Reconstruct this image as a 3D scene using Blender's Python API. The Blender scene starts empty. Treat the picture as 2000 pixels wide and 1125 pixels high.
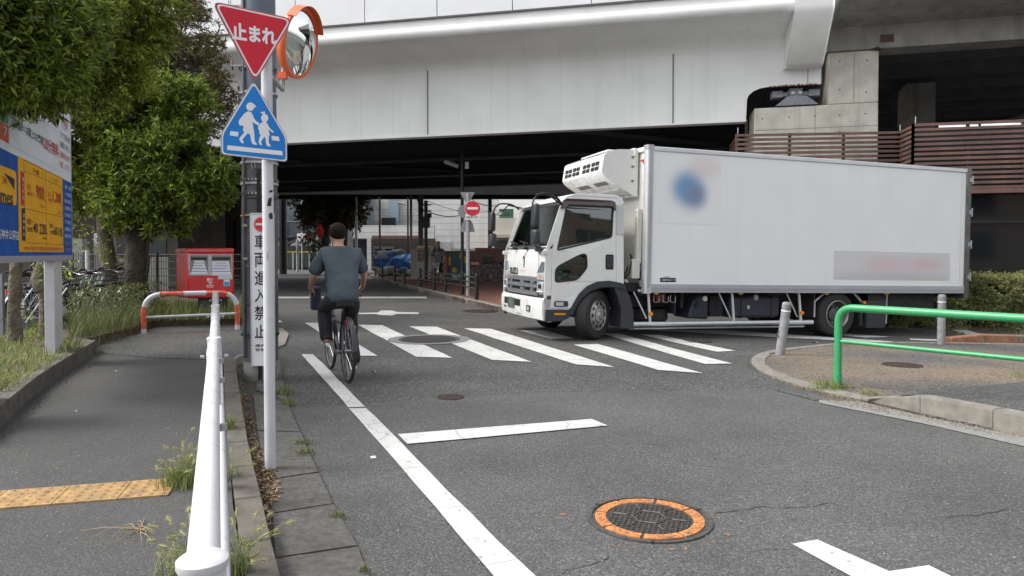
import bpy, math, random
import numpy as np
from mathutils import Vector, Matrix
from mathutils import noise as mnoise
from mathutils.geometry import tessellate_polygon, delaunay_2d_cdt
R = math.radians
random.seed(7); rng = np.random.default_rng(7)
scene = bpy.context.scene
COL = scene.collection

# ---------------------------------------------------------------- camera
CAMH = 1.4; FPX = 1390.0; PITCH = R(1.2); CY = 524.0
cam_d = bpy.data.cameras.new('camera'); cam = bpy.data.objects.new('camera', cam_d); COL.objects.link(cam)
cam.location = (0, 0, CAMH); cam.rotation_euler = (R(90) - PITCH, 0, 0)
cam_d.sensor_width = 36; cam_d.lens = 36 * FPX / 2000; cam_d.shift_y = -(562.5 - CY) / 2000
cam_d.clip_start = 0.05; cam_d.clip_end = 2000
scene.camera = cam

# ---------------------------------------------------------------- light
SUN_EL, SUN_AZ = R(50), R(264)      # azimuth measured clockwise from +Y
world = bpy.data.worlds.new('World'); scene.world = world; world.use_nodes = True
nt = world.node_tree; bg = nt.nodes['Background']
sky = nt.nodes.new('ShaderNodeTexSky'); sky.sky_type = 'NISHITA'; sky.sun_disc = False
sky.sun_elevation = SUN_EL; sky.sun_rotation = SUN_AZ; sky.air_density = 1.2; sky.dust_density = 4.0; sky.ozone_density = 1.2
hs = nt.nodes.new('ShaderNodeHueSaturation'); hs.inputs['Saturation'].default_value = 0.20
nt.links.new(sky.outputs[0], hs.inputs['Color']); nt.links.new(hs.outputs[0], bg.inputs[0]); bg.inputs[1].default_value = 0.15
sun_d = bpy.data.lights.new('sun', 'SUN'); sun = bpy.data.objects.new('sun', sun_d); COL.objects.link(sun)
sun_d.energy = 0.72; sun_d.angle = R(16); sun_d.color = (1.0, 0.93, 0.84)
sv = Vector((math.sin(SUN_AZ) * math.cos(SUN_EL), math.cos(SUN_AZ) * math.cos(SUN_EL), math.sin(SUN_EL)))
sun.rotation_euler = sv.to_track_quat('Z', 'Y').to_euler(); sun.location = sv * 40
scene.view_settings.view_transform = 'Standard'; scene.view_settings.look = 'None'
scene.view_settings.gamma = 1; scene.view_settings.use_curve_mapping = False
scene.view_settings.exposure = 1.16
scene.render.film_transparent = False

# ---------------------------------------------------------------- pixel -> place
def sm(a, b, x):
    t = min(1, max(0, (x - a) / (b - a))); return t * t * (3 - 2 * t)
def g(x, y):
    return -0.028 * (max(0, min(x, 12) - 1.6)) * sm(6.5, 11.5, y)
def ray(px, py):
    u = (px - 1000) / FPX; v = -(py - CY) / FPX
    return Vector((u, math.cos(PITCH) + v * math.sin(PITCH), -math.sin(PITCH) + v * math.cos(PITCH)))
EYE = Vector((0, 0, CAMH))
def P(px, py, dz=0.0):
    d = ray(px, py); z = dz; p = None
    for _ in range(8):
        t = (z - CAMH) / d.z; p = EYE + d * t; z = g(p.x, p.y) + dz
    return p
def P2(px, py, dz=0.0):
    p = P(px, py, dz); return (p.x, p.y)
def at(px, py, Y):
    d = ray(px, py); return EYE + d * (Y / d.y)
def onplane(px, py, o, n):
    d = ray(px, py); t = (o - EYE).dot(n) / d.dot(n); return EYE + d * t

# ---------------------------------------------------------------- objects
ORG = {}
def org_of(o):
    return ORG.get(o.name, Vector((0, 0, 0))) if o else Vector((0, 0, 0))
def tag(o, label=None, cat=None, group=None, kind=None):
    if label: o['label'] = label
    if cat: o['category'] = cat
    if group: o['group'] = group
    if kind: o['kind'] = kind
    return o
def root(name, loc, label=None, cat=None, group=None, kind=None, rz=0.0, world=True, rot=None):
    """an Empty at a thing's base; world=True: its parts are given in world coordinates"""
    o = bpy.data.objects.new(name, None); COL.objects.link(o); o.empty_display_size = 0.1
    o.location = loc
    if rot: o.rotation_euler = rot
    elif rz: o.rotation_euler = (0, 0, rz)
    ORG[o.name] = Vector(loc) if world else Vector((0, 0, 0))
    return tag(o, label, cat, group, kind)
def mesh_obj(name, verts, faces, mat, parent=None, smooth=False, bevel=0, org=None, angle=35):
    oo = org_of(parent) if parent else (Vector(org) if org is not None else Vector((0, 0, 0)))
    me = bpy.data.meshes.new(name)
    V = [(v[0] - oo.x, v[1] - oo.y, v[2] - oo.z) for v in verts]
    me.from_pydata(V, [], faces); me.update()
    if mat: me.materials.append(mat)
    if smooth:
        me.shade_smooth()
        try: me.set_sharp_from_angle(angle=R(angle))
        except Exception: pass
    o = bpy.data.objects.new(name, me); COL.objects.link(o)
    if parent:
        o.parent = parent; ORG[o.name] = oo
    else:
        o.location = oo; ORG[o.name] = oo
    if bevel:
        b = o.modifiers.new('b', 'BEVEL'); b.width = bevel; b.segments = 2; b.limit_method = 'ANGLE'; b.angle_limit = R(40)
        me.shade_smooth()
        try: me.set_sharp_from_angle(angle=R(50))
        except Exception: pass
    return o
class MB:
    def __init__(s): s.v = []; s.f = []
    def add(s, v, f):
        n = len(s.v); s.v += [tuple(p) for p in v]; s.f += [tuple(n + i for i in q) for q in f]; return s
    def hexa(s, p):
        return s.add(p, [(0, 3, 2, 1), (4, 5, 6, 7), (0, 1, 5, 4), (1, 2, 6, 5), (2, 3, 7, 6), (3, 0, 4, 7)])
    def box(s, c, d, rz=0.0, M=None):
        hx, hy, hz = d[0] / 2, d[1] / 2, d[2] / 2; ca, sa = math.cos(rz), math.sin(rz)
        p = []
        for z in (-hz, hz):
            for x, y in ((-hx, -hy), (hx, -hy), (hx, hy), (-hx, hy)):
                q = Vector((c[0] + x * ca - y * sa, c[1] + x * sa + y * ca, c[2] + z))
                p.append(M @ q if M else q)
        return s.hexa(p)
    def bx(s, x0, x1, y0, y1, z0, z1, M=None):
        return s.box(((x0 + x1) / 2, (y0 + y1) / 2, (z0 + z1) / 2), (abs(x1 - x0), abs(y1 - y0), abs(z1 - z0)), M=M)
    def tube(s, pts, r, n=8, cap=True):
        pts = [Vector(p) for p in pts]; m = len(pts); rr = r if isinstance(r, (list, tuple)) else [r] * m
        base = len(s.v); prev = None
        for i, p in enumerate(pts):
            t = (pts[min(i + 1, m - 1)] - pts[max(i - 1, 0)]).normalized()
            if prev is None:
                a = Vector((0, 0, 1)) if abs(t.z) < 0.9 else Vector((1, 0, 0)); u = t.cross(a).normalized()
            else:
                u = (prev - t * prev.dot(t)).normalized()
            prev = u; w = t.cross(u)
            for k in range(n):
                a = 2 * math.pi * k / n; s.v.append(tuple(p + (u * math.cos(a) + w * math.sin(a)) * rr[i]))
        for i in range(m - 1):
            for k in range(n):
                a = base + i * n + k; b = base + i * n + (k + 1) % n
                s.f.append((a, b, b + n, a + n))
        if cap:
            s.f.append(tuple(base + k for k in range(n))[::-1]); s.f.append(tuple(base + (m - 1) * n + k for k in range(n)))
        return s
    def lathe(s, prof, n=20, M=None):
        M = M or Matrix(); base = len(s.v); m = len(prof)
        for r, z in prof:
            for k in range(n):
                a = 2 * math.pi * k / n; s.v.append(tuple(M @ Vector((r * math.cos(a), r * math.sin(a), z))))
        for i in range(m - 1):
            for k in range(n):
                a = base + i * n + k; b = base + i * n + (k + 1) % n; s.f.append((a, b, b + n, a + n))
        if prof[0][0] > 1e-5: s.f.append(tuple(base + k for k in range(n))[::-1])
        if prof[-1][0] > 1e-5: s.f.append(tuple(base + (m - 1) * n + k for k in range(n)))
        return s
    def prism(s, poly, z0, z1, M=None, holes=()):
        """polygon in local xy extruded along local z, mapped by M"""
        M = M or Matrix(); loops = [list(poly)] + [list(h) for h in holes]
        flat = [p for l in loops for p in l]; n = len(flat)
        tri = tessellate_polygon([[Vector((p[0], p[1], 0)) for p in l] for l in loops])
        v = [M @ Vector((p[0], p[1], z0)) for p in flat] + [M @ Vector((p[0], p[1], z1)) for p in flat]
        f = []
        for t in tri:
            a, b, c = t
            ar = (flat[b][0]-flat[a][0])*(flat[c][1]-flat[a][1])-(flat[c][0]-flat[a][0])*(flat[b][1]-flat[a][1])
            if ar < 0: a, b, c = a, c, b
            f.append((a, c, b)); f.append((a + n, b + n, c + n))
        k = 0
        for li, l in enumerate(loops):
            m = len(l); A = sum(l[i][0]*l[(i+1)%m][1]-l[(i+1)%m][0]*l[i][1] for i in range(m))
            ccw = (A > 0) == (li == 0)
            for i in range(m):
                a, b = k + i, k + (i + 1) % m
                f.append((a, b, b + n, a + n) if ccw else (b, a, a + n, b + n))
            k += m
        return s.add(v, f)
    def ball(s, c, r, n=10, m=6, sc=(1, 1, 1)):
        base = len(s.v); c = Vector(c)
        for i in range(1, m):
            th = math.pi * i / m
            for k in range(n):
                a = 2 * math.pi * k / n
                s.v.append((c.x + r*sc[0]*math.sin(th)*math.cos(a), c.y + r*sc[1]*math.sin(th)*math.sin(a), c.z + r*sc[2]*math.cos(th)))
        for i in range(m - 2):
            for k in range(n):
                a = base + i*n + k; b = base + i*n + (k+1) % n; s.f.append((a, a + n, b + n, b))
        t = len(s.v); s.v.append((c.x, c.y, c.z + r*sc[2])); s.v.append((c.x, c.y, c.z - r*sc[2]))
        for k in range(n):
            s.f.append((base + k, base + (k+1) % n, t)); s.f.append((base + (m-2)*n + (k+1) % n, base + (m-2)*n + k, t + 1))
        return s
    def build(s, name, mat, parent=None, smooth=False, bevel=0, org=None, angle=35):
        return mesh_obj(name, s.v, s.f, mat, parent, smooth, bevel, org, angle)
def frame(o, x, up):
    """matrix: local x along x, local y along up, local z = x cross up"""
    x = Vector(x).normalized(); up = Vector(up).normalized(); z = x.cross(up)
    M = Matrix((x, up, z)).transposed().to_4x4(); M.translation = Vector(o); return M
def rrect(x0, x1, y0, y1, r, n=4):
    pts = []
    for cx, cy, a0 in ((x1 - r, y0 + r, -90), (x1 - r, y1 - r, 0), (x0 + r, y1 - r, 90), (x0 + r, y0 + r, 180)):
        for i in range(n + 1):
            a = R(a0 + 90 * i / n); pts.append((cx + r * math.cos(a), cy + r * math.sin(a)))
    return pts
def rpoly(pts, r, n=4):
    out = []; m = len(pts)
    for i in range(m):
        p = Vector(pts[i][:2]); a = Vector(pts[i-1][:2]) - p; b = Vector(pts[(i+1) % m][:2]) - p
        rr = r[i] if isinstance(r, (list, tuple)) else r
        if rr <= 0: out.append(tuple(p)); continue
        la = min(rr, a.length * .45); lb = min(rr, b.length * .45)
        A = p + a.normalized() * la; B = p + b.normalized() * lb
        for k in range(n + 1):
            t = k / n; q = A * (1-t)**2 + p * 2*t*(1-t) + B * t*t; out.append((q.x, q.y))
    return out
def circ(cx, cy, r, n=20, ry=None):
    return [(cx + r*math.cos(2*math.pi*i/n), cy + (ry or r)*math.sin(2*math.pi*i/n)) for i in range(n)]
def arc_pts(p0, p1, p2, r, n=5):
    """corner p1 of path p0-p1-p2 rounded"""
    p0, p1, p2 = Vector(p0), Vector(p1), Vector(p2)
    a = (p0 - p1).normalized() * r; b = (p2 - p1).normalized() * r
    return [p1 + a * (1-t)**2 + b * t*t for t in [k / n for k in range(n + 1)]]
def path(pts, r=0.05, n=5):
    out = [Vector(pts[0])]
    for i in range(1, len(pts) - 1): out += arc_pts(pts[i-1], pts[i], pts[i+1], r, n)
    return out + [Vector(pts[-1])]

# a sheet following the ground
def dens(poly, step):
    out = []
    for i in range(len(poly)):
        a = Vector(poly[i][:2]); b = Vector(poly[(i+1) % len(poly)][:2]); n = max(1, int((b-a).length / step))
        out += [tuple(a.lerp(b, k / n)) for k in range(n)]
    return out
def sheet(name, poly, dz, mat, parent=None, step=0.4, thick=0.0, jitter=0.0):
    loop = dens(poly, step)
    if jitter:
        loop = [(p[0] + jitter * mnoise.noise((p[0]*9, p[1]*9, 1)), p[1] + jitter * mnoise.noise((p[0]*9, p[1]*9, 7))) for p in loop]
    n = len(loop); pts = [Vector(p) for p in loop]
    xs = [p[0] for p in loop]; ys = [p[1] for p in loop]
    if (max(xs)-min(xs)) > step*2 and (max(ys)-min(ys)) > step*2:
        y = math.ceil(min(ys) / step) * step
        while y < max(ys):
            cr = []
            for i in range(n):
                (x1, y1), (x2, y2) = loop[i], loop[(i+1) % n]
                if (y1 > y) != (y2 > y): cr.append(x1 + (y - y1) / (y2 - y1) * (x2 - x1))
            cr.sort()
            for a, b in zip(cr[::2], cr[1::2]):
                x = math.ceil((a + step*.3) / step) * step
                while x < b - step*.3:
                    pts.append(Vector((x, y))); x += step
            y += step
    V, E, F, *_ = delaunay_2d_cdt(pts, [], [list(range(n))], 1, 1e-5)
    v = [(p.x, p.y, g(p.x, p.y) + dz) for p in V]; f = []
    for q in F:
        a, b, c = V[q[0]], V[q[1]], V[q[2]]
        f.append(tuple(q) if (b-a).cross(c-a) > 0 else tuple(reversed(q)))
    if thick:
        m = len(v); A = sum(loop[i][0]*loop[(i+1)%n][1]-loop[(i+1)%n][0]*loop[i][1] for i in range(n))
        for p in loop: v.append((p[0], p[1], g(*p) + dz))
        for p in loop: v.append((p[0], p[1], g(*p) + dz - thick))
        for i in range(n):
            a, b = m + i, m + (i+1) % n
            f.append((a, a + n, b + n, b) if A > 0 else (b, b + n, a + n, a))
    org = None
    if parent is None: org = (sum(xs)/n, sum(ys)/n, g(sum(xs)/n, sum(ys)/n) + dz)
    return mesh_obj(name, v, f, mat, parent, org=org)
def stones(name, line, length, width, ztop, zbot, mat, parent, gap=0.012, side=1, bevel=True):
    """kerb stones laid end to end along a polyline, width measured to its left (side=1)"""
    pts = [Vector((p[0], p[1])) for p in line]; seg = []
    acc = 0.0; L = [0.0]
    for a, b in zip(pts, pts[1:]): acc += (b-a).length; L.append(acc)
    def pos(s):
        s = max(0, min(acc - 1e-6, s))
        for i in range(len(pts) - 1):
            if L[i+1] >= s:
                t = (s - L[i]) / max(1e-9, L[i+1] - L[i]); return pts[i].lerp(pts[i+1], t), (pts[i+1]-pts[i]).normalized()
    n = max(1, int(round(acc / length))); l = acc / n
    for k in range(n):
        a, ta = pos(k*l + gap/2); b, tb = pos((k+1)*l - gap/2)
        na = Vector((-ta.y, ta.x)) * side * width; nb = Vector((-tb.y, tb.x)) * side * width
        zt = ztop(k / max(1, n-1)) if callable(ztop) else ztop
        zt2 = ztop((k+1) / max(1, n-1)) if callable(ztop) else ztop
        j = random.uniform(-.003, .003)
        q = [a, b, b + nb, a + na]
        if side < 0: q = [a + na, b + nb, b, a]; zz = [zt, zt2, zt2, zt]
        zz = [zt, zt2, zt2, zt]
        bot = [(p.x, p.y, g(p.x, p.y) + zbot) for p in q]
        ch = 0.012
        cen = sum(q, Vector((0, 0))) / 4
        sh = [(p + (cen - p).normalized() * ch) for p in q]
        mid = [(p.x, p.y, g(p.x, p.y) + z + j - ch) for p, z in zip(q, zz)]
        top = [(p.x, p.y, g(p.x, p.y) + z + j) for p, z in zip(sh, zz)]
        f = [(0, 3, 2, 1)]
        for lo in (0, 4):
            for i in range(4): f.append((lo+i, lo+(i+1) % 4, lo+4+(i+1) % 4, lo+4+i))
        f.append((8, 9, 10, 11))
        mesh_obj(name, bot + mid + top, f, mat, parent)
def text(s, mat, parent, M, w=None, h=None, name='lettering', off=0.0, ext=0.0008, cx=True):
    """flat lettering; fitted to w x h and centred on M's origin, in M's xy plane"""
    c = bpy.data.curves.new('t', 'FONT'); c.body = s; c.extrude = 0; c.resolution_u = 2; c.offset = off
    c.align_x = 'LEFT'
    o = bpy.data.objects.new('t', c); COL.objects.link(o)
    me = bpy.data.meshes.new_from_object(o.evaluated_get(bpy.context.evaluated_depsgraph_get()))
    bpy.data.objects.remove(o); V = [v.co.copy() for v in me.vertices]; F = [tuple(p.vertices) for p in me.polygons]
    bpy.data.meshes.remove(me); bpy.data.curves.remove(c)
    if not V: return None
    x0 = min(v.x for v in V); x1 = max(v.x for v in V); y0 = min(v.y for v in V); y1 = max(v.y for v in V)
    sy = h / (y1-y0) if h else w / (x1-x0); sx = w / (x1-x0) if w else sy
    W = [M @ Vector(((v.x-(x0+x1)/2)*sx, (v.y-(y0+y1)/2)*sy, ext)) for v in V]
    return mesh_obj(name, W, F, mat, parent)
def copy_tree(o, parent=None):
    c = o.copy(); COL.objects.link(c)
    if parent: c.parent = parent
    for ch in list(o.children): copy_tree(ch, c)
    return c

# ---------------------------------------------------------------- materials
MATS = {}
def nn(nt, t, **k):
    n = nt.nodes.new(t)
    for a, b in k.items(): setattr(n, a, b)
    return n
def mat(name, col, rough=0.6, metal=0.0, n=None, bump=None, streak=None, spec=0.5, dirt=None, coat=0, coord='Object', emit=None, sss=None):
    """n=(scale, amount) colour noise; bump=(scale, strength, distance); streak=(amount, colour) vertical runs; dirt=(scale, amount, colour)"""
    if name in MATS: return MATS[name]
    m = bpy.data.materials.new(name); m.use_nodes = True; t = m.node_tree; L = t.links
    b = t.nodes['Principled BSDF']; b.inputs['Roughness'].default_value = rough; b.inputs['Metallic'].default_value = metal
    b.inputs['Specular IOR Level'].default_value = spec
    if coat: b.inputs['Coat Weight'].default_value = coat; b.inputs['Coat Roughness'].default_value = 0.08
    col4 = (*col, 1); tc = nn(t, 'ShaderNodeTexCoord'); co = tc.outputs['Object']
    if coord == 'World':
        ge = nn(t, 'ShaderNodeNewGeometry'); co = ge.outputs['Position']
    cur = None
    def mix(fac, a, bcol):
        x = nn(t, 'ShaderNodeMix', data_type='RGBA')
        if isinstance(fac, float): x.inputs[0].default_value = fac
        else: L.new(fac, x.inputs[0])
        for s, i in ((a, 6), (bcol, 7)):
            if isinstance(s, tuple): x.inputs[i].default_value = (*s[:3], 1)
            else: L.new(s, x.inputs[i])
        return x.outputs[2]
    def noise_fac(scale, detail=5, vec=None, lo=.3, hi=.7):
        q = nn(t, 'ShaderNodeTexNoise'); q.inputs['Scale'].default_value = scale; q.inputs['Detail'].default_value = detail
        L.new(vec or co, q.inputs['Vector']); r = nn(t, 'ShaderNodeMapRange')
        r.inputs[1].default_value = lo; r.inputs[2].default_value = hi; L.new(q.outputs[0], r.inputs[0]); return r.outputs[0]
    cur = col
    if n:
        lo = tuple(c * (1 - n[1]) for c in col); hi = tuple(min(1, c * (1 + n[1])) for c in col)
        cur = mix(noise_fac(n[0]), lo, hi)
    if streak:
        mp = nn(t, 'ShaderNodeMapping'); mp.inputs['Scale'].default_value = (1, 1, 0.06); L.new(co, mp.inputs[0])
        f = noise_fac(streak[2] if len(streak) > 2 else 6, 4, mp.outputs[0], .52, .75)
        mu = nn(t, 'ShaderNodeMath', operation='MULTIPLY'); L.new(f, mu.inputs[0]); mu.inputs[1].default_value = streak[0]
        cur = mix(mu.outputs[0], cur, streak[1])
    if dirt:
        f = noise_fac(dirt[0], 8, None, .5, .68); mu = nn(t, 'ShaderNodeMath', operation='MULTIPLY'); L.new(f, mu.inputs[0]); mu.inputs[1].default_value = dirt[1]
        cur = mix(mu.outputs[0], cur, dirt[2])
    if isinstance(cur, tuple): b.inputs['Base Color'].default_value = (*cur[:3], 1)
    else: L.new(cur, b.inputs['Base Color'])
    if n or dirt:
        r = nn(t, 'ShaderNodeMapRange'); L.new(noise_fac((n or dirt)[0] * 2.3), r.inputs[0])
        r.inputs[3].default_value = max(0.02, rough - .07); r.inputs[4].default_value = min(1, rough + .1); L.new(r.outputs[0], b.inputs['Roughness'])
    if bump:
        q = nn(t, 'ShaderNodeTexNoise'); q.inputs['Scale'].default_value = bump[0]; q.inputs['Detail'].default_value = 5; L.new(co, q.inputs['Vector'])
        bp = nn(t, 'ShaderNodeBump'); bp.inputs['Strength'].default_value = bump[1]; bp.inputs['Distance'].default_value = bump[2]
        L.new(q.outputs[0], bp.inputs['Height']); L.new(bp.outputs[0], b.inputs['Normal'])
    if emit: b.inputs['Emission Color'].default_value = (*emit[0], 1); b.inputs['Emission Strength'].default_value = emit[1]
    MATS[name] = m; return m
def leafmat(name, cols, trans=0.25, rough=0.5):
    m = bpy.data.materials.new(name); m.use_nodes = True; t = m.node_tree; L = t.links; b = t.nodes['Principled BSDF']
    ge = nn(t, 'ShaderNodeNewGeometry'); cr = nn(t, 'ShaderNodeValToRGB'); el = cr.color_ramp.elements
    L.new(ge.outputs['Random Per Island'], cr.inputs[0])
    for i, c in enumerate(cols):
        e = el[i] if i < 2 else el.new(0); e.position = i / (len(cols) - 1); e.color = (*c, 1)
    no = nn(t, 'ShaderNodeTexNoise'); no.inputs['Scale'].default_value = 1.6; tc = nn(t, 'ShaderNodeTexCoord'); L.new(tc.outputs['Object'], no.inputs['Vector'])
    hsv = nn(t, 'ShaderNodeHueSaturation'); mr = nn(t, 'ShaderNodeMapRange'); mr.inputs[1].default_value = .3; mr.inputs[2].default_value = .7
    mr.inputs[3].default_value = .7; mr.inputs[4].default_value = 1.35; L.new(no.outputs[0], mr.inputs[0]); L.new(mr.outputs[0], hsv.inputs['Value'])
    L.new(cr.outputs[0], hsv.inputs['Color']); L.new(hsv.outputs[0], b.inputs['Base Color']); b.inputs['Roughness'].default_value = rough
    b.inputs['Specular IOR Level'].default_value = 0.35
    tr = nn(t, 'ShaderNodeBsdfTranslucent'); L.new(hsv.outputs[0], tr.inputs[0]); mx = nn(t, 'ShaderNodeMixShader'); mx.inputs[0].default_value = trans
    out = t.nodes['Material Output']; L.new(b.outputs[0], mx.inputs[1]); L.new(tr.outputs[0], mx.inputs[2]); L.new(mx.outputs[0], out.inputs[0])
    return m
def asphalt(name, base, scale, contrast, bumpd, patch=0.25, tint=None):
    m = bpy.data.materials.new(name); m.use_nodes = True; t = m.node_tree; L = t.links; b = t.nodes['Principled BSDF']
    ge = nn(t, 'ShaderNodeNewGeometry'); pos = ge.outputs['Position']
    vo = nn(t, 'ShaderNodeTexVoronoi'); vo.inputs['Scale'].default_value = scale; L.new(pos, vo.inputs['Vector'])
    bw = nn(t, 'ShaderNodeSeparateColor'); L.new(vo.outputs['Color'], bw.inputs[0])
    r1 = nn(t, 'ShaderNodeValToRGB'); r1.color_ramp.elements[0].color = (base*(1-contrast),)*3 + (1,); r1.color_ramp.elements[0].position = 0.0
    r1.color_ramp.elements[1].color = (base*(1+contrast), base*(1+contrast*.98), base*(1+contrast*.92), 1); r1.color_ramp.elements[1].position = .82
    e = r1.color_ramp.elements.new(1.0); e.color = (base*(1+contrast*3.2), base*(1+contrast*3.1), base*(1+contrast*2.8), 1)
    L.new(bw.outputs[0], r1.inputs[0])
    n1 = nn(t, 'ShaderNodeTexNoise'); n1.inputs['Scale'].default_value = .9; n1.inputs['Detail'].default_value = 8; n1.inputs['Roughness'].default_value = .62; L.new(pos, n1.inputs['Vector'])
    mr = nn(t, 'ShaderNodeMapRange'); mr.inputs[1].default_value = .3; mr.inputs[2].default_value = .7; mr.inputs[3].default_value = 1 - patch; mr.inputs[4].default_value = 1 + patch; L.new(n1.outputs[0], mr.inputs[0])
    hsv = nn(t, 'ShaderNodeHueSaturation'); L.new(mr.outputs[0], hsv.inputs['Value']); L.new(r1.outputs[0], hsv.inputs['Color'])
    col = hsv.outputs[0]
    if tint:
        n2 = nn(t, 'ShaderNodeTexNoise'); n2.inputs['Scale'].default_value = tint[1]; n2.inputs['Detail'].default_value = 6; L.new(pos, n2.inputs['Vector'])
        m2 = nn(t, 'ShaderNodeMapRange'); m2.inputs[1].default_value = tint[2]; m2.inputs[2].default_value = tint[3]; L.new(n2.outputs[0], m2.inputs[0])
        mt = nn(t, 'ShaderNodeMath', operation='MULTIPLY'); L.new(m2.outputs[0], mt.inputs[0]); 
        v3 = nn(t, 'ShaderNodeMapRange'); L.new(bw.outputs[1], v3.inputs[0]); v3.inputs[1].default_value = .25; v3.inputs[2].default_value = .6; L.new(v3.outputs[0], mt.inputs[1])
        mx = nn(t, 'ShaderNodeMix', data_type='RGBA'); L.new(mt.outputs[0], mx.inputs[0]); L.new(col, mx.inputs[6]); mx.inputs[7].default_value = (*tint[0], 1); col = mx.outputs[2]
    L.new(col, b.inputs['Base Color']); b.inputs['Roughness'].default_value = .82; b.inputs['Specular IOR Level'].default_value = .35
    bp = nn(t, 'ShaderNodeBump'); bp.inputs['Strength'].default_value = .8; bp.inputs['Distance'].default_value = bumpd
    L.new(vo.outputs['Distance'], bp.inputs['Height']); bp.invert = True; L.new(bp.outputs[0], b.inputs['Normal'])
    MATS[name] = m; return m
def paintmat(name, col, under, wear=.62, scale=14):
    m = bpy.data.materials.new(name); m.use_nodes = True; t = m.node_tree; L = t.links; b = t.nodes['Principled BSDF']
    ge = nn(t, 'ShaderNodeNewGeometry'); pos = ge.outputs['Position']
    a = nn(t, 'ShaderNodeTexNoise'); a.inputs['Scale'].default_value = scale; a.inputs['Detail'].default_value = 10; a.inputs['Roughness'].default_value = .75; L.new(pos, a.inputs['Vector'])
    r = nn(t, 'ShaderNodeMapRange'); r.inputs[1].default_value = wear; r.inputs[2].default_value = wear + .06; L.new(a.outputs[0], r.inputs[0])
    c = nn(t, 'ShaderNodeTexNoise'); c.inputs['Scale'].default_value = 2.5; c.inputs['Detail'].default_value = 6; L.new(pos, c.inputs['Vector'])
    cr = nn(t, 'ShaderNodeMapRange'); cr.inputs[1].default_value = .3; cr.inputs[2].default_value = .7; L.new(c.outputs[0], cr.inputs[0])
    m1 = nn(t, 'ShaderNodeMix', data_type='RGBA'); L.new(cr.outputs[0], m1.inputs[0]); m1.inputs[6].default_value = (*[x*.82 for x in col], 1); m1.inputs[7].default_value = (*col, 1)
    v = nn(t, 'ShaderNodeTexVoronoi'); v.feature = 'DISTANCE_TO_EDGE'; v.inputs['Scale'].default_value = 1.7
    w = nn(t, 'ShaderNodeTexNoise'); w.inputs['Scale'].default_value = 4; L.new(pos, w.inputs['Vector'])
    ad = nn(t, 'ShaderNodeMix', data_type='RGBA'); ad.inputs[0].default_value = .12; L.new(pos, ad.inputs[6]); L.new(w.outputs[1], ad.inputs[7]); L.new(ad.outputs[2], v.inputs['Vector'])
    ck = nn(t, 'ShaderNodeMapRange'); ck.inputs[1].default_value = .0; ck.inputs[2].default_value = .012; ck.inputs[3].default_value = .55; ck.inputs[4].default_value = 0; L.new(v.outputs[0], ck.inputs[0])
    mxm = nn(t, 'ShaderNodeMath', operation='MAXIMUM'); L.new(r.outputs[0], mxm.inputs[0]); L.new(ck.outputs[0], mxm.inputs[1])
    m2 = nn(t, 'ShaderNodeMix', data_type='RGBA'); L.new(mxm.outputs[0], m2.inputs[0]); L.new(m1.outputs[2], m2.inputs[6]); m2.inputs[7].default_value = (*under, 1)
    L.new(m2.outputs[2], b.inputs['Base Color']); b.inputs['Roughness'].default_value = .6
    bp = nn(t, 'ShaderNodeBump'); bp.inputs['Strength'].default_value = .5; bp.inputs['Distance'].default_value = .002
    n3 = nn(t, 'ShaderNodeTexNoise'); n3.inputs['Scale'].default_value = 130; L.new(pos, n3.inputs['Vector']); L.new(n3.outputs[0], bp.inputs['Height']); L.new(bp.outputs[0], b.inputs['Normal'])
    MATS[name] = m; return m
def glassmat(name, tint, gloss=.06, rough=.02):
    m = bpy.data.materials.new(name); m.use_nodes = True; t = m.node_tree; L = t.links; out = t.nodes['Material Output']
    t.nodes.remove(t.nodes['Principled BSDF'])
    tr = nn(t, 'ShaderNodeBsdfTransparent'); tr.inputs[0].default_value = (*tint, 1)
    gl = nn(t, 'ShaderNodeBsdfGlossy'); gl.inputs['Roughness'].default_value = rough
    fr = nn(t, 'ShaderNodeLayerWeight'); fr.inputs[0].default_value = .35
    mr = nn(t, 'ShaderNodeMapRange'); mr.inputs[3].default_value = gloss; mr.inputs[4].default_value = .9; L.new(fr.outputs['Fresnel'], mr.inputs[0])
    mx = nn(t, 'ShaderNodeMixShader'); L.new(mr.outputs[0], mx.inputs[0]); L.new(tr.outputs[0], mx.inputs[1]); L.new(gl.outputs[0], mx.inputs[2]); L.new(mx.outputs[0], out.inputs[0])
    MATS[name] = m; return m

m_black = mat('black_steel', (.02, .02, .022), .45, .3)
m_rubber = mat('rubber', (.022, .022, .024), .8, n=(40, .3))
m_whitem = mat('white_metal', (.56, .57, .60), .32, n=(6, .05), dirt=(9, .10, (.45, .43, .4)))
m_galv = mat('galvanised', (.42, .43, .45), .42, .6, n=(20, .15))
m_alu = mat('aluminium', (.62, .64, .66), .35, .55, n=(8, .06))
m_conc = mat('concrete', (.56, .54, .47), .85, n=(3, .14), bump=(60, .4, .004), streak=(.4, (.30, .28, .24)), dirt=(1.3, .3, (.30, .28, .25)), coord='World')
m_kerb = mat('kerb_concrete', (.20, .19, .165), .88, n=(9, .25), bump=(90, .6, .004), dirt=(5, .5, (.13, .12, .1)), coord='World')
m_kerbd = mat('old_kerb_concrete', (.11, .10, .085), .9, n=(9, .3), bump=(70, .7, .005), dirt=(4, .6, (.07, .06, .045)), coord='World')
m_white = mat('white_paint_flat', (.78, .78, .77), .4)
m_blackf = mat('black_print', (.02, .02, .025), .5)
m_red = mat('red_print', (.62, .02, .04), .35, n=(4, .06))
m_glassd = glassmat('dark_glass', (.10, .11, .12), .10)
m_asn = asphalt('asphalt_near', .076, 105, .28, .003, .2)
m_asc = asphalt('asphalt_coarse', .064, 62, .44, .006, .2)
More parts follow.
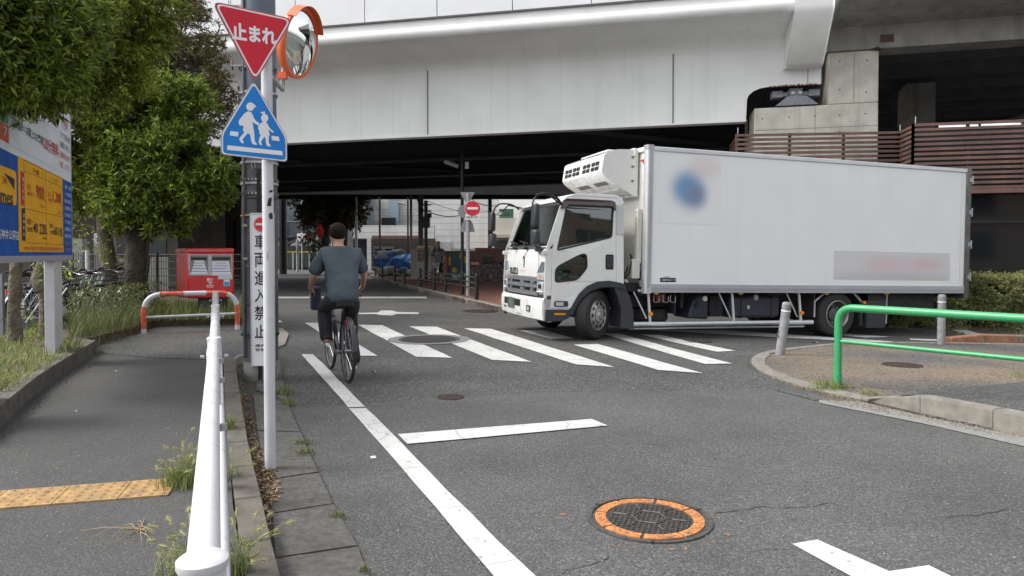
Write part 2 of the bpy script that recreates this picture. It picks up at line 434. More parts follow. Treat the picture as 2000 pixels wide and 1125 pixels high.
m_asw = asphalt('asphalt_walk', .060, 120, .22, .003, .16)
m_line = paintmat('road_paint', (.58, .58, .57), (.1, .1, .1), .585, 16)
# ================================================================ GROUND
def axis(lo, hi, step, far):
    a = [lo + i*step for i in range(int((hi-lo)/step) + 1)]; s = step; l = lo; h = hi; L_ = []; H_ = []
    while h < far: s *= 1.35; h += s; l -= s; L_.append(l); H_.append(h)
    return sorted(L_) + a + H_
gx = axis(-10, 14, .4, 500); gy = axis(0, 30, .4, 500)
gv = [(x, y, g(x, y)) for y in gy for x in gx]; nx = len(gx)
gf = [(j*nx+i, j*nx+i+1, (j+1)*nx+i+1, (j+1)*nx+i) for j in range(len(gy)-1) for i in range(nx-1)]
road = tag(mesh_obj('road', gv, gf, m_asc), 'grey coarse asphalt of the junction and the streets around it', kind='structure')
def pp(*a): return [P2(*q) for q in a]
near = [P2(567, 801), P2(700, 791), P2(880, 776), P2(1120, 766), P2(1520, 763), P2(1560, 765), P2(1640, 778), P2(2000, 855), (9, 3.5), (9, -3), (-.2, -3), (-.2, .6), P2(740, 1300), P2(699, 1097), P2(650, 987), P2(608, 889)]
sheet('road_surface', near, .004, m_asn, road, jitter=.02)
# painted markings
def mark(name, *px, dz=.009, step=.4):
    return sheet(name, pp(*px), dz, m_line, road, step=step, jitter=.012)
mark('edge_line', (589, 693), (612, 693), (713, 796), (681, 797))
mark('edge_line', (682, 799.5), (715, 799), (1040, 1127), (1120, 1208), (1030, 1208), (964, 1125), dz=.011)
mark('stop_line', (777, 851), (1156, 821), (1187, 834), (797, 870), dz=.013)
for q in [((595, 631), (630, 631), (737, 696), (697, 696)), ((699, 635), (747, 636), (883, 700), (813, 698)), ((799, 638), (852, 639), (1038, 708), (961, 704)),
          ((906, 642), (959, 643), (1200, 718), (1125, 713)), ((1015, 646), (1063, 646), (1122, 662), (1075, 663)), ((1120, 674), (1168, 673), (1373, 730), (1286, 724)),
          ((1175, 652), (1212, 653), (1430, 711), (1377, 712)), ((1250, 654), (1290, 655), (1436, 686), (1400, 688)),
          ((1250, 645), (1420, 646), (1746, 668), (1716, 670)), ((1560, 650), (1640, 651), (1742, 659), (1690, 660))]:
    mark('crosswalk_stripe', *q)
mark('lane_mark', (1846, 641), (1872, 641), (1928, 656), (1898, 657)); mark('lane_mark', (1777, 662), (1840, 664), (1840, 667), (1778, 665))
mark('stop_line', (520, 580), (832, 580), (835, 583), (520, 583))
mark('diamond_mark', (700, 612), (738, 611), (745, 607), (766, 607), (775, 610), (818, 611), (817, 614), (775, 614), (765, 617), (742, 616), (735, 614), (700, 614))
mark('guide_mark', (522, 622), (544, 625), (553, 630), (522, 631))
mark('lettering_stroke', (1549, 1065), (1596, 1057), (1737, 1119), (1812, 1108), (1900, 1150), (1990, 1200), (1830, 1230), (1700, 1150))
mark('survey_mark', (721, 893), (732, 892), (735, 897), (724, 898))
# cracks
m_crack = mat('crack_shadow_gap', (.018, .018, .018), .95)
def crack(px, w=.006):
    pts = [Vector(P2(*q)) for q in px]; out = []
    for a, b in zip(pts, pts[1:]):
        n = max(2, int((b-a).length / .04))
        for k in range(n):
            p = a.lerp(b, k / n); out.append(p + Vector((mnoise.noise((p.x*7, p.y*7, 3)), mnoise.noise((p.x*7, p.y*7, 9)))) * .05)
    m = len(out); v = []; f = []
    for i, p in enumerate(out):
        t = (out[min(i+1, m-1)] - out[max(0, i-1)]).normalized(); nrm = Vector((-t.y, t.x)) * w * (.25 + abs(mnoise.noise((p.x*20, p.y*20, 0)))) * (1 if 0 < i < m-1 else .1)
        for s in (-1, 1): q = p + nrm*s; v.append((q.x, q.y, g(q.x, q.y) + .0065))
    for i in range(m-1): f.append((2*i, 2*i+1, 2*i+3, 2*i+2))
    mesh_obj('crack', v, f, m_crack, road)
crack([(1395, 1003), (1440, 1001), (1490, 992), (1560, 992), (1640, 980)]); crack([(1100, 1125), (1150, 1105), (1200, 1080)])
crack([(1840, 1012), (1900, 1008), (1940, 1000), (1985, 992)], .005); crack([(1140, 945), (1165, 958), (1178, 965)], .003); crack([(770, 800), (900, 790), (930, 800)], .002)
crack([(1440, 1078), (1720, 1076)], .002); crack([(1330, 910), (1352, 898)], .002)

# ---- manholes
m_iron = mat('cast_iron', (.095, .09, .085), .5, .5, n=(30, .3), bump=(80, .4, .003))
m_irono = mat('rusty_iron', (.075, .05, .045), .6, .4, n=(30, .3))
m_orange = mat('orange_cover_paint', (.50, .20, .065), .7, n=(14, .25), dirt=(26, .8, (.12, .08, .06)))
def ring(r0, r1, z0, z1, a0=0, a1=360, n=48):
    b = MB(); k = max(2, int(n * (a1-a0) / 360)); v = []
    for i in range(k + 1):
        a = R(a0 + (a1-a0) * i / k); c, s = math.cos(a), math.sin(a)
        v += [(r0*c, r0*s, z0), (r1*c, r1*s, z0), (r1*c, r1*s, z1), (r0*c, r0*s, z1)]
    f = []
    for i in range(k):
        o = 4*i
        for j in range(4): f.append((o+j, o+4+j, o+4+(j+1) % 4, o+(j+1) % 4))
    if a1-a0 < 360: f += [(0, 1, 2, 3), (4*k+3, 4*k+2, 4*k+1, 4*k)]
    b.add(v, f); return b
def manhole(px, py, r, label, grid=14, orange=False, collar=None, dz=.004, m=None, parent=None):
    p = P(px, py); m = m or m_iron
    o = root('manhole_cover', (p.x, p.y, p.z + dz), label, 'manhole cover', world=False)
    if collar: MB().lathe([(r*1.02, .001), (collar, .004), (collar, -.01)], 40).build('collar', collar_mat, o)
    ring(r*.93, r, -.01, .008).build('outer_ring', m, o)
    MB().lathe([(r*.91, -.01), (r*.91, .002), (0, .002)], 40).build('cover', m, o)
    b = MB(); s = 2*r/grid; rr = r*(.66 if orange else .86)
    for i in range(-grid, grid):
        for a in (0, 1):
            c = (i + .5) * s*.9
            if abs(c) < rr:
                h = math.sqrt(rr*rr - c*c)
                if orange: b.box((0, c, .006), (2*h, s*.26, .006), rz=0) if a else b.box((c, 0, .0045), (s*.26, 2*h, .006))
                elif a: b.box((0, c, .005), (2*h, s*.35, .006))
                else: b.box((c, 0, .004), (s*.35, 2*h, .005))
    b.build('tread_pattern', m, o)['kind'] = 'stuff'
    if orange:
        for k in range(8): ring(r*.70, r*.87, .001, .0095, k*45+1.5, k*45+43).build('orange_band', m_orange, o)
        d = MB()
        for k in range(8):
            for j in range(12):
                a = R(k*45 + 6 + j*3); q = r*(.74 + .045*(j % 3)); d.box((q*math.cos(a), q*math.sin(a), .011), (.009, .009, .004))
        d.build('orange_stud', m_orange, o)['kind'] = 'stuff'
        d = MB()
        for k in range(3): a = R(40 + 120*k); d.box((r*.965*math.cos(a), r*.965*math.sin(a), .0085), (.03, .014, .004), rz=a)
        d.build('key_slot', m_crack, o)
        d = MB()
        for k in range(6):
            a = R(60*k); d.tube([(.09*math.cos(a), .09*math.sin(a), .011), (.09*math.cos(a+R(60)), .09*math.sin(a+R(60)), .011)], .005, 4)
            d.tube([(.12*math.cos(a), .12*math.sin(a), .011), (.19*math.cos(a), .19*math.sin(a), .011)], .006, 4)
        d.build('emblem', m, o)
    o.rotation_euler = (0, 0, R(-18)); return o
collar_mat = mat('collar_mortar', (.17, .17, .17), .9, n=(20, .2), bump=(80, .5, .003))
manhole(1268, 1015, .325, 'round iron cover with an orange ring, nearest the bottom of the view', orange=True, grid=22)
manhole(838, 664, .49, 'large round iron cover in a grey collar on the zebra crossing', grid=18, collar=.66, dz=.012)
manhole(940, 608, .45, 'dark round cover on the asphalt in front of the brick pavement', grid=14, m=m_irono)
manhole(880, 777, .13, 'small round cover where the two asphalt surfaces meet', grid=6, m=m_irono)
manhole(1345, 665, .36, 'round cover lying beside the front wheel of the truck', grid=12)
m_osp = paintmat('orange_splash', (.42, .17, .05), (.08, .08, .08), .47, 60)
for q in [(1195, 1068), (1238, 1072), (1310, 1076), (1345, 1073), (1390, 1062), (1425, 1048), (1095, 1006)]:
    p = P(*q); pts = [(p.x + .022*random.uniform(.2, 1.3)*math.cos(a), p.y + .018*random.uniform(.2, 1.4)*math.sin(a)) for a in [k*.7 for k in range(9)]]
    sheet('paint_splash', pts, .0065, m_osp, road, step=.05, jitter=.02)

# ---- left gutter, kerb, pavement
gut = [P2(565, 795), P2(589, 851), P2(608, 889), P2(623, 930), P2(650, 987), P2(699, 1097), P2(760, 1230)]
gin = [P2(466, 772), P2(476, 840), P2(487, 911), P2(505, 987), P2(520, 1050), P2(534, 1125), P2(560, 1230)]
m_gutter = mat('gutter_concrete', (.088, .084, .078), .9, n=(30, .35), bump=(120, .6, .003), dirt=(4, .6, (.055, .05, .044)), coord='World')
gutter = tag(sheet('gutter', [P2(452, 700), P2(500, 690), P2(560, 700), P2(550, 760)] + gut + gin[::-1], .005, mat('gutter_joint_dirt', (.05, .045, .04), .95, coord='World', n=(30, .4)), jitter=.01), 'narrow strip of old concrete gutter slabs along the left kerb', kind='structure')
def lerp2(a, b, t): return (a[0]+(b[0]-a[0])*t, a[1]+(b[1]-a[1])*t)
cuts = [(P2(495, 772), P2(560, 790)), (P2(503, 845), P2(587, 848)), (P2(520, 943), P2(622, 928)), (P2(531, 1009), P2(650, 990)), (P2(538, 1097), P2(697, 1072)), (P2(566, 1230), P2(757, 1225))]
for a, b in zip(cuts, cuts[1:]):
    q = [lerp2(a[0], b[0], .015), lerp2(a[1], b[1], .015), lerp2(a[1], b[1], .985), lerp2(a[0], b[0], .985)]
    sheet('slab', q, .018, m_gutter, gutter, step=.35, thick=.02, jitter=.012)
sheet('slab', [P2(512, 700), P2(545, 700), P2(560, 785), P2(500, 765)], .018, m_gutter, gutter, thick=.02, jitter=.012)
# concrete apron round the corner behind the utility pole
sheet('slab', [P2(518, 642), P2(552, 644), P2(564, 655), P2(556, 676), P2(518, 690)], .03, m_kerb, gutter, thick=.03)
KT = .11
kerb = root('kerb', P(480, 900), None, None, kind='structure')
stones('kerbstone', [P2(560, 1230), P2(534, 1125), P2(505, 987), P2(487, 911), P2(476, 840), P2(466, 772), P2(458, 716)], .6, .13, KT + .01, 0, m_kerbd, kerb, side=1)
stones('kerbstone', [P2(456, 706, KT), P2(470, 694, KT), P2(508, 684, KT), P2(520, 677, KT), P2(520, 655, KT)], .4, .13, KT + .005, 0, m_kerb, kerb, side=1)
walk = [P2(455, 1230, KT), P2(474, 1125, KT), P2(455, 987, KT), P2(447, 880, KT), P2(440, 772, KT), P2(432, 705, KT), P2(452, 700, KT), P2(505, 680, KT), P2(517, 664, KT), P2(517, 640, KT), P2(460, 628, KT), P2(300, 630, KT), P2(262, 648, KT), P2(180, 655, KT), P2(187, 690, KT), P2(77, 760, KT), P2(0, 828, KT), (-3.3, 3.2), (-3.6, -1), (-.05, -1)]
pave = tag(sheet('pavement', walk, KT, m_asw, thick=KT), 'dark asphalt footpath between the planter and the white railing', kind='structure')
sheet('paving_patch', [P2(434, 703, KT), P2(450, 699, KT), P2(505, 681, KT), P2(515, 660, KT), P2(470, 642, KT), P2(290, 640, KT), P2(262, 650, KT), P2(195, 657, KT), P2(200, 690, KT), P2(300, 700, KT)], KT + .005, m_asc, pave)
# tactile tiles
m_tact = mat('tactile_yellow', (.33, .205, .085), .85, n=(14, .3), dirt=(8, .75, (.17, .12, .075)), bump=(90, .4, .002))
tac = tag(root('tactile_strip', P(200, 965, KT)), 'yellow tactile tiles', kind='structure'); tac.name = 'tactile_paving'
A0 = Vector(P2(140, 951, KT)); A1 = Vector(P2(261, 942, KT)); e1 = (A1 - A0).normalized(); B0 = Vector(P2(121, 983, KT)); wd = B0 - A0; e2 = (wd - e1 * wd.dot(e1)).normalized()
ORG['tactile_paving'] = ORG['tactile_strip']
for k in range(-5, 2):
    o = A0 + e1 * .305 * k; b = MB(); T = .3; sk = wd.length
    M = Matrix(((e1.x, -e2.x, 0, o.x), (e1.y, -e2.y, 0, o.y), (0, 0, 1, g(o.x, o.y) + KT), (0, 0, 0, 1)))
    wl = .3 if k < 1 else .24
    b.prism([(0, -.3), (wl, -.3), (wl, 0), (0, 0)], -.01, .009, M)
    for i in range(5 if k < 1 else 4):
        for j in range(5):
            cx, cy = .03 + .06*i, -.03 - .06*j
            c8 = circ(cx, cy, .019, 8); c6 = circ(cx, cy, .010, 8)
            v = [M @ Vector((*p, .009)) for p in c8] + [M @ Vector((*p, .0145)) for p in c6]
            b.add(v, [(a, (a+1) % 8, 8+(a+1) % 8, 8+a) for a in range(8)] + [tuple(range(8, 16))])
    b.build('tile', m_tact, tac)
# planter kerb and soil
m_soil = mat('soil', (.085, .062, .04), .95, n=(14, .45), bump=(30, .8, .02), coord='World')
pk = root('planter_kerb', P(100, 720, KT), None, None, kind='structure')
stones('kerbstone', [P2(-40, 872, KT), P2(0, 836, KT), P2(79, 762, KT), P2(188, 688, KT)], .62, .14, KT + .16, .0, m_kerbd, pk, side=1)
stones('kerbstone', [P2(188, 688, KT), P2(150, 678, KT)], .5, .12, KT + .15, .0, m_kerbd, pk, side=1)
stones('kerbstone', [P2(170, 668, KT), P2(215, 659, KT), P2(262, 652, KT)], .5, .14, KT + .12, .0, m_kerbd, pk, side=1)
SO = KT + .13
def inn(p, d=.10): return (p[0]-.9*d, p[1]-.42*d)
soil = tag(sheet('soil', [inn(P2(-40, 872, KT)), inn(P2(0, 836, KT)), inn(P2(79, 762, KT)), inn(P2(186, 690, KT)), P2(140, 674, SO), P2(175, 660, SO), P2(252, 640, SO), P2(300, 624, SO), P2(520, 618, SO), P2(520, 600, SO), P2(350, 575, SO), P2(0, 585, SO), P2(-500, 600, SO), P2(-400, 850, SO)], SO, m_soil, thick=.15), 'planting bed', kind='structure')

# ---- right island
IZ = .02
m_isl = asphalt('asphalt_island', .075, 55, .5, .008, .2, tint=((.22, .165, .105), .55, .38, .6))
isl_front = [P2(1464, 706), P2(1469, 719), P2(1492, 733), P2(1533, 749), P2(1584, 763), P2(1629, 776), P2(1684, 785)]
isl_right = [P2(1802, 812), P2(2000, 853), P2(2300, 925)]
isl_back = [P2(2300, 676), P2(2000, 674), P2(1818, 671), P2(1658, 671), P2(1578, 678), P2(1511, 687), P2(1482, 694)]
island = tag(sheet('traffic_island', isl_front + isl_right + isl_back, IZ, m_isl, thick=IZ), 'gravelly asphalt corner island with sand-coloured patches and a concrete kerb', kind='structure')
ik = root('island_kerb', P(1500, 740), None, None, kind='structure')
stones('kerbstone', isl_back[::-1][0:1] + isl_front, .6, .17, IZ + .012, 0, m_kerb, ik, side=1)
stones('kerbstone', isl_back[1:], .6, .13, IZ + .01, 0, m_kerb, ik, side=1)
stones('kerbstone', [isl_front[-1]] + isl_right, .6, .16, lambda t: IZ + .012 + .13 * sm(-.05, .22, t), 0, m_kerb, ik, side=1, gap=.006)
# raised walk surface behind the high kerb
hi = [P2(1700, 779, .04), P2(1775, 771, .14), P2(2000, 812, .15), P2(2300, 870, .15), P2(2300, 790, .12), P2(2000, 738, .06), P2(1800, 765, .06)]
def tiltsheet(name, pts, m, parent):
    v = [(p[0], p[1], p[2]) for p in pts]; return mesh_obj(name, v, [tuple(range(len(v)))], m, parent)
sw = [P(1690, 781, .035), P(1775, 771, .145), P(2000, 814, .15), P(2300, 870, .15), P(2300, 780, .03), P(2000, 745, .03), P(1800, 766, .035)]
b = MB(); b.add(sw, [(0, 6, 1), (1, 6, 2), (2, 6, 5), (2, 5, 4), (2, 4, 3)]); b.build('pavement_ramp', m_asc, island)
gs = tag(sheet('gutter_strip', [P2(1600, 783), P2(1684, 787), P2(1802, 815), P2(2000, 856), P2(2300, 930), P2(2300, 958), P2(2000, 874), P2(1802, 829), P2(1600, 789)], .010, mat('light_gutter', (.21, .21, .20), .85, n=(20, .15), bump=(100, .4, .002), dirt=(6, .3, (.15, .14, .12)), coord='World'), jitter=.01), 'pale concrete gutter', kind='structure')
if 0: sheet('crack', [P2(1508, 762), P2(1570, 763), P2(1600, 783), P2(1588, 783), P2(1560, 766)], .008, m_line, road)
sheet('gutter_inlet', [P2(1512, 763), P2(1566, 764), P2(1600, 782), P2(1592, 784)], .010, m_asc, road)
manhole(1762, 717, .235, 'round rusty cover in the sand-coloured corner island', grid=10, m=m_irono, dz=IZ + .003)
# orange-topped kerb at the island's far edge
m_okerb = mat('orange_kerb_paint', (.27, .13, .075), .8, n=(10, .3), dirt=(5, 1.0, (.17, .15, .12)), coord='World')
ok = root('kerb', P(1930, 672), None, None, kind='structure')
stones('kerbstone', [P2(1858, 670), P2(1930, 672), P2(2010, 674), P2(2300, 680)], .6, .2, lambda t: .09 + .07*sm(0, .15, t), 0, m_okerb, ok, side=1)
# hedge bed kerb on the far side of the cross street
hk = root('kerb', P(1850, 622), None, None, kind='structure')
stones('kerbstone', [P2(1560, 612), P2(1740, 617), P2(1850, 622), P2(2010, 627), P2(2200, 633)], .6, .15, .12, 0, m_kerbd, hk, side=1)
sheet('road_edge', [P2(1735, 629), P2(2000, 640), P2(2000, 642.5), P2(1735, 631)], .008, m_line, road)

# ---- brick pavement under the bridge, right of the street
m_brickp = mat('brick_paving', (.16, .068, .05), .85, n=(6, .3), coord='World')
m_mort = mat('paving_joint', (.09, .07, .06), .95, coord='World', n=(20, .2))
kz = .12
kline = [P2(985, 612), P2(925, 597), P2(870, 583), P2(805, 566), P2(760, 553), P2(725, 542), P2(712, 532)]
bp = tag(sheet('brick_pavement', kline + [P2(740, 526), P2(1000, 526), (20, 40), (20, 22), P2(1300, 590)], kz, m_mort, thick=kz, step=.8), 'red brick pavement under the bridge', kind='structure')
stones('kerbstone', [P2(1060, 620), P2(985, 612), P2(925, 597), P2(870, 583), P2(805, 566), P2(760, 553), P2(725, 542)], .9, .16, kz + .02, 0, m_kerb, tag(root('kerb', P(870, 583)), kind='structure'), side=-1)
# nearest bricks piece by piece, the rest as one mesh
def inpoly(p, poly):
    c = False; n = len(poly)
    for i in range(n):
        (x1, y1), (x2, y2) = poly[i], poly[i-1]
        if (y1 > p[1]) != (y2 > p[1]) and p[0] < (x2-x1)*(p[1]-y1)/(y2-y1) + x1: c = not c
    return c
bpoly = [Vector(q) for q in [P2(978, 611), P2(925, 598.5), P2(880, 587), P2(880, 572), P2(985, 572), P2(1030, 600)]]; bpoly = [(p.x, p.y) for p in bpoly]
xs = [p[0] for p in bpoly]; ys = [p[1] for p in bpoly]; sb = MB(); cnt = 0; y = min(ys); row = 0
unit = None; rest = MB()
while y < max(ys):
    x = min(xs) + (row % 2) * .11
    while x < max(xs):
        if all(inpoly((x+a, y+c), bpoly) for a in (0, .2) for c in (0, .1)):
            z = g(x, y) + kz + .002 + random.uniform(0, .004)
            if cnt < 300:
                if unit is None:
                    u = MB().bx(.004, .206, .004, .101, 0, .012); unit = bpy.data.meshes.new('brick'); unit.from_pydata(u.v, [], u.f); unit.materials.append(m_brickp)
                o = bpy.data.objects.new('brick', unit); COL.objects.link(o); o.parent = bp; oo = org_of(bp); o.location = (x-oo.x, y-oo.y, z-oo.z)
            else: rest.bx(x+.004, x+.206, y+.004, y+.101, z, z+.012)
            cnt += 1
        x += .21
    y += .105; row += 1
if rest.v: tag(rest.build('brickwork', m_brickp, bp), kind='stuff')
big = MB(); y = 23.0
while y < 38:
    x = -8 + (int(y*10) % 2)*.3
    while x < 6:
        if inpoly((x, y), [(p[0], p[1]) for p in kline] + [P2(740, 526), (6, 40), (6, 23)]) and not inpoly((x, y), bpoly): big.bx(x, x+.59, y, y+.28, kz+.001+g(x,y), kz+.010+g(x,y))
        x += .6
    y += .3
tag(big.build('paving_course', m_brickp, bp), kind='stuff')
# ================================================================ BRIDGE
m_bpaint = mat('bridge_paint', (.71, .715, .71), .85, n=(.7, .06), streak=(.3, (.56, .56, .55), 3.5), bump=(2.2, .12, .02), coord='World')
m_bpanel = mat('bridge_panel', (.68, .69, .71), .5, n=(1.2, .05), bump=(26, .25, .006), coord='World')
m_bdark = mat('gloom_black', (.016, .0155, .018), .7, n=(3, .3), coord='World')  # near-black carries the gloom under the bridge in its colour
m_seam = mat('seam_shadow', (.10, .10, .10), .8)
m_rust = mat('red_oxide', (.17, .07, .05), .8, n=(8, .4))
BA = R(11.6); BT = Vector((math.cos(BA), -math.sin(BA), 0)); BN = Vector((math.sin(BA), math.cos(BA), 0)); BO = Vector((0, 20.9, 0)); GR = .012
def BM(s0=0, n0=0): # local x along bridge, y inward, z up (with the slight grade)
    M = Matrix((BT, BN, Vector((0, 0, 1)))).transposed().to_4x4(); M.translation = BO + BT*s0 + BN*n0
    S = Matrix.Identity(4); S[2][0] = GR; return M @ S
B0M = BM()
def bs(px, py, noff=0):   # s and z of a pixel on the plane n = noff
    p = onplane(px, py, BO + BN*noff, BN); d = p - BO; s = d.dot(BT); return s, p.z - GR*s
def extr(b, prof, s0, s1, M=B0M):  # profile (n, z) swept along s
    n = len(prof); v = [M @ Vector((s0, q[0], q[1])) for q in prof] + [M @ Vector((s1, q[0], q[1])) for q in prof]
    f = [(i, (i+1) % n, n+(i+1) % n, n+i) for i in range(n)]
    tri = tessellate_polygon([[Vector((q[0], q[1], 0)) for q in prof]])
    for t in tri: f.append(tuple(t)); f.append((t[0]+n, t[2]+n, t[1]+n))
    return b.add(v, f)
bridge = root('bridge', BO, 'long pale grey painted girder bridge carrying the elevated line over the street', 'bridge')
zb = bs(1000, 256)[1]; sE = bs(1604, 160)[0]; sF = bs(1640, 10, -1.5)[0]; S0 = -34.0
sN, _ = bs(1457, 243); zN = bs(1530, 168)[1]
print('bridge', zb, sE, sF, sN, zN)
zc = bs(1000, 130)[1]; zs = bs(1000, 60, -1.5)[1]; zf = bs(1000, 22, -1.5)[1]
# web with the notch at its seat (polygon in s,z)
web = [(S0, zb), (sN, zb)] + [(sN + .02, zb + (zN-zb)*.62)] + [(sN + (.02 + .55*(1-math.cos(R(a)))), zb + (zN-zb)*(.62+.38*math.sin(R(a)))) for a in (22, 45, 68, 90)] + [(sE, zN), (sE, zc), (S0, zc)]
Mw = B0M @ Matrix(((1, 0, 0, 0), (0, 0, 1, 0), (0, 1, 0, 0), (0, 0, 0, 1)))
MB().prism(web, 0, .05, Mw).build('web', m_bpaint, bridge)
# curved overhang
cv = [(0, zc)] + [(-.42*(1-math.cos(R(a))), zc + .35*math.sin(R(a))) for a in (20, 40, 60, 80)]
cv = [(0, zc), (-.03, zc+.13), (-.12, zc+.25), (-.30, zc+.37), (-1.40, zs - .02), (-1.46, zs-.03)]
ov = cv + [(-1.55, zs+.02), (-1.60, zs+.12), (-1.56, zs+.24), (-1.5, zs+.30), (-1.5, zf), (-.9, zf), (-.9, zs+.35), (-.25, zc+.5), (.05, zc+.3), (.05, zc)]
b = MB(); extr(b, ov, S0, sF - .12); b.build('overhang', m_bpaint, bridge, smooth=True, angle=50)
# cap panels
k = 0; s = sF; seams = [bs(q, 40, -1.5)[0] for q in (713, 854)]; pw = seams[1]-seams[0]
s0 = seams[0] - 12*pw
while s0 < sF - .1:
    s1 = min(s0 + pw, sF); b = MB(); b.bx(s0+.012, s1-.012, -1.53, -1.46, zf+.02, zf+2.1, M=B0M); b.build('parapet_panel', m_bpanel, bridge); s0 += pw
b = MB(); b.bx(S0, sF, -1.46, -1.40, zf-.02, zf+2.1, M=B0M); b.build('parapet_backing', m_seam, bridge)
b = MB(); b.bx(S0, sF-.1, -1.56, -1.5, zf-.035, zf+.0, M=B0M); b.build('drip_edge', m_seam, bridge)
# big bracket over the seat
q0, q1 = bs(1556, 30, -1.5)[0], bs(1622, 30, -1.5)[0]; zk = bs(1560, 127, -.5)[1]
br = [(-1.68, zf+.1), (-1.68, zs+.0), (-1.62, zs-.15), (-.55, zk+.04), (-.45, zk), (.02, zk), (.02, zf+.1)]
b = MB(); extr(b, br, q0-.05, q1+.05); b.build('bracket', m_bpaint, bridge, bevel=.09)
b = MB(); extr(b, [(-1.62, zf+.1), (-1.6, zs+.05), (-.3, zc+.3), (.04, zc+.3), (.04, zf+.1)], sE-.05, sF-.12); b.build('end_plate', m_bpaint, bridge)
# seams in web
for px, y0 in ((835, 127), (1315, 104)):
    s, z1 = bs(px, y0); MB().bx(s-.022, s+.022, -.012, .0, zb, z1, M=B0M).build('joint_strip', mat('joint_grey', (.20, .20, .21), .6), bridge)
for px in (410, 1577):
    s, _ = bs(px, 240); MB().bx(s-.01, s+.01, -.006, .0, zb if px < 1500 else zN, zk if px > 1500 else zc, M=B0M).build('joint_strip', mat('joint_grey'  , (.2, .2, .21), .6), bridge)
fl = [bs(x, 200)[0] for x in (640, 700)]; dsp = 1.02
s = -20
b = MB()
while s < sE - 1:
    b.bx(s-.008, s+.008, -.004, .01, zb+.02, zc, M=B0M)
    v = [B0M @ Vector((s+dx, n-.004, z-.004)) for dx in (-.008, .008) for n, z in cv[:5]]; b.add(v, [(i, i+1, i+6, i+5) for i in range(4)])
    s += dsp
tag(b.build('weld_seam', mat('seam_grey', (.63, .635, .64), .5), bridge), kind='stuff')
b = MB(); b.bx(S0, sN, -.04, .3, zb-.05, zb-.002, M=B0M); b.build('bottom_flange', m_bpaint, bridge)
b = MB()
for i in range(12): b.bx(sN+.6+i*(sE-sN-.7)/12, sN+.6+i*(sE-sN-.7)/12+random.uniform(.05, (sE-sN-.7)/12), -.03, .02, zN-.02, zN+random.uniform(.01, .03), M=B0M)
tag(b.build('flaking_edge', m_rust, bridge), kind='stuff')
# underside
DW = 26.0
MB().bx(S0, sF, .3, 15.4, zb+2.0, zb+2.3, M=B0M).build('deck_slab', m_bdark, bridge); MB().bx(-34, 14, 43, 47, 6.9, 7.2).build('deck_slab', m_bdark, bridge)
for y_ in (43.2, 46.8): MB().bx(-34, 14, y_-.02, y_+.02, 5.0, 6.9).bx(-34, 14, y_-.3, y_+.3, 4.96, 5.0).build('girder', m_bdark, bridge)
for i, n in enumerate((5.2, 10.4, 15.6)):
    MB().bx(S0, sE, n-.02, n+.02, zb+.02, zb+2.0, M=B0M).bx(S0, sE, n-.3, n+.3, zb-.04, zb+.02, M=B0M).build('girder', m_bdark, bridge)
s = -30
while s < sE:
    b = MB()
    for k in (0, 1, 2):
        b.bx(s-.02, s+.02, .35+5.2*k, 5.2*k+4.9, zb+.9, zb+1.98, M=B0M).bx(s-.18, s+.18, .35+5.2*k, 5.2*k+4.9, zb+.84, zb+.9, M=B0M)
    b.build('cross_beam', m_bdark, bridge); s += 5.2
for k in range(3):
    s = -30 + k*10.4*1.5
    for j in range(3):
        b = MB(); p = B0M @ Vector((s, .4+j*5.2, zb+.12)); q = B0M @ Vector((s+5.0, 5.0+j*5.2, zb+.12)); b.tube([p, q], .11, 4); b.build('diagonal_brace', mat('brace_gloom', (.03, .03, .033), .7), bridge); s += 5.2  # underside gloom put into the brace colour as well
# bearing under the girder end
m_bear = mat('bearing_steel', (.22, .23, .25), .5, .4, n=(10, .2))
s, z = bs(1553, 190, .35); bearing = root('bridge_bearing', B0M @ Vector((s, .35, z)), 'grey steel bearing block with two bolts under the notched end of the bridge girder', 'bearing')
zt = bs(1553, 207, .35)[1]; zu = bs(1553, 176, .35)[1]; hw = (bs(1566, 190, .35)[0]-bs(1541, 190, .35)[0])/2
MB().bx(s-hw, s+hw, .2, .6, z-.05, zu+.02, M=B0M).build('block', m_bear, bearing, bevel=.01)
b = MB(); v = [B0M @ Vector((s+a, n, zz)) for n in (.1, .6) for a, zz in ((-.55, zt-.02), (.55, zt-.02), (.25, z-.02), (-.25, z-.02))]; b.hexa(v); b.build('base_plate', m_bear, bearing)
for sg in (-1, 1):
    MB().bx(s+sg*(hw+.02), s+sg*(hw+.17), .3, .6, z+.03, zu-.06, M=B0M).bx(s+sg*(hw+.17), s+sg*(hw+.45), .25, .6, z+.0, zu-.02, M=B0M).build('side_stop', m_bear, bearing)
    MB().tube([B0M @ Vector((s+sg*.09, .14, z+.08)), B0M @ Vector((s+sg*.09, .21, z+.08))], .045, 8).build('bolt', m_galv, bearing)
MB().bx(sN+.2, sE, 1.2, 1.3, zb-.2, zN+.8, M=B0M).build('inner_web', m_bdark, bridge)

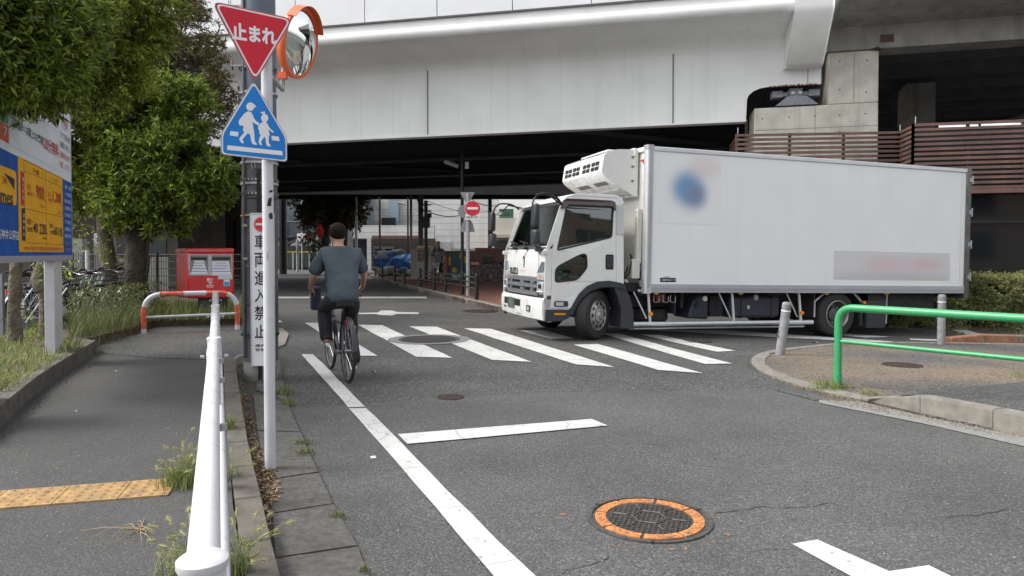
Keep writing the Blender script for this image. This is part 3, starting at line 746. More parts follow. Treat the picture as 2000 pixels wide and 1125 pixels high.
# ---- abutment
AN = .15
pier = root('bridge_pier', B0M @ Vector((bs(1600, 230)[0], 0, 0)), 'pale weathered concrete pier stepped up beside the end of the bridge', 'pier')
a0, zt0 = bs(1473, 213, AN); a1, _ = bs(1618, 205, AN); a2, _ = bs(1716, 200, AN); zs0 = bs(1545, 208, AN)[1]; zcol = bs(1660, 100, AN)[1]
MB().bx(a0, a2, AN, AN+2.2, -1, zs0, M=B0M).build('bearing_seat', m_conc, pier, bevel=.03)
MB().bx(a1, a2, AN+.003, AN+2.0, zs0, zcol, M=B0M).build('column', m_conc, pier, bevel=.03)
m_tie = mat('tie_hole', (.12, .11, .10), .9)
for px, py in ((1489, 232), (1541, 229), (1592, 226), (1640, 225), (1690, 222), (1640, 120), (1694, 118), (1640, 175), (1692, 180), (1640, 258), (1541, 262), (1592, 260)):
    s, z = bs(px, py, AN); MB().tube([B0M @ Vector((s, AN-.004, z)), B0M @ Vector((s, AN+.03, z))], .022, 8).build('tie_hole', m_tie, pier)
for s, za, zb_ in ((bs(1592, 230, AN)[0], -1, zs0-.02), (bs(1668, 150, AN)[0], zs0+.02, zcol-.02)):
    MB().bx(s-.006, s+.006, AN-.003, AN+.0, max(za, 3), zb_, M=B0M).build('form_joint', mat('form_joint', (.22, .215, .2), .9), pier)
MB().bx(a0+.02, a2, AN-.003, AN, zs0-.62, zs0-.605, M=B0M).build('form_joint', mat('form_joint', (.22, .215, .2), .9), pier)
# ---- concrete viaduct to the right
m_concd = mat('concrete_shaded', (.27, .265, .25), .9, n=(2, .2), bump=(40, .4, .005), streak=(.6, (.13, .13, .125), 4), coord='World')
via = root('viaduct', B0M @ Vector((a2+6, 0, 0)), 'weathered concrete station viaduct with a deep dark ribbed soffit', 'viaduct')
zbt = bs(1800, 96, AN-.1)[1]; zbb = bs(1800, 42, AN-.1)[1]
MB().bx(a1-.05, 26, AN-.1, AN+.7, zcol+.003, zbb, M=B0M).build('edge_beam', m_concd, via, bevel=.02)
b = MB(); v = []
for s in (sF+.12, 26):
    v += [B0M @ Vector((s, n, z)) for n, z in ((AN-.1, zbb-.01), (-1.9, zbb+.25), (-2.0, zbb+.3), (-2.0, zbb+1.6), (AN+.6, zbb+1.6), (AN+.6, zbb-.01))]
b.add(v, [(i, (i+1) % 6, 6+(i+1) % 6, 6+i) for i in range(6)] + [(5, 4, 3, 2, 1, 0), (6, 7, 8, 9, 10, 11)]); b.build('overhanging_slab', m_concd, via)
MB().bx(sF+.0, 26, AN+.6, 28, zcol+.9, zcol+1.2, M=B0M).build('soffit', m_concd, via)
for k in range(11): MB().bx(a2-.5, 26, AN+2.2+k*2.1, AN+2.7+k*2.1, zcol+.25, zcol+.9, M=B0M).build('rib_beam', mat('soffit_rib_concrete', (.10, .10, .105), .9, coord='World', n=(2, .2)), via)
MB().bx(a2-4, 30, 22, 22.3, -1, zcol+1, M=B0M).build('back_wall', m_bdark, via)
for q in ((2.5, 6.0), (9, 6), (2.5, 13), (9, 13)):
    MB().bx(a2+q[0], a2+q[0]+.9, q[1], q[1]+.9, -1, zcol+.3, M=B0M).build('column', m_concd, via)
s, z = bs(1732, 75, AN-.1); pl = root('plaque', B0M @ Vector((s, AN-.1, z)), 'small brown metal plaque fixed to the concrete beam above the pier', 'plaque')
w = .17; MB().bx(s-w, s+w, AN-.125, AN-.1, z-.1, z+.1, M=B0M).build('frame', mat('bronze', (.16, .09, .05), .5, .6), pl)
MB().bx(s-w+.02, s+w-.02, AN-.13, AN-.125, z-.08, z+.08, M=B0M).build('plate', mat('bronze_dark', (.06, .045, .035), .5, .5), pl)
for k in range(5): MB().bx(s-w+.04, s+w-.05-random.uniform(0, .08), AN-.132, AN-.13, z+.055-k*.026, z+.064-k*.026, M=B0M).build('raised_line', mat('bronze', (.16, .09, .05), .5, .6), pl)
# a crow-like bird on the ledge
s, z = bs(1713, 98, AN-.02); c = B0M @ Vector((s, AN-.06, z+.03))
bird = root('pigeon', c, 'small dark pigeon perched where the pier meets the concrete beam', 'bird')
MB().ball(c, .07, 10, 6, (1.5, .8, .8)).ball(c + Vector((.1, 0, .06)), .035, 8, 5).tube([c + Vector((-.08, 0, 0)), c + Vector((-.2, 0, -.03))], [.035, .012], 6).build('body', mat('dark_feathers', (.03, .03, .035), .7), bird, smooth=True)
c = c + Vector((.14, 0, .06)); MB().tube([c, c + Vector((.035, 0, -.005))], [.01, .002], 5).build('beak', m_black, bird)

# ---- brown louvre screen and station building
m_louv = mat('brown_louvre', (.12, .066, .055), .5, n=(2, .3), coord='World', streak=(.3, (.05, .03, .025)))
fence = root('louvre_screen', P(1788, 640), 'reddish brown horizontal louvre screen running above the truck and the dark station wall', 'screen')
pa = at(1441, 264, 18.65); pb_ = at(1758, 259, 18.2); pc = at(1788, 244, 17.15); pd = at(2120, 233, 16.3); pz = at(1425, 280, 20.6)
ZT = 4.52
def strip(b, p, q, z, h, d):
    a = Vector((p.x, p.y, z)); c = Vector((q.x, q.y, z)); t = (c-a).normalized(); n = Vector((-t.y, t.x, 0)) * d
    b.hexa([a, c, c+n, a+n] + [v + Vector((0, 0, h)) for v in (a, c, c+n, a+n)])
for (p, q, nsl, off) in ((pz, pa, 14, 0), (pa, pb_, 14, 0), (pb_, pc, 14, .0), (pc, pd, 14, .0)):
    for k in range(nsl):
        b = MB(); strip(b, p, q, ZT - .07 - k*.117, .064, .05); b.build('slat', m_louv, fence)
for (p, q) in ((pa, pb_), (pc, pd), (pb_, pc)):
    n = max(1, int((q-p).length / 1.05))
    for k in range(n + 1):
        c = p.lerp(q, k/n); MB().bx(c.x-.03, c.x+.03, c.y+.06, c.y+.12, ZT-14*.117, ZT+.01).build('mullion', m_louv, fence)
for p in (pa, pb_, pc): MB().tube([(p.x, p.y, ZT), (p.x, p.y, ZT+.16)], .012, 6).build('pin', m_galv, fence)
b = MB(); strip(b, pc, pd, ZT-14*.117-.06, .12, .3); b.build('bottom_rail', m_louv, fence)
st = root('station_building', P(1900, 630), 'dark glazed station wall behind the hedge under the brown louvre screen', 'building')
wa = Vector((pc.x-.3, pc.y+.35, 0)); wb = Vector((pd.x, pd.y+.35, 0)); wt = (wb-wa).normalized(); wn = Vector((-wt.y, wt.x, 0)); wl = (wb-wa).length
m_sg = mat('station_glass', (.012, .014, .016), .06, spec=.8); m_fr = mat('dark_frame', (.03, .03, .033), .4, .5)
Mst = frame(wa, wt, (0, 0, 1))
mu = [0, 1.45, 3.4, wl]
for a, c in zip(mu, mu[1:]):
    MB().bx(a+.05, c-.05, .25, 2.12, -.02, .0, M=Mst).build('pane', m_sg, st); MB().bx(a+.05, c-.05, 2.2, 2.9, -.02, .0, M=Mst).build('pane', m_sg, st)
for a in mu: MB().bx(a-.05, a+.05, 0, 2.92, -.03, .05, M=Mst).build('mullion', m_fr, st)
MB().bx(0, wl, 2.12, 2.2, -.03, .06, M=Mst).build('transom', m_fr, st); MB().bx(-.1, wl, -.4, .25, -.1, .06, M=Mst).build('plinth', m_concd, st)
MB().bx(.5, wl, 2.85, 4.4, -.4, -.25, M=Mst).build('upper_wall', m_fr, st)
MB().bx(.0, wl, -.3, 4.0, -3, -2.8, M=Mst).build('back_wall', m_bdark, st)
b = MB(); q = pa + Vector((0, .3, 0)); r_ = pb_ + Vector((.2, .3, 0)); strip(b, Vector((q.x, q.y, 0)), Vector((r_.x, r_.y, 0)), -1, 3.6, .2); b.build('lower_wall', m_fr, st)
# lit strip lights seen through the louvre
for px, py in ((1872, 246), (1955, 243)):
    p = at(px, py, 18.2); l = root('ceiling_light', p, 'thin white strip light glimpsed %s behind the top of the brown louvre' % ('nearer the truck' if px < 1900 else 'at the far right'), 'light', 'strip lights behind the louvre')
    MB().box(p, (.95, .1, .06)).build('tube', mat('lamp_glow', (.8, .8, .8), .5, emit=((.9, .95, 1), .35)), l); MB().box(p + Vector((0, 0, .05)), (1.0, .14, .03)).build('housing', m_galv, l)

# ================================================================ FAR SIDE OF THE UNDERPASS
m_tilew = mat('white_tile', (.55, .55, .54), .5, n=(.8, .1), coord='World', streak=(.3, (.32, .3, .28), 2))
m_grout = mat('tile_grout', (.20, .20, .20), .9)
m_dk = mat('dark_window', (.03, .035, .04), .15, spec=.8)
def FY(Y): return Y + 12 if 44 <= Y < 55 else Y
def wallpx(b, x0, x1, y0, y1, Y, depth=.5):
    Y = FY(Y)
    p = at(x0, y1, Y); q = at(x1, y0, Y); b.bx(p.x, q.x, Y, Y+depth, p.z, q.z); return p, q
def tiled(parent, x0, x1, y0, y1, Y, ch, cw, m, mg, name='tile_course', depth=.5):
    b = MB(); p, q = wallpx(b, x0, x1, y0, y1, Y, depth); Y = FY(Y); b.build('wall', mg, parent)
    z = p.z; rows = []
    while z < q.z - .02:
        c = MB(); c.bx(p.x, q.x, Y-.03, Y, z+.012, min(q.z, z+ch)-.012); c.build(name, m, parent); z += ch
def grp(name, px, py, Y, label, cat, **k):
    Y = FY(Y)
    p = at(px, py, Y); return root(name, (p.x, Y, 0), label, cat, **k)
wt_ = grp('tiled_building', 900, 500, 50, 'large pale building faced with white tiles beyond the underpass', 'building')
tiled(wt_, 838, 975, 370, 486, 50, .55, 1, m_tilew, m_grout)
tiled(wt_, 690, 842, 370, 445, 53, .55, 1, mat('grey_tile', (.42, .42, .41), .6, n=(1, .2), coord='World'), m_grout)
b = MB(); wallpx(b, 760, 778, 388, 440, 52.5, .4); b.build('blue_grey_panel', mat('bluegrey_clad', (.27, .33, .40), .6), wt_)
b = MB(); wallpx(b, 718, 728, 388, 440, 52.6, .4); b.build('blue_grey_panel', mat('bluegrey_clad', (.27, .33, .40), .6), wt_)
b = MB(); wallpx(b, 745, 772, 425, 440, 52.2, .5); b.build('dark_canopy', m_dk, wt_)
b = MB(); wallpx(b, 845, 880, 472, 490, 49.8, .3); b.build('shutter_door', mat('pale_shutter', (.45, .45, .44), .6), wt_)
b = MB(); wallpx(b, 702, 714, 424, 440, 52.2, .4); b.build('window', m_dk, wt_)
wh = grp('low_building', 760, 520, 48, 'low white tiled building with a brown awning behind the blue sheet', 'building')
tiled(wh, 690, 848, 440, 466, 48, .5, 1, m_tilew, m_grout)
tiled(wh, 717, 725, 466, 530, 48, .5, 1, m_tilew, m_grout)
b = MB(); wallpx(b, 690, 850, 466, 532, 49.2, .3); b.build('recess_wall', mat('dim_wall', (.10, .09, .085), .8), wh)
b = MB(); p, q = wallpx(b, 726, 815, 460, 466, 46.6, 1.5); b.build('awning', mat('brown_awning', (.13, .08, .06), .7), wh)
b = MB(); wallpx(b, 690, 716, 468, 524, 48.9, .3); b.build('door', m_dk, wh)
b = MB(); wallpx(b, 729, 768, 481, 500, 48.6, .3); b.build('noticeboard', mat('cream_panel', (.42, .40, .34), .7), wh)
for i, x in enumerate((732, 752)):
    b = MB(); wallpx(b, x, x+14, 486, 498, 48.5, .05); b.build('window', m_dk, wh)
rt = grp('shop_building', 980, 500, 47, 'cream corner building with a flat canopy seen behind the cab of the truck', 'building')
b = MB(); wallpx(b, 960, 1110, 426, 540, 47, 4); b.build('wall', mat('cream_wall', (.52, .48, .42), .8, n=(1, .08), coord='World'), rt)
b = MB(); wallpx(b, 964, 1110, 458, 464, 46.4, .8); b.build('canopy', mat('cream_trim', (.42, .39, .34), .8), rt)
b = MB(); wallpx(b, 966, 1000, 470, 490, 46.9, .2); b.build('window', m_dk, rt)
b = MB(); wallpx(b, 975, 1003, 408, 426, 47.2, .2); b.build('green_sign', mat('green_sign', (.04, .12, .06), .6), rt)
# pink low wall
m_pink = mat('pinkish_wall', (.27, .19, .175), .85, n=(1.5, .15), coord='World', streak=(.4, (.16, .12, .11)))
pw_ = grp('low_wall', 920, 540, 34, 'long low pinkish wall behind the parked bicycles', 'wall')
b = MB(); wallpx(b, 858, 1010, 490, 552, 36, .3); b.build('wall', m_pink, pw_); b = MB(); wallpx(b, 928, 1010, 484, 490, 35.8, .7); b.build('coping', mat('pink_coping', (.36, .16, .16), .8), pw_)
b = MB(); wallpx(b, 944, 962, 502, 512, 35.9, .1); b.build('vent', m_dk, pw_)
pil = grp('gate_pillar', 810, 540, 34, 'pale pillar standing between the blue sheet and the vending machine', 'pillar')
b = MB(); wallpx(b, 802, 813, 486, 546, 34.5, .4); b.build('pillar', mat('pale_pillar', (.36, .32, .30), .85, n=(3, .1)), pil)
# vending machine like rack, banners
vm = grp('vending_machine', 828, 545, 34, 'pale vending machine with rows of drinks beside the pillar', 'vending machine')
b = MB(); wallpx(b, 813, 843, 482, 544, 34.2, .7); b.build('cabinet', mat('offwhite_cab', (.36, .35, .33), .5), vm)
for r_ in range(3):
    b = MB(); wallpx(b, 816, 835, 488+r_*8, 494+r_*8, 34.1, .1); b.build('shelf', m_dk, vm)
    for i in range(6):
        b = MB(); wallpx(b, 817+i*3, 819+i*3, 489+r_*8, 494+r_*8, 34.05, .05); b.build('bottle', mat('bottle%d' % (i % 3), [(.5, .08, .06), (.1, .2, .5), (.5, .4, .1)][i % 3], .4), vm)
b = MB(); wallpx(b, 815, 842, 480, 484, 34.1, .1); b.build('light_strip', mat('vm_glow', (.9, .5, .2), .5), vm)
ps = grp('information_board', 868, 540, 33, 'orange and pink notice board standing behind the black railing', 'board')
b = MB(); wallpx(b, 860, 874, 498, 552, 33.5, .1); b.build('panel', mat('orange_pink', (.42, .17, .11), .7, n=(2, .4)), ps); b = MB(); wallpx(b, 874, 876, 494, 555, 33.4, .1); b.build('post', m_black, ps)
mu_ = grp('mural_panel', 895, 545, 32, 'teal panel with yellow shapes behind the railing by the no-entry sign', 'panel')
b = MB(); wallpx(b, 877, 916, 496, 558, 32.5, .15); b.build('panel', mat('teal_mural', (.035, .10, .13), .6, n=(1.5, .4)), mu_)
for (x0, x1, y0, y1) in ((876, 881, 502, 518), (883, 892, 523, 532), (897, 903, 494, 506), (905, 912, 500, 514)):
    b = MB(); wallpx(b, x0, x1, y0, y1, 32.44, .03); b.build('yellow_patch', mat('yellow_patch', (.50, .28, .03), .6), mu_)
for i in range(14):
    p = at(884 + i*2.2 + random.uniform(-1, 1), 544 + random.uniform(-4, 2), 32.4); MB().tube([p, p + Vector((random.uniform(-.1, .1), 0, .18))], .014, 4).build('white_squiggle', m_white, mu_)
po = grp('poster', 925, 520, 33, 'red and white poster hung on the wall right of the sign pole', 'poster')
b = MB(); wallpx(b, 917, 938, 507, 521, 33, .05); b.build('sheet', mat('poster_red', (.45, .05, .04), .5, n=(3, .5)), po); b = MB(); wallpx(b, 920, 935, 512, 517, 32.97, .03); b.build('white_area', m_white, po)
b = MB(); wallpx(b, 917, 930, 523, 536, 33, .05); b.build('paper', mat('paper_grey', (.32, .34, .36), .8), po)
# blue tarpaulin with junk
m_tarp = mat('blue_tarp', (.03, .13, .38), .45, n=(1.6, .35), bump=(2.5, .9, .15), coord='World')
tp = grp('tarpaulin', 768, 528, 38, 'bright blue tarpaulin covering a heap of materials beyond the railing', 'tarpaulin')
p0 = at(731, 526, 38.5); p1 = at(803, 498, 38.5); v = []; f = []; NXX, NZ = 40, 14
for j in range(NZ+1):
    for i in range(NXX+1):
        x = p0.x + (p1.x-p0.x)*i/NXX; z = p0.z + (p1.z-p0.z)*j/NZ + .12*mnoise.noise((x*1.3, 0, 4))*(j/NZ)
        y = 38.5 + .25*mnoise.noise((x*1.5, z*1.8, 2)) + .10*mnoise.noise((x*5, z*4, 2)) + .5*(j/NZ)**2; v.append((x, y, z))
for j in range(NZ):
    for i in range(NXX): a = j*(NXX+1)+i; f.append((a, a+1, a+NXX+2, a+NXX+1))
v += [(p0.x, 39.5, p0.z), (p1.x, 39.5, p0.z)]
mesh_obj('sheet', v, f, m_tarp, tp, smooth=True, angle=80)
hp = grp('rubbish_heap', 768, 535, 38, 'pale bags and sheets piled under and over the blue tarpaulin', 'heap')
for i in range(26):
    px = random.uniform(734, 800); up = random.random() < .45; p = at(px, random.uniform(492, 498) if up else random.uniform(524, 531), 38.6 if up else 38.0)
    r = random.uniform(.12, .28); v0 = MB().ball(p, r, 8, 6, (1.5, .8, .7)); v0.v = [(q[0]+.05*mnoise.noise((q[0]*6, q[1]*6, q[2]*6)), q[1], q[2]+.08*mnoise.noise((q[0]*5, q[2]*6, 1))) for q in v0.v]
    v0.build('bag', random.choice([mat('bag_white', (.45, .45, .45), .6), mat('bag_grey', (.25, .25, .26), .6), mat('bag_blue', (.1, .2, .4), .6)]), hp)
MB().bx(p0.x, p1.x, 39.6, 40.6, 0, at(760, 500, 39).z).build('stack_of_boards', m_dk, hp)
# scaffold-netted building
m_net = mat('scaffold_net', (.085, .105, .12), .75, n=(.5, .25), bump=(1.2, .6, .2), coord='World')
cb = grp('building_under_construction', 590, 526, 60, 'building wrapped in dark grey scaffold netting at the end of the street', 'building')
for i, (x0, x1) in enumerate(((534, 560), (560.6, 590), (590.6, 620), (620.6, 650))):
    for j, (y0, y1) in enumerate(((370, 404), (404.6, 432), (432.6, 460))):
        b = MB(); wallpx(b, x0, x1, y0, y1, 60 + .1*((i+j) % 2), .15); b.build('netting', m_net, cb)
v = []; f = []; p0 = at(534, 482, 59.6); p1 = at(650, 460, 59.6)
for j in range(9):
    for i in range(60):
        x = p0.x+(p1.x-p0.x)*i/59; fz = j/8; sag = .35*abs(math.sin(i*.21))*(1-fz); v.append((x, 59.6+.25*mnoise.noise((x*1.4, fz*3, 0)), p0.z+(p1.z-p0.z)*fz+sag))
for j in range(8):
    for i in range(59): a = j*60+i; f.append((a, a+1, a+61, a+60))
mesh_obj('rolled_net', v, f, mat('net_dark', (.05, .055, .06), .8), cb, smooth=True, angle=80)
for x in (534, 560, 590, 620, 648):
    p = at(x, 526, 59.4); MB().tube([(p.x, 59.4, 0), (p.x, 59.4, 9)], .05, 6).build('scaffold_pole', m_galv, cb)
b = MB(); wallpx(b, 534, 650, 480, 530, 61, .2); b.build('ground_floor', mat('dim_shop', (.06, .065, .06), .8), cb)
for x in (557, 572, 590, 604):
    b = MB(); wallpx(b, x-1, x+1, 492, 526, 60.6, .1); b.build('door_frame', m_tilew, cb)
for x in (559, 574, 592):
    b = MB(); wallpx(b, x, x+12, 494, 522, 60.8, .05); b.build('door_pane', mat('greenish_pane', (.09, .12, .11), .2), cb)
b = MB(); wallpx(b, 557, 610, 491, 493, 59.5, .1); b.build('yellow_rail', mat('yellow_rail', (.55, .45, .06), .6), cb)
bn = grp('banner', 596, 463, 57, 'white banner with black and red lettering hung on the scaffold netting', 'banner')
b = MB(); p, q = wallpx(b, 580, 610, 456, 472, 57, .04); b.build('cloth', m_white, bn)
c = at(597, 461, 57); text('きらぼし', m_blackf, bn, frame((c.x, 56.99, c.z), (1, 0, 0), (0, 0, 1)), w=.85*(q.x-p.x)*.8, h=.24)
c = at(590, 468, 57); text('現場', m_red, bn, frame((c.x, 56.99, c.z), (1, 0, 0), (0, 0, 1)), w=.4, h=.2)
for px, lab in ((563, 'orange traffic cone in front of the netted building'), (540, 'orange traffic cone half behind the white sign post')):
    p = P(px, 526); o = root('traffic_cone', p, lab, 'cone', 'traffic cones by the building site', world=False)
    MB().lathe([(.17, .03), (.03, .7)], 12).build('cone', mat('cone_orange', (.62, .10, .03), .5), o, smooth=True); MB().bx(-.2, .2, -.2, .2, 0, .03).build('base', m_black, o)
    MB().lathe([(.125, .25), (.09, .42)], 12).build('white_band', m_white, o)
rs = grp('no_entry_post', 607, 520, 52, 'small street post with a grubby round sign near the building site', 'sign')
p = P(607, 530); MB().tube([(p.x, 52, 0), (p.x, 52, 2.4)], .1, 8).build('post', mat('grubby_post', (.3, .28, .25), .8, n=(3, .4)), rs); c = at(606, 461, 51.8); MB().tube([(c.x, 51.8, c.z), (c.x, 51.75, c.z)], .3, 16).build('disc', mat('dull_red_disc', (.25, .08, .07), .6), rs)
ln = grp('lantern', 625, 451, 45, 'red paper lantern hanging under the tree at the end of the street', 'lantern')
c = at(625, 451, 45); MB().ball(c, .25, 12, 8, (1, 1, 1.8)).build('paper_shade', mat('lantern_red', (.6, .02, .02), .5), ln, smooth=True); MB().tube([c + Vector((0, 0, .42)), c + Vector((0, 0, .9))], .02, 5).build('cord', m_black, ln)
# brown tiled block on the left
bl = grp('brown_apartment_block', 405, 480, 46, 'dark brown tiled block behind the post box', 'building')
m_brt = mat('brown_tile', (.115, .10, .085), .7, n=(1, .12), coord='World'); m_brg = mat('brown_grout', (.055, .05, .045), .9)
tiled(bl, 330, 462, 372, 545, 40, .17, 1, m_brt, m_brg)
for (x0, x1, y0, y1) in ((380, 413, 384, 414), (380, 413, 474, 505)):
    b = MB(); wallpx(b, x0, x1, y0, y1, 39.9, .05); b.build('window', mat('window_frame_grey', (.25, .25, .25), .5), bl)
    for k in range(2):
        b = MB(); wallpx(b, x0+1.5+k*16, x0+15+k*16, y0+2, y1-2, 39.85, .03); b.build('pane', m_dk, bl)
c = at(391, 402, 39.8); text('テナント\n募集中', mat('faded_letter', (.2, .22, .22), .7), bl, frame((c.x, 39.83, c.z), (1, 0, 0), (0, 0, 1)), w=.38, h=.34)
b = MB(); wallpx(b, 452, 470, 388, 545, 39.3, .3); b.build('corner_pier', mat('pale_brown_tile', (.16, .145, .13), .7, n=(2, .1)), bl)
b = MB(); p, q = wallpx(b, 456, 459, 430, 540, 39.2, .1); b.build('drainpipe', m_black, bl)
nb = grp('rendered_house', 150, 500, 30, 'dull brown rendered house glimpsed behind the trees and the mesh fence', 'building')
b = MB(); wallpx(b, -500, 345, 250, 560, 30, 5); b.build('wall', mat('dull_render', (.13, .115, .10), .85, n=(.7, .25), coord='World', streak=(.4, (.07, .065, .06))), nb)
for x0 in (150, 215, 290, 20):
    b = MB(); wallpx(b, x0, x0+34, 470, 500, 29.95, .05); b.build('window', m_dk, nb)
# distant closing row so nothing is empty
fb = grp('distant_house', 660, 500, 75, 'pale greenish house front half hidden by the street tree', 'building')
b = MB(); wallpx(b, 640, 668, 380, 526, 64, 6); b.build('wall', mat('greenish_wall', (.30, .36, .33), .8, n=(1, .1)), fb)
b = MB(); wallpx(b, 640, 668, 398, 432, 63.9, .1); b.build('billboard', mat('tan_brick', (.30, .25, .18), .8, n=(2, .4)), fb)
fb2 = grp('distant_house', 690, 500, 75, 'grey house front with a dark balcony right of the street tree', 'building')
b = MB(); wallpx(b, 668, 712, 370, 530, 62, 6); b.build('wall', mat('grey_plaster', (.22, .22, .22), .8, n=(1, .2)), fb2)
b = MB(); wallpx(b, 680, 712, 398, 424, 61.9, .1); b.build('upper_facade', mat('tan_brick', (.30, .25, .18), .8), fb2); b = MB(); wallpx(b, 680, 716, 424, 440, 61.8, .1); b.build('balcony', m_dk, fb2)

# ---- poles under and beyond the bridge
def pole(name, px, ybase, ytop, r, m, label, cat='pole', Y=None, group=None):
    if Y is None: p = P(px, ybase); Y = p.y
    p = at(px, ybase, Y); q = at(px, ytop, Y)
    o = root(name, (p.x, Y, max(0, p.z)), label, cat, group); MB().tube([(p.x, Y, min(p.z, .1)), (p.x, Y, q.z)], r, 8).build('pole', m, o, smooth=True); return o, Vector((p.x, Y, q.z))
o, tp_ = pole('lamp_post', 903, 577, 300, .055, m_black, 'tall black lamp post with a tube lamp under the bridge, beside the no-entry sign', 'lamp')
a = at(895, 325, tp_.y); c = at(868, 315, tp_.y); MB().tube([a, c], .07, 8).build('lamp_head', mat('lamp_head_grey', (.35, .35, .34), .5), o); a2_ = at(912, 323, tp_.y); MB().tube([a, a2_], .04, 6).build('arm', m_black, o)
MB().box(a2_, (.12, .1, .22)).build('junction_box', m_galv, o)
pole('steel_pole', 742, 525, 385, .06, mat('dark_red_pole', (.035, .02, .02), .5), 'thin dark red-black pole in front of the blue tarpaulin', Y=42)
o, tp_ = pole('lamp_post', 797, 541, 385, .05, m_black, 'black lamp post with a short lamp arm, on the kerb by the tarpaulin', 'lamp')
a = at(797, 402, tp_.y); c = at(778, 396, tp_.y); MB().tube([a, at(788, 398, tp_.y), c], [.04, .05, .08], 6).build('lamp_head', m_galv, o)
pole('utility_pole', 822, 490, 375, .17, mat('brown_pole', (.10, .08, .065), .9), 'brown utility pole against the white tiled wall', Y=46)
pole('utility_pole', 803, 488, 375, .08, mat('grey_pole', (.14, .14, .14), .8), 'slim grey pole close behind the black lamp post', Y=45)
o, tp_ = pole('utility_pole', 832, 542, 392, .08, m_black, 'black pole with a loudspeaker box and insulators by the vending machine', Y=32)
p = at(832, 434, 32); MB().box(p, (.35, .3, .5)).box(p + Vector((.1, 0, .3)), (.3, .2, .2)).build('speaker_box', m_black, o)
for py in (400, 412): p = at(832, py, 32); MB().tube([p + Vector((-.25, 0, 0)), p + Vector((.25, 0, 0))], .03, 5).build('cross_arm', m_black, o)
pole('metal_pole', 696, 520, 385, .09, m_galv, 'light grey pole beside the cyclist head, far beyond', Y=45)
pole('utility_pole', 553, 535, 385, .26, mat('dark_pole', (.045, .042, .04), .85), 'thick dark utility pole in front of the netted building', Y=48)
pole('downpipe_pole', 957, 500, 385, .14, m_dk, 'dark vertical pipe at the corner of the white tiled building', 'pipe', Y=47)
def wire(name, pts, Y, label, r=.012, sag=.3):
    a, c = at(*pts[0], Y[0]), at(*pts[1], Y[1]); q = [a.lerp(c, t/12) - Vector((0, 0, sag*4*(t/12)*(1-t/12))) for t in range(13)]
    tag(MB().tube(q, r, 4).build(name, m_black, org=a), label, 'wire')
wire('overhead_wire', ((834, 392), (970, 410)), (32, 40), 'upper wire crossing the white tiled wall toward the truck')
wire('overhead_wire', ((834, 412), (900, 420)), (32, 36), 'lower sagging wire from the black pole to the sign pole', .02, .15)
wire('overhead_wire', ((814, 385), (832, 412)), (34, 32), 'short thick cable curving down to the black pole', .03, .2)
wire('overhead_wire', ((920, 388), (968, 402)), (24, 30), 'cable running off the no-entry pole to the cream building', .015, .1)
wire('overhead_wire', ((560, 395), (640, 385)), (48, 50), 'wire off the dark pole in front of the netting')
# black railings
def railing(name, posts, h, label, rails=(.1, .45, .8), rr=.022, m=m_black):
    pts = [P(*q, kz) for q in posts]; o = root(name, pts[0], label, 'railing')
    for p in pts: MB().tube([p, p + Vector((0, 0, h))], .055, 8).ball(p + Vector((0, 0, h)), .055, 8, 5).build('post', m, o, smooth=True)
    if rails:
        for fz in rails: MB().tube([p + Vector((0, 0, h*fz)) for p in pts], rr, 6).build('rail', mat('rail_bronze', (.10, .09, .07), .4, .6), o)
railing('railing', [(821, 561), (848, 567), (870, 571), (903, 577), (931, 587)], .68, 'black posts with three bronze rails on the kerb in front of the no-entry sign', (.45, .68, .9))
railing('railing', [(771, 550), (790, 556)], .62, 'short pair of black posts in the middle of the kerb', (.6,))
railing('railing', [(734, 540), (747, 544)], .62, 'farthest pair of black posts at the bend of the kerb', (.6, .85))
# small no entry sign
p = P(914, 579, kz); o = root('no_entry_sign', p, 'round red no-entry sign with a small white plate on a grey pole', 'sign')
zt_ = at(914, 377, p.y).z; MB().tube([p, (p.x, p.y, zt_)], .055, 10).build('pole', m_galv, o, smooth=True)
c = at(923, 407, p.y-.1); MB().tube([c, c + Vector((0, .02, 0))], .235, 24).build('rim', m_white, o)
MB().tube([c - Vector((0, .01, 0)), c], .222, 24).build('disc', m_red, o); MB().box(c - Vector((0, .015, 0)), (.32, .008, .07)).build('bar', m_white, o)
c = at(923, 424, p.y-.1); MB().box(c, (.42, .015, .16)).build('plate', m_white, o, bevel=.004); text('自転車を除く', m_blackf, o, frame(c - Vector((0, .012, 0)), (1, 0, 0), (0, 0, 1)), w=.36, h=.08)
bk = mat('sign_back', (.28, .29, .30), .5, .5)
c = at(913, 388, p.y+.08); MB().prism([(-.22, .19), (.22, .19), (0, -.2)], 0, .015, frame(c, (1, 0, 0), (0, 0, 1))).build('triangle_back', bk, o)
c = at(913, 440, p.y+.08); MB().prism([(-.22, -.2), (.22, -.2), (.16, .05), (0, .26), (-.16, .05)], 0, .015, frame(c, (1, 0, 0), (0, 0, 1))).build('shield_back', bk, o)
c = at(907, 413, p.y+.1); MB().tube([c, c + Vector((0, .02, 0))], .2, 16).build('round_back', bk, o)
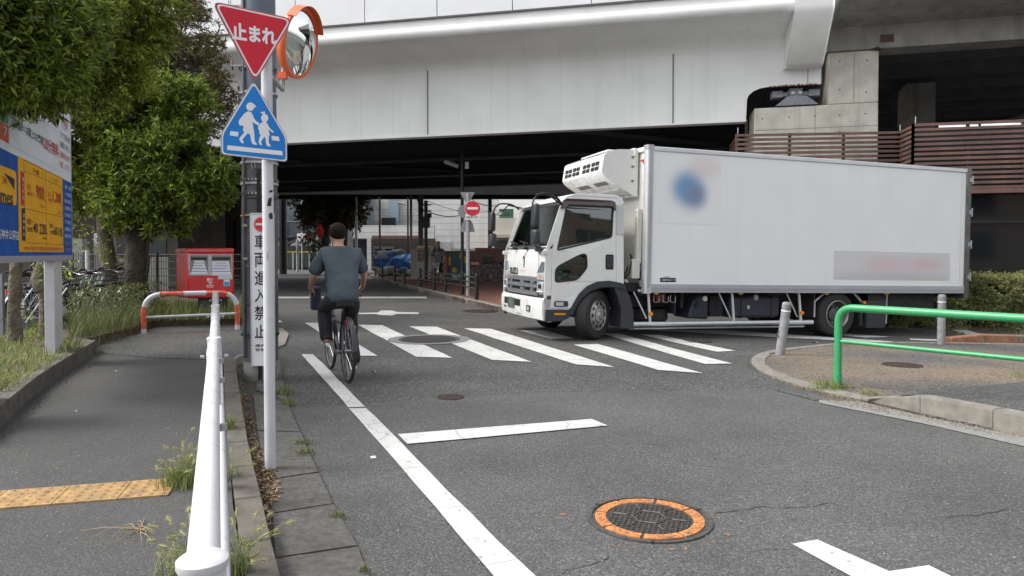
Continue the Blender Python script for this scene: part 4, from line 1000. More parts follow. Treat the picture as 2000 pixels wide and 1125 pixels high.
# ================================================================ LEFT SIDE: poles, signs
wp = P(528, 915, .02); d_ = Vector((math.cos(R(33)), math.sin(R(33)), 0)); nS = Vector((math.sin(R(33)), -math.cos(R(33)), 0))   # sign plane direction and outward normal
sp = root('stop_sign_post', wp, 'white post carrying the red stop triangle and the blue school crossing sign', 'sign post')
ztop = at(525, 60, wp.y).z
b = MB(); b.tube([wp, (wp.x-.006, wp.y, ztop)], .0345, 20); b.build('pole', m_whitem, sp, smooth=True)
MB().lathe([(.0, .02), (.03, .015), (.0385, 0)][::-1], 16, Matrix.Translation((wp.x-.012, wp.y, ztop))).build('cap', m_whitem, sp, smooth=True)
so = Vector((wp.x, wp.y, 0)) + nS * .055
def S(px, py): return onplane(px, py, so, nS)
def Sl(px, py):
    p = S(px, py) - so; return (p.dot(d_), p.z)
MS = frame(so, d_, (0, 0, 1))   # local x along the sign, y up, z to the viewer
def z6(x, y): return Sl(400 + x/3.41, y/3.41)
def grow(poly, d):
    c = (sum(p[0] for p in poly)/len(poly), sum(p[1] for p in poly)/len(poly)); out = []
    n = len(poly)
    A = sum(poly[i][0]*poly[(i+1)%n][1]-poly[(i+1)%n][0]*poly[i][1] for i in range(n)); sg = 1 if A > 0 else -1
    for i in range(n):
        p = Vector(poly[i]); a = (p - Vector(poly[i-1])).normalized(); b_ = (Vector(poly[(i+1) % n]) - p).normalized()
        na = Vector((a.y, -a.x))*sg; nb = Vector((b_.y, -b_.x))*sg; k = na + nb; k = k / max(.3, k.dot(na)); out.append(tuple(p + k*d))
    return out
m_signred = mat('sign_red', (.60, .008, .03), .55, n=(5, .08)); m_signblue = mat('sign_blue', (.004, .20, .60), .55, n=(5, .08)); m_signw = mat('sign_white', (.80, .79, .82), .35)
rs_ = root('stop_sign', S(497, 80), 'red inverted triangle sign with white Japanese lettering above the blue sign', 'sign')
tri = [z6(45, 5), z6(590, 125), z6(335, 552)]
tri_r = lambda d, r: rpoly(grow(tri, d), r)
MB().prism(tri_r(0, .055), -.012, .0, MS).build('plate', mat('sign_edge', (.25, .25, .26), .4, .5), rs_)
MB().prism(tri_r(-.0035, .05), .0, .0015, MS).build('outer_red_edge', m_signred, rs_)
MB().prism(tri_r(-.009, .047), .0015, .0027, MS).build('white_border', m_signw, rs_)
MB().prism(tri_r(-.0185, .036), .0027, .004, MS).build('red_face', m_signred, rs_)
tc0 = Vector(z6(180, 205)); tc1 = Vector(z6(476, 248)); tm = (tc0+tc1)/2; dx = (tc1-tc0).normalized()
MT = frame(MS @ Vector((tm.x, tm.y, .0045)), MS.to_3x3() @ Vector((dx.x, dx.y, 0)), MS.to_3x3() @ Vector((-dx.y, dx.x, 0)))
text('止まれ', m_signw, rs_, MT, w=(tc1-tc0).length, h=.105, off=.04)
bs_ = root('school_crossing_sign', S(497, 250), 'blue five-sided sign showing two white walking children above a white bar', 'sign')
pen = [z6(325, 535), z6(108, 890), z6(108, 1030), z6(550, 1080), z6(548, 918)]
PR = [.03, .03, .022, .022, .03]
for nm, d, z0, z1, m in (('plate', 0, -.012, 0, mat('sign_edge', (.25, .25, .26), .4, .5)), ('white_border', -.004, 0, .0015, m_signw), ('blue_face', -.0115, .0015, .003, m_signblue)):
    MB().prism(rpoly(grow(pen, d), PR), z0, z1, MS).build(nm, m, bs_)
boy = [(286, 742), (262, 757), (246, 778), (238, 786), (226, 806), (225, 825), (233, 836), (252, 838), (258, 842), (252, 868), (262, 882), (240, 908), (228, 925), (236, 945), (252, 957), (259, 950), (250, 930), (266, 908), (286, 888), (300, 896), (306, 925), (312, 952), (322, 963), (346, 965), (345, 957), (333, 944), (330, 915), (328, 880), (322, 850), (318, 812), (336, 826), (355, 836), (362, 822), (340, 806), (326, 788), (318, 766), (306, 746)]
girl = [(384, 812), (366, 826), (356, 838), (354, 856), (362, 872), (362, 890), (372, 898), (362, 922), (357, 942), (362, 960), (376, 970), (380, 962), (373, 944), (386, 926), (398, 908), (404, 930), (407, 955), (415, 974), (438, 975), (437, 966), (425, 954), (424, 930), (426, 905), (432, 900), (422, 862), (436, 872), (452, 886), (459, 878), (440, 862), (428, 848), (416, 824), (406, 813)]
def fig(name, parts):
    b = MB()
    for k, p in enumerate(parts): b.prism([z6(*q) for q in p], .003, .0042 + .0003*k, MS)
    b.build(name, m_signw, bs_)
def zc6(cx, cy, rx, ry): return [(cx + rx*math.cos(R(a)), cy + ry*math.sin(R(a))) for a in range(0, 360, 24)]
fig('adult_figure', [boy, zc6(302, 711, 27, 28), [(300, 688), (322, 690), (341, 710), (338, 716), (318, 712)]]); bs_.children
fig('child_figure', [girl, zc6(398, 787, 24, 27), [(394, 766), (370, 752), (376, 744), (388, 752), (390, 742), (400, 744), (400, 764)]])
fig('left_bar', [[(170, 873), (224, 880), (220, 911), (166, 902)]]); fig('right_bar', [[(443, 905), (492, 911), (497, 941), (446, 934)]]); fig('crossing_bar', [[(150, 968), (515, 1007), (518, 1036), (147, 998)]])
for o_, (x, y) in ((rs_, (497, 75)), (bs_, (497, 240))):
    c = S(x+25, y) - nS*.03; MB().box(c, (.13, .02, .03), rz=R(33)).build('bracket', m_galv, o_)
# stickers left on the post
def stick(name, px, pts, m, label):
    c = at(px[0], px[1], wp.y-.040); s = 1/FPX*wp.y
    v = []; 
    for z_ in (0, .0015):
        for x, y in pts:
            ang = x*s/.0385; v.append((wp.x-.006 + .0388*math.sin(ang + (c.x-wp.x)/.0385), wp.y - (.0388+z_)*math.cos(ang + (c.x-wp.x)/.0385), c.z - y*s))
    n = len(pts); mesh_obj(name, v, [tuple(range(n))[::-1], tuple(range(n, 2*n))] + [(i, (i+1) % n, n+(i+1) % n, n+i) for i in range(n)], m, sp)
stick('sticker', (531, 374), [(-4, 2), (-2, -3), (5, -4), (3, 1)], m_black, '')
stick('sticker', (528, 394), [(-5, 8), (-2, -6), (3, -9), (5, -8), (3, 8)], m_black, '')
stick('sticker', (531, 421), [(-4, 4), (-4, -4), (2, -6), (4, -2), (4, 6), (0, 7)], m_black, '')
stick('sticker', (526, 500), [(-3, 7), (-3, -7), (-1, -8), (-1, 8)], mat('old_tape', (.45, .36, .25), .8), '')
# ---- convex mirror
my = 4.95; mc = at(586, 84, my); tgt = Vector((3.6, 9.6, 1.5)); toc = (EYE-mc).normalized(); tot = (tgt-mc).normalized(); mn = (toc + tot).normalized()
mn = Vector((.965, -.15, -.22)).normalized()
mi = root('traffic_mirror', at(550, 150, my), 'round convex traffic mirror in an orange rim behind the red sign', 'mirror')
up_ = (Vector((0, 0, 1)) - mn*mn.z).normalized(); xr = up_.cross(mn); MM = frame(mc, xr, up_)
r = .237; cap = [(r*math.sin(t)/math.sin(.55), .0 + r*(math.cos(t)-math.cos(.55))/math.sin(.55)) for t in [.55*k/10 for k in range(10, -1, -1)]]
MB().lathe(cap, 48, MM).build('mirror_face', mat('mirror', (.86, .88, .88), .03, 1.0), mi, smooth=True, angle=80)
MB().lathe([(r*.99, .012), (r*1.02, .014), (r*1.03, 0), (r*1.02, -.02), (r*.9, -.055), (0, -.08)], 48, MM).build('orange_rim', mat('mirror_orange', (.72, .13, .035), .4, n=(6, .1)), mi, smooth=True)
v = []; f = []
for i in range(15):
    a = R(30 + 120*i/14)
    for rr, zz in ((r*1.05, -.02), (r*1.06, .05)): v.append(MM @ Vector((rr*math.cos(a), rr*math.sin(a), zz)))
for i in range(15):
    a = R(30 + 120*i/14)
    for rr, zz in ((r*1.035, -.02), (r*1.045, .05)): v.append(MM @ Vector((rr*math.cos(a), rr*math.sin(a), zz)))
for i in range(14): f += [(2*i, 2*i+2, 2*i+3, 2*i+1), (30+2*i, 30+2*i+1, 30+2*i+3, 30+2*i+2), (2*i+1, 2*i+3, 30+2*i+3, 30+2*i+1)]
mesh_obj('hood', v, f, mat('mirror_orange', (.7, .1, .03)), mi, smooth=True)
a = Vector((wp.x, wp.y, at(530, 143, wp.y).z)); bk_ = MM @ Vector((0, 0, -.1)); low = at(552, 148, my+.05)
MB().tube([a, Vector((low.x, low.y, a.z)), low + Vector((0, 0, -.0)), bk_], .016, 8).build('bracket', m_galv, mi); MB().box(low, (.06, .04, .045)).build('clamp', mat('mirror_orange', (.7, .1, .03)), mi)

# ---- utility pole with the long sign
ub = P(497, 741, .02); ux = ub.x + .02; uy = ub.y + .15
up = root('utility_pole', (ux, uy, .0), 'thick dark grey wrapped utility pole standing in the kerb behind the white sign post', 'utility pole')
m_up = mat('pole_wrap', (.085, .09, .10), .5, n=(5, .2), streak=(.5, (.05, .05, .055), 9), coord='World', bump=(8, .3, .01)); m_up2 = mat('pole_wrap_blue', (.095, .115, .15), .45, n=(4, .15), bump=(9, .3, .01), coord='World'); m_upc = mat('pole_concrete', (.24, .25, .24), .85, n=(6, .2), bump=(60, .3, .003), coord='World')
def zz(y): return at(500, y, uy-.18).z
MB().tube([(ux, uy, 0), (ux, uy, zz(708))], .183, 28).build('concrete_base', m_upc, up, smooth=True)
lv = [708, 660, 597, 520, 388, 316]; 
for i, (y1, y0) in enumerate(zip(lv, lv[1:])):
    MB().tube([(ux, uy, zz(y1)+.004), (ux, uy, zz(y0)-.004)], [.190+.004*(i % 2), .186+.004*(i % 2)], 28).build('wrap_sheet', m_up if i != 1 else m_up, up, smooth=True)
MB().tube([(ux, uy, zz(316)), (ux, uy, 9)], [.186, .165], 28).build('shaft', m_up2, up, smooth=True)
for y in (129, 178, 316, 350, 357, 377, 655):
    b = MB(); b.tube([(ux, uy, zz(y)-.012), (ux, uy, zz(y)+.012)], .2, 28).build('steel_band', m_galv if y < 400 else m_up, up, smooth=True)
b = MB()
for y in (377, 350, 655, 129):
    for k in range(16): a = R(180 + k*11.5); b.box((ux + .203*math.cos(a), uy + .203*math.sin(a), zz(y)), (.014, .014, .018), rz=a)
tag(b.build('band_perforation', m_black, up), kind='stuff')
MB().tube([(ux-.12, uy-.17, zz(700)), (ux-.11, uy-.165, zz(316)), (ux-.1, uy-.16, 6)], .014, 6).build('conduit', m_up, up)
MB().tube([(ux+.06, uy-.2, zz(330)), (ux+.055, uy-.205, zz(560)), (ux+.06, uy-.2, zz(740))], .02, 6).build('cable_guard', m_black, up)
for y in (440, 505): MB().box((ux-.10, uy-.178, zz(y)), (.05, .01, .03)).build('small_tag', mat('tag_paper', (.32, .3, .27), .8), up)
for k in range(3): # pole steps and hooks
    MB().tube([(ux-.18, uy, zz(120-k*60)), (ux-.30, uy-.02, zz(120-k*60)), (ux-.30, uy-.02, zz(120-k*60)+.05)], .009, 5).build('step_bolt', m_galv, up)
MB().tube([(ux-.02, uy-.2, zz(318)), (ux+.0, uy-.21, zz(330)), (ux+.03, uy-.2, zz(326)), (ux+.02, uy-.21, zz(318))], .006, 5).build('twisted_tie_wire', mat('old_wire', (.25, .24, .2), .8), up)
vs = root('vertical_sign', at(512, 700, uy-.24), 'tall narrow white sign with red no-entry disc and black characters on the grey pole', 'sign')
yv = uy - .245; q0 = at(492, 715, yv); q1 = at(533, 418, yv)
MB().bx(q0.x, q1.x, yv, yv+.025, q0.z, q1.z).build('panel', mat('sign_panel_white', (.84, .85, .87), .4, n=(5, .05)), vs, bevel=.004)
b = MB(); b.bx(q0.x-.008, q0.x+.006, yv-.006, yv+.03, q0.z-.005, q1.z+.005).bx(q1.x-.006, q1.x+.008, yv-.006, yv+.03, q0.z-.005, q1.z+.005).bx(q0.x, q1.x, yv-.006, yv+.03, q1.z, q1.z+.012); b.build('frame', m_alu, vs)
FV = lambda px, py: frame(at(px, py, yv-.003), (1, 0, 0), (0, 0, 1))
for ch, y in zip('車両進入禁止', (472, 508, 543, 577, 611, 647)): text(ch, m_blackf, vs, FV(508.5, y), w=.122, h=.155 if ch not in '入止' else .145, off=.012)
for s_, y in (('練馬', 675), ('警察', 683)): text(s_, m_blackf, vs, FV(508.5, y), w=.11, h=.032, off=.006)
c = at(510.5, 438, yv-.002); MB().tube([c - Vector((0, .003, 0)), c], .083, 28).build('ring', m_red, vs); MB().tube([c - Vector((0, .005, 0)), c - Vector((0, .003, 0))], .077, 28).build('ring_gap', m_white, vs)
MB().tube([c - Vector((0, .007, 0)), c - Vector((0, .005, 0))], .073, 28).build('disc', m_red, vs); MB().box(c - Vector((0, .008, 0)), (.115, .003, .024)).build('bar', m_white, vs)
MB().tube([(ux-.195, uy-.05, zz(421)), (ux-.13, uy-.15, zz(421)), (q0.x, yv+.01, zz(420))], .008, 5).build('orange_strap', mat('orange_cord', (.45, .2, .06), .7), vs)

# ================================================================ RAILINGS on the left
gr = root('guard_rail', P(420, 760, KT), 'white pipe railing running along the kerb from the bottom of the view', 'railing')
rd = [Vector((-.465, 1.06)), Vector((-1.62, 3.86)), Vector((-2.63, 6.3)), Vector((-3.53, 8.46))]
m_rail = mat('rail_white', (.60, .605, .63), .3, n=(3, .03), dirt=(55, .22, (.40, .35, .29)), spec=.5)
prev = Vector((.55, -1.4)); zr = CAMH - .50 + .02
for i, (a, b_) in enumerate(zip(rd, rd[1:])):
    MB().tube([(a.x, a.y, zr), (b_.x, b_.y, zr)], .0255, 20).build('top_rail', m_rail, gr, smooth=True)
    MB().tube([(a.x+.03, a.y, zr-.36), (b_.x+.03, b_.y, zr-.36)], .021, 12).build('lower_rail', m_rail, gr, smooth=True)
for i, p in enumerate(rd):
    o = MB().tube([(p.x, p.y, 0), (p.x, p.y, .935)], .034, 24).build('post', m_rail, gr, smooth=True)
    MB().lathe([(.0355, 0), (.0375, .004), (.0375, .014), (.030, .020), (0, .022)], 28, Matrix.Translation((p.x, p.y, .927))).build('cap', m_rail, o, smooth=True)
    M_ = Matrix.Translation((p.x, p.y, 0))
    MB().lathe([(.036, .80), (.040, .82), (.040, .86), (.0355, .885)], 24, M_).build('collar', m_rail, o, smooth=True)
    t = (rd[min(i+1, 3)] - rd[max(i-1, 0)]).normalized(); n_ = Vector((-t.y, t.x))
    for sg in (-1, 1): q = Vector((p.x, p.y, .84)) + Vector((n_.x, n_.y, 0))*sg*.05; MB().tube([q, q + Vector((n_.x, n_.y, 0))*sg*.02], .011, 6).build('bolt', m_galv, o)
for tt in (.35, .62, .8):
    p = rd[0].lerp(rd[1], tt); MB().box((p.x+.036, p.y, zr-.02), (.012, .022, .02), rz=R(-22)).build('clip', m_galv, gr)
# orange and white hoop
hp_ = root('barrier_hoop', P(372, 650, KT), 'low hoop barrier banded in orange-red and white before the post box', 'barrier')
m_or = mat('barrier_red', (.60, .085, .045), .4, n=(16, .15), dirt=(14, .3, (.6, .5, .45)))
L0 = P(281, 652, KT); R0 = P(464, 644, KT); zt0_ = at(373, 573, (L0.y+R0.y)/2).z
pth = path([L0, (L0.x, L0.y, zt0_), (R0.x, R0.y, zt0_), R0], .30, 8)
# resample by length into bands
def cutpath(pts, a, b):
    L_ = [0]; 
    for p, q in zip(pts, pts[1:]): L_.append(L_[-1] + (q-p).length)
    def pos(s):
        for i in range(len(pts)-1):
            if L_[i+1] >= s - 1e-9: return pts[i].lerp(pts[i+1], (s-L_[i])/max(1e-9, L_[i+1]-L_[i]))
        return pts[-1]
    return [pos(a)] + [p for p, l in zip(pts, L_) if a+.004 < l < b-.004] + [pos(b)], L_[-1]
tot = cutpath(pth, 0, 1)[1]; Hh = zt0_ - L0.z; cuts_ = [0, .08, .43, Hh + .12, Hh + .47, Hh + .81, Hh + 1.13]
cuts_ += [tot - .43, tot - .08, tot]; cuts_ = sorted(cuts_); 
for i, (a, b_) in enumerate(zip(cuts_, cuts_[1:])):
    white = i % 2 == 0
    MB().tube(cutpath(pth, a, b_)[0], .040, 16, cap=(i in (0, len(cuts_)-2))).build('white_band' if white else 'red_band', m_whitem if white else m_or, hp_, smooth=True)
a = at(281, 620, L0.y); c = at(464, 612, R0.y); MB().tube([a, c], .02, 10).build('lower_bar', m_whitem, hp_, smooth=True)

# ================================================================ POST BOX
m_pred = mat('post_red', (.50, .025, .03), .35, n=(4, .1), dirt=(6, .25, (.25, .03, .03)), coat=.2)
pby = 12.9; f0 = at(367, 583, pby); f1 = at(457, 486, pby); pb = root('post_box', (f0.x+.4, pby+.3, KT), 'red Japanese post box with two silver slots on a dark pedestal behind the barrier hoop', 'post box')
W = f1.x-f0.x; Z0, Z1 = f0.z, f1.z; X0 = f0.x; sideX = at(340, 500, pby+.55).x
prof = rrect(0, W, 0, Z1-Z0, .05)
Mp = frame((X0, pby, Z0), (1, 0, 0), (0, 0, 1))
ang = math.atan2(.13, 1)
b = MB(); v = []
D_ = .62
RX = at(451, 500, pby+D_).x; v = [(X0, pby, Z0), (X0+W, pby, Z0), (RX, pby+D_, Z0), (sideX, pby+D_, Z0)]; v += [(x, y, Z1-.03) for x, y, _ in v]; b.hexa(v); b.build('body', m_pred, pb, bevel=.035)
b = MB(); v = [(X0-.03, pby-.02, Z1-.07), (X0+W+.015, pby-.02, Z1-.07), (RX+.01, pby+D_, Z1-.07), (sideX-.02, pby+D_, Z1-.07)]; v += [(x+(.015 if x < X0+.2 else -.015), y+.015, Z1+.01) for x, y, _ in v]; b.hexa(v); b.build('lid', m_pred, pb, bevel=.02)
wx0, wx1 = at(367, 500, pby).x+.02, at(454, 500, pby).x; wz0, wz1 = at(400, 538, pby).z, at(400, 497, pby).z; wm = at(410, 500, pby).x
m_psil = mat('slot_silver', (.42, .42, .42), .35, .6, n=(10, .1))
MB().bx(wx0, wx1, pby-.008, pby+.0, wz0, wz1).build('slot_surround', m_psil, pb)
for a, c in ((wx0, wm-.01), (wm+.01, wx1)):
    o = MB().bx(a+.02, c-.02, pby-.010, pby-.008, wz0+.015, wz1-.015).build('recess', mat('slot_shade', (.20, .19, .18), .6), pb)
    MB().bx(a+.04, c-.04, pby-.014, pby-.010, wz1-.10, wz1-.05).build('flap', m_black, o)
    x0_, x1_ = a+.03, c-.02
    v = [(x0_, pby-.013, wz0+.02), (x1_, pby-.013, wz0+.02), (x1_-.08, pby-.012, wz1-.11), (x0_+.08, pby-.012, wz1-.11)] if a < wm-.2 else [(x0_, pby-.013, wz0+.0), (x1_, pby-.013, wz0+.0), (x1_-.04, pby-.012, wz1-.12), (x0_+.0, pby-.012, wz1-.12)]
    mesh_obj('label_plate', v, [(0, 1, 2, 3)], mat('label_white', (.62, .64, .70), .4), o)
    for k in range(4):
        z_ = wz1-.16-k*.05; wd_ = (x1_-x0_)*(.28+.10*k)
        MB().bx((x0_+x1_)/2-wd_, (x0_+x1_)/2+wd_*random.uniform(.5, 1), pby-.016, pby-.015, z_, z_+.010).build('printed_line', mat('print_blue' if k else 'print_red', (.1, .12, .3) if k else (.5, .1, .1), .6), o)
MB().bx(at(422, 0, pby).x, at(450, 0, pby).x, pby-.019, pby-.017, wz0-.07, wz0+.02).build('pasted_notice', mat('notice_paper', (.5, .5, .52), .7), pb)
PF = lambda px, py: frame(at(px, py, pby-.004), (1, 0, 0), (0, 0, 1))
text('郵便', m_signw, pb, PF(411, 546.5), w=.125, h=.062, off=.01); text('〒', m_signw, pb, PF(411, 553.5), w=.07, h=.055, off=.009); text('POST', m_signw, pb, PF(411, 559.5), w=.125, h=.055, off=.006)
c = at(443, 551, pby); MB().bx(c.x-.055, c.x+.055, pby-.004, pby, c.z-.07, c.z+.07).build('sticker', m_signw, pb); MB().bx(c.x-.05, c.x+.05, pby-.006, pby-.004, c.z-.065, c.z+.01).build('blue_sticker', mat('sticker_blue', (.03, .3, .62), .4), pb)
c = at(430, 492, pby); MB().tube([c, c - Vector((0, .01, 0))], .012, 8).build('lock', m_galv, pb)
sd = Vector((sideX+.06-X0, D_, 0)).normalized(); c = at(348, 503, pby+.35); o_ = onplane(348, 503, Vector((X0, pby, 0)), sd.cross(Vector((0, 0, 1))))
MBs = frame(o_ - sd.cross(Vector((0, 0, 1)))*(-.006) if False else o_ , -sd, (0, 0, 1)); n_out = Vector((0, 0, 1)).cross(sd) ; n_out = n_out if n_out.x < 0 else -n_out
MBs = frame(o_ + n_out*.006, -sd, (0, 0, 1)); text('〒', m_signw, pb, MBs, w=.10, h=.07, off=.009)
MB().bx(X0+.12, X0+.12+.42, pby+.12, pby+.45, KT-.02, Z0).build('pedestal', mat('pedestal_dark', (.035, .038, .045), .5), pb, bevel=.01)
MB().bx(X0-.0, X0+W, pby-.0, pby+.02, Z0+.06, Z0+.065).build('door_seam', m_black, pb)

# ================================================================ PARKING BOARD
bd = Vector((417-1000, FPX, 0)).normalized(); bn_ = Vector((bd.y, -bd.x, 0)); pbp = P(112, 686, KT+.13)
bo = Vector((pbp.x, pbp.y, 0)) + bn_*.06
def Bl(px, py):
    p = onplane(px, py, bo, bn_) - bo; return (p.dot(bd), p.z)
MBd = frame(bo, bd, (0, 0, 1))
board = root('parking_sign_board', pbp, 'large white, blue and yellow parking price board on a white post at the left edge', 'sign board')
uR = Bl(139, 400)[0]; zT = (Bl(139, 187)[1]); zBt = Bl(139, 503)[1]; uL = Bl(-160, 400)[0]; uL = uR - 3.4
zm = Bl(138, 357)[1]; print('board', uR, zT, zBt, zm, uL)
MB().bx(uL, uR, zBt, zT, -.11, 0, MBd).build('backing', mat('board_side', (.45, .47, .5), .4, .3), board)
MB().bx(uL, uR-.012, zm, zT-.012, 0, .004, MBd).build('white_panel', mat('board_white', (.68, .70, .73), .65, n=(3, .05), spec=.2), board)
m_bblue = mat('board_blue', (.012, .09, .36), .6, n=(3, .12), spec=.2); MB().bx(uL, uR-.012, zBt+.03, zm, 0, .004, MBd).build('blue_panel', m_bblue, board)
b = MB(); b.bx(uL, uR, zBt-.03, zBt+.03, -.12, .012, MBd).bx(uR-.014, uR+.01, zBt, zT, -.12, .008, MBd).bx(uL, uR, zT-.014, zT+.01, -.12, .008, MBd); b.build('frame', mat('board_frame', (.42, .45, .52), .35, .4), board)
m_byel = mat('board_yellow', (.80, .40, .02), .6, n=(4, .08), spec=.2)
def Bz(x, y): return Bl(x/3.41, 190 + y/3.41)
def bpanel(name, ul, ur, z0, z1, m, h=.006, r=0, h0=.004):
    if r: MB().prism(rrect(ul, ur, z0, z1, r), h0, h, MBd).build(name, m, board)
    else: MB().bx(ul, ur, z0, z1, h0, h, MBd).build(name, m, board)
yl = Bz(118, 700)[0]; yr = Bz(415, 700)[0]; y1 = Bz(118, 392)[1]; y0 = Bz(200, 1030)[1]
bpanel('price_panel', yl, yr, y0, y1, m_byel, .007)
def bt(s, xa, xb, yc, hpx, m, yc2=None, off=.002, lay=.010):
    ua, za = Bz(xa, yc); ub, zb_ = Bz(xb, yc2 if yc2 is not None else yc)
    uc = (ua+ub)/2; zc_ = (za+zb_)/2; mid = Bz((xa+xb)/2, (yc + (yc2 or yc))/2); h = abs(Bz((xa+xb)/2, (yc+(yc2 or yc))/2-hpx/2)[1] - Bz((xa+xb)/2, (yc+(yc2 or yc))/2+hpx/2)[1])
    text(s, m, board, MBd @ Matrix.Translation((uc, mid[1], lay)), w=abs(ub-ua), h=h, off=off)
m_bred = mat('board_red', (.55, .02, .04), .4); m_bwh = mat('board_letter_white', (.7, .72, .76), .4)
lw = .004
def hline(xa, xb, yc, m=m_blackf):
    ua = Bz(xa, 700)[0]; ub = Bz(xb, 700)[0]; z = Bz((xa+xb)/2, yc)[1]; MB().bx(ua, ub, z-lw/2, z+lw/2, .007, .0085, MBd).build('rule_line', m, board)
def vline(xc, ya, yb, m=m_blackf):
    u = Bz(xc, 700)[0]; za = Bz(xc, ya)[1]; zb_ = Bz(xc, yb)[1]; MB().bx(u-lw/2, u+lw/2, min(za, zb_), max(za, zb_), .007, .0085, MBd).build('rule_line', m, board)
hline(155, 412, 475+5); hline(155, 412, 545); hline(155, 412, 768); hline(165, 414, 975); hline(155, 412, 430+50)
vline(157, 418, 965); vline(302, 498, 985); vline(412, 545, 990)
bt('月〜金曜', 212, 254, 486, 36, m_blackf, 504); bt('土・日・祝', 340, 376, 548, 34, m_blackf, 562)
bt('当日', 172, 196, 588, 34, m_bred, 600); bt('24時まで', 172, 222, 635, 36, m_bred, 655); bt('900', 233, 287, 615, 92, m_bred, 655, off=.009); bt('円', 288, 299, 688, 18, m_bred, 690)
bt('当日', 314, 330, 640, 30, m_bred, 648); bt('24時まで', 314, 347, 680, 32, m_bred, 690); bt('1,200', 347, 400, 655, 84, m_bred, 690, off=.009); bt('円', 401, 410, 722, 18, m_bred, 724); bt('入庫1回・1日', 262, 300, 722, 22, m_bred, 732); bt('入庫1回・1日', 380, 410, 765, 20, m_bred, 772)
bt('8:00〜', 172, 213, 822, 40, m_blackf, 834); bt('24:00', 172, 210, 875, 34, m_blackf, 884); bt('40', 215, 244, 865, 66, m_blackf, 872, off=.009); bt('分', 245, 252, 888, 22, m_blackf); bt('220', 255, 300, 872, 72, m_blackf, 884, off=.009); bt('円', 300, 309, 908, 16, m_blackf)
bt('24:00', 323, 347, 852, 30, m_blackf, 860); bt('〜8:00', 325, 352, 895, 30, m_blackf, 902); bt('60', 354, 375, 888, 60, m_blackf, 892, off=.009); bt('分', 375, 380, 905, 18, m_blackf); bt('110', 381, 407, 892, 62, m_blackf, 900, off=.009); bt('円', 408, 413, 920, 14, m_blackf); bt('駐車料金', 278, 306, 938, 18, m_blackf, 942)
bt('※24:00〜8:00まで一泊時間は最大料金の適用はありません', 154, 414, 998, 30, m_bred, 1018, off=.004)
bpanel('red_tab', Bz(133, 700)[0], Bz(154, 700)[0], Bz(143, 720)[1], Bz(143, 498)[1], m_bred, .009); bpanel('black_tab', Bz(136, 700)[0], Bz(160, 700)[0], Bz(148, 955)[1], Bz(148, 740)[1], m_blackf, .009)
for i, ch in enumerate('最大料金'): bt(ch, 138, 150, 545+i*40, 26, m_bwh, lay=.012)
for i, ch in enumerate('通常料金'): bt(ch, 142, 154, 785+i*42, 26, m_bwh, lay=.012)
# white part lettering
bt('60分無料', 295, 384, 110, 78, m_bred, 160, off=.012); bt('120分無料', 280, 385, 305, 92, m_bred, 350, off=.009)
bt('2,000', 68, 137, 165, 74, m_blackf, 200, off=.012); bt('円以上', 138, 166, 200, 40, m_blackf, 212); bt('お買上のお客様', 168, 277, 232, 62, m_blackf, 278, off=.01)
bt('ご注意', 412, 446, 165, 58, m_bred, 185); hline(412, 446, 215, m_bred)
for s_, y_, m in (('ライフでお買い物の', 262, m_blackf), ('お客様は、発行した', 325, m_blackf), ('駐車券をお持ち', 392, m_bred), ('お渡しください', 455, m_bred)): bt(s_, 394, 462, y_-8, 44, m, y_+18)
p = rrect(Bz(62, 300)[0], Bz(388, 700)[0], Bz(388, 492)[1], Bz(62, 60)[1]+.1, .05); n = len(p); b = MB(); q = grow(p, -.004); b.add([MBd @ Vector((*a, .0055)) for a in p] + [MBd @ Vector((*a, .0055)) for a in q], [(i, (i+1) % n, n+(i+1) % n, n+i) for i in range(n)]); b.build('outline', mat('outline_grey', (.3, .3, .33), .5), board)
bpanel('green_block', uL, Bz(48, 100)[0], Bz(20, 165)[1], Bz(20, 20)[1], mat('board_green', (.02, .30, .06), .4), .007); bpanel('red_block', uL, Bz(50, 100)[0], Bz(20, 290)[1], Bz(20, 172)[1], mat('board_orange_red', (.60, .07, .01), .4), .007); bt('7', 14, 38, 225, 60, m_bwh, 230, off=.012)
# right blue column lettering
for i, (s_, c_) in enumerate((('酒類・雑貨', m_bwh), ('〜お客様', m_bwh), ('8:00', m_bwh), ('注意事項', m_bwh), ('駐車場内', m_bwh), ('での事故', m_bwh), ('盗難等は', m_bwh), ('責任を負', m_bwh), ('いません', mat('dull_yellow', (.45, .3, .1), .5)), ('ご了承下', mat('dull_yellow', (.45, .3, .1), .5)))):
    y_ = 600 + i*46; bt(s_, 424, 466, y_, 26, c_, y_+6)
# logo block
bpanel('logo_block', uL+2.2 if False else Bz(-60, 600)[0], Bz(102, 600)[0], Bz(60, 712)[1], Bz(60, 478)[1], m_byel, .009, r=.05)
bt('Times', -60, 76, 640, 105, m_blackf, 668, off=.012, lay=.012); 
pts_ = [Bz(20, 505), Bz(88, 545), Bz(86, 615)]; MB().prism([(a, c) for a, c in pts_], .009, .011, MBd).build('black_wedge', m_blackf, board); bt('24h', 6, 36, 545, 48, m_bred, 560, lay=.012)
bt('石神井公園店', -30, 118, 905, 66, m_bwh, 925, off=.014); bt('ライフ', -80, -10, 775, 50, m_bwh, 790)
b = MB(); u0 = Bl(109, 600)[0]; u1 = Bl(124, 600)[0]; b.bx(u0, u1, 0, zBt+.01, -.11, .0-.01, MBd); b.build('post', m_whitem, board, bevel=.006)
MB().bx(u1-3.2-(u1-u0), u1-3.2, 0, zBt+.01, -.16, -.01, MBd).build('post', m_whitem, board, bevel=.006)
c = MBd @ Vector((u1+.02, zBt-.05, -.06)); MB().tube([c - Vector((.05, 0, 0)), c, c + Vector((0, 0, .05))], .02, 6).build('lamp_bracket', m_galv, board)

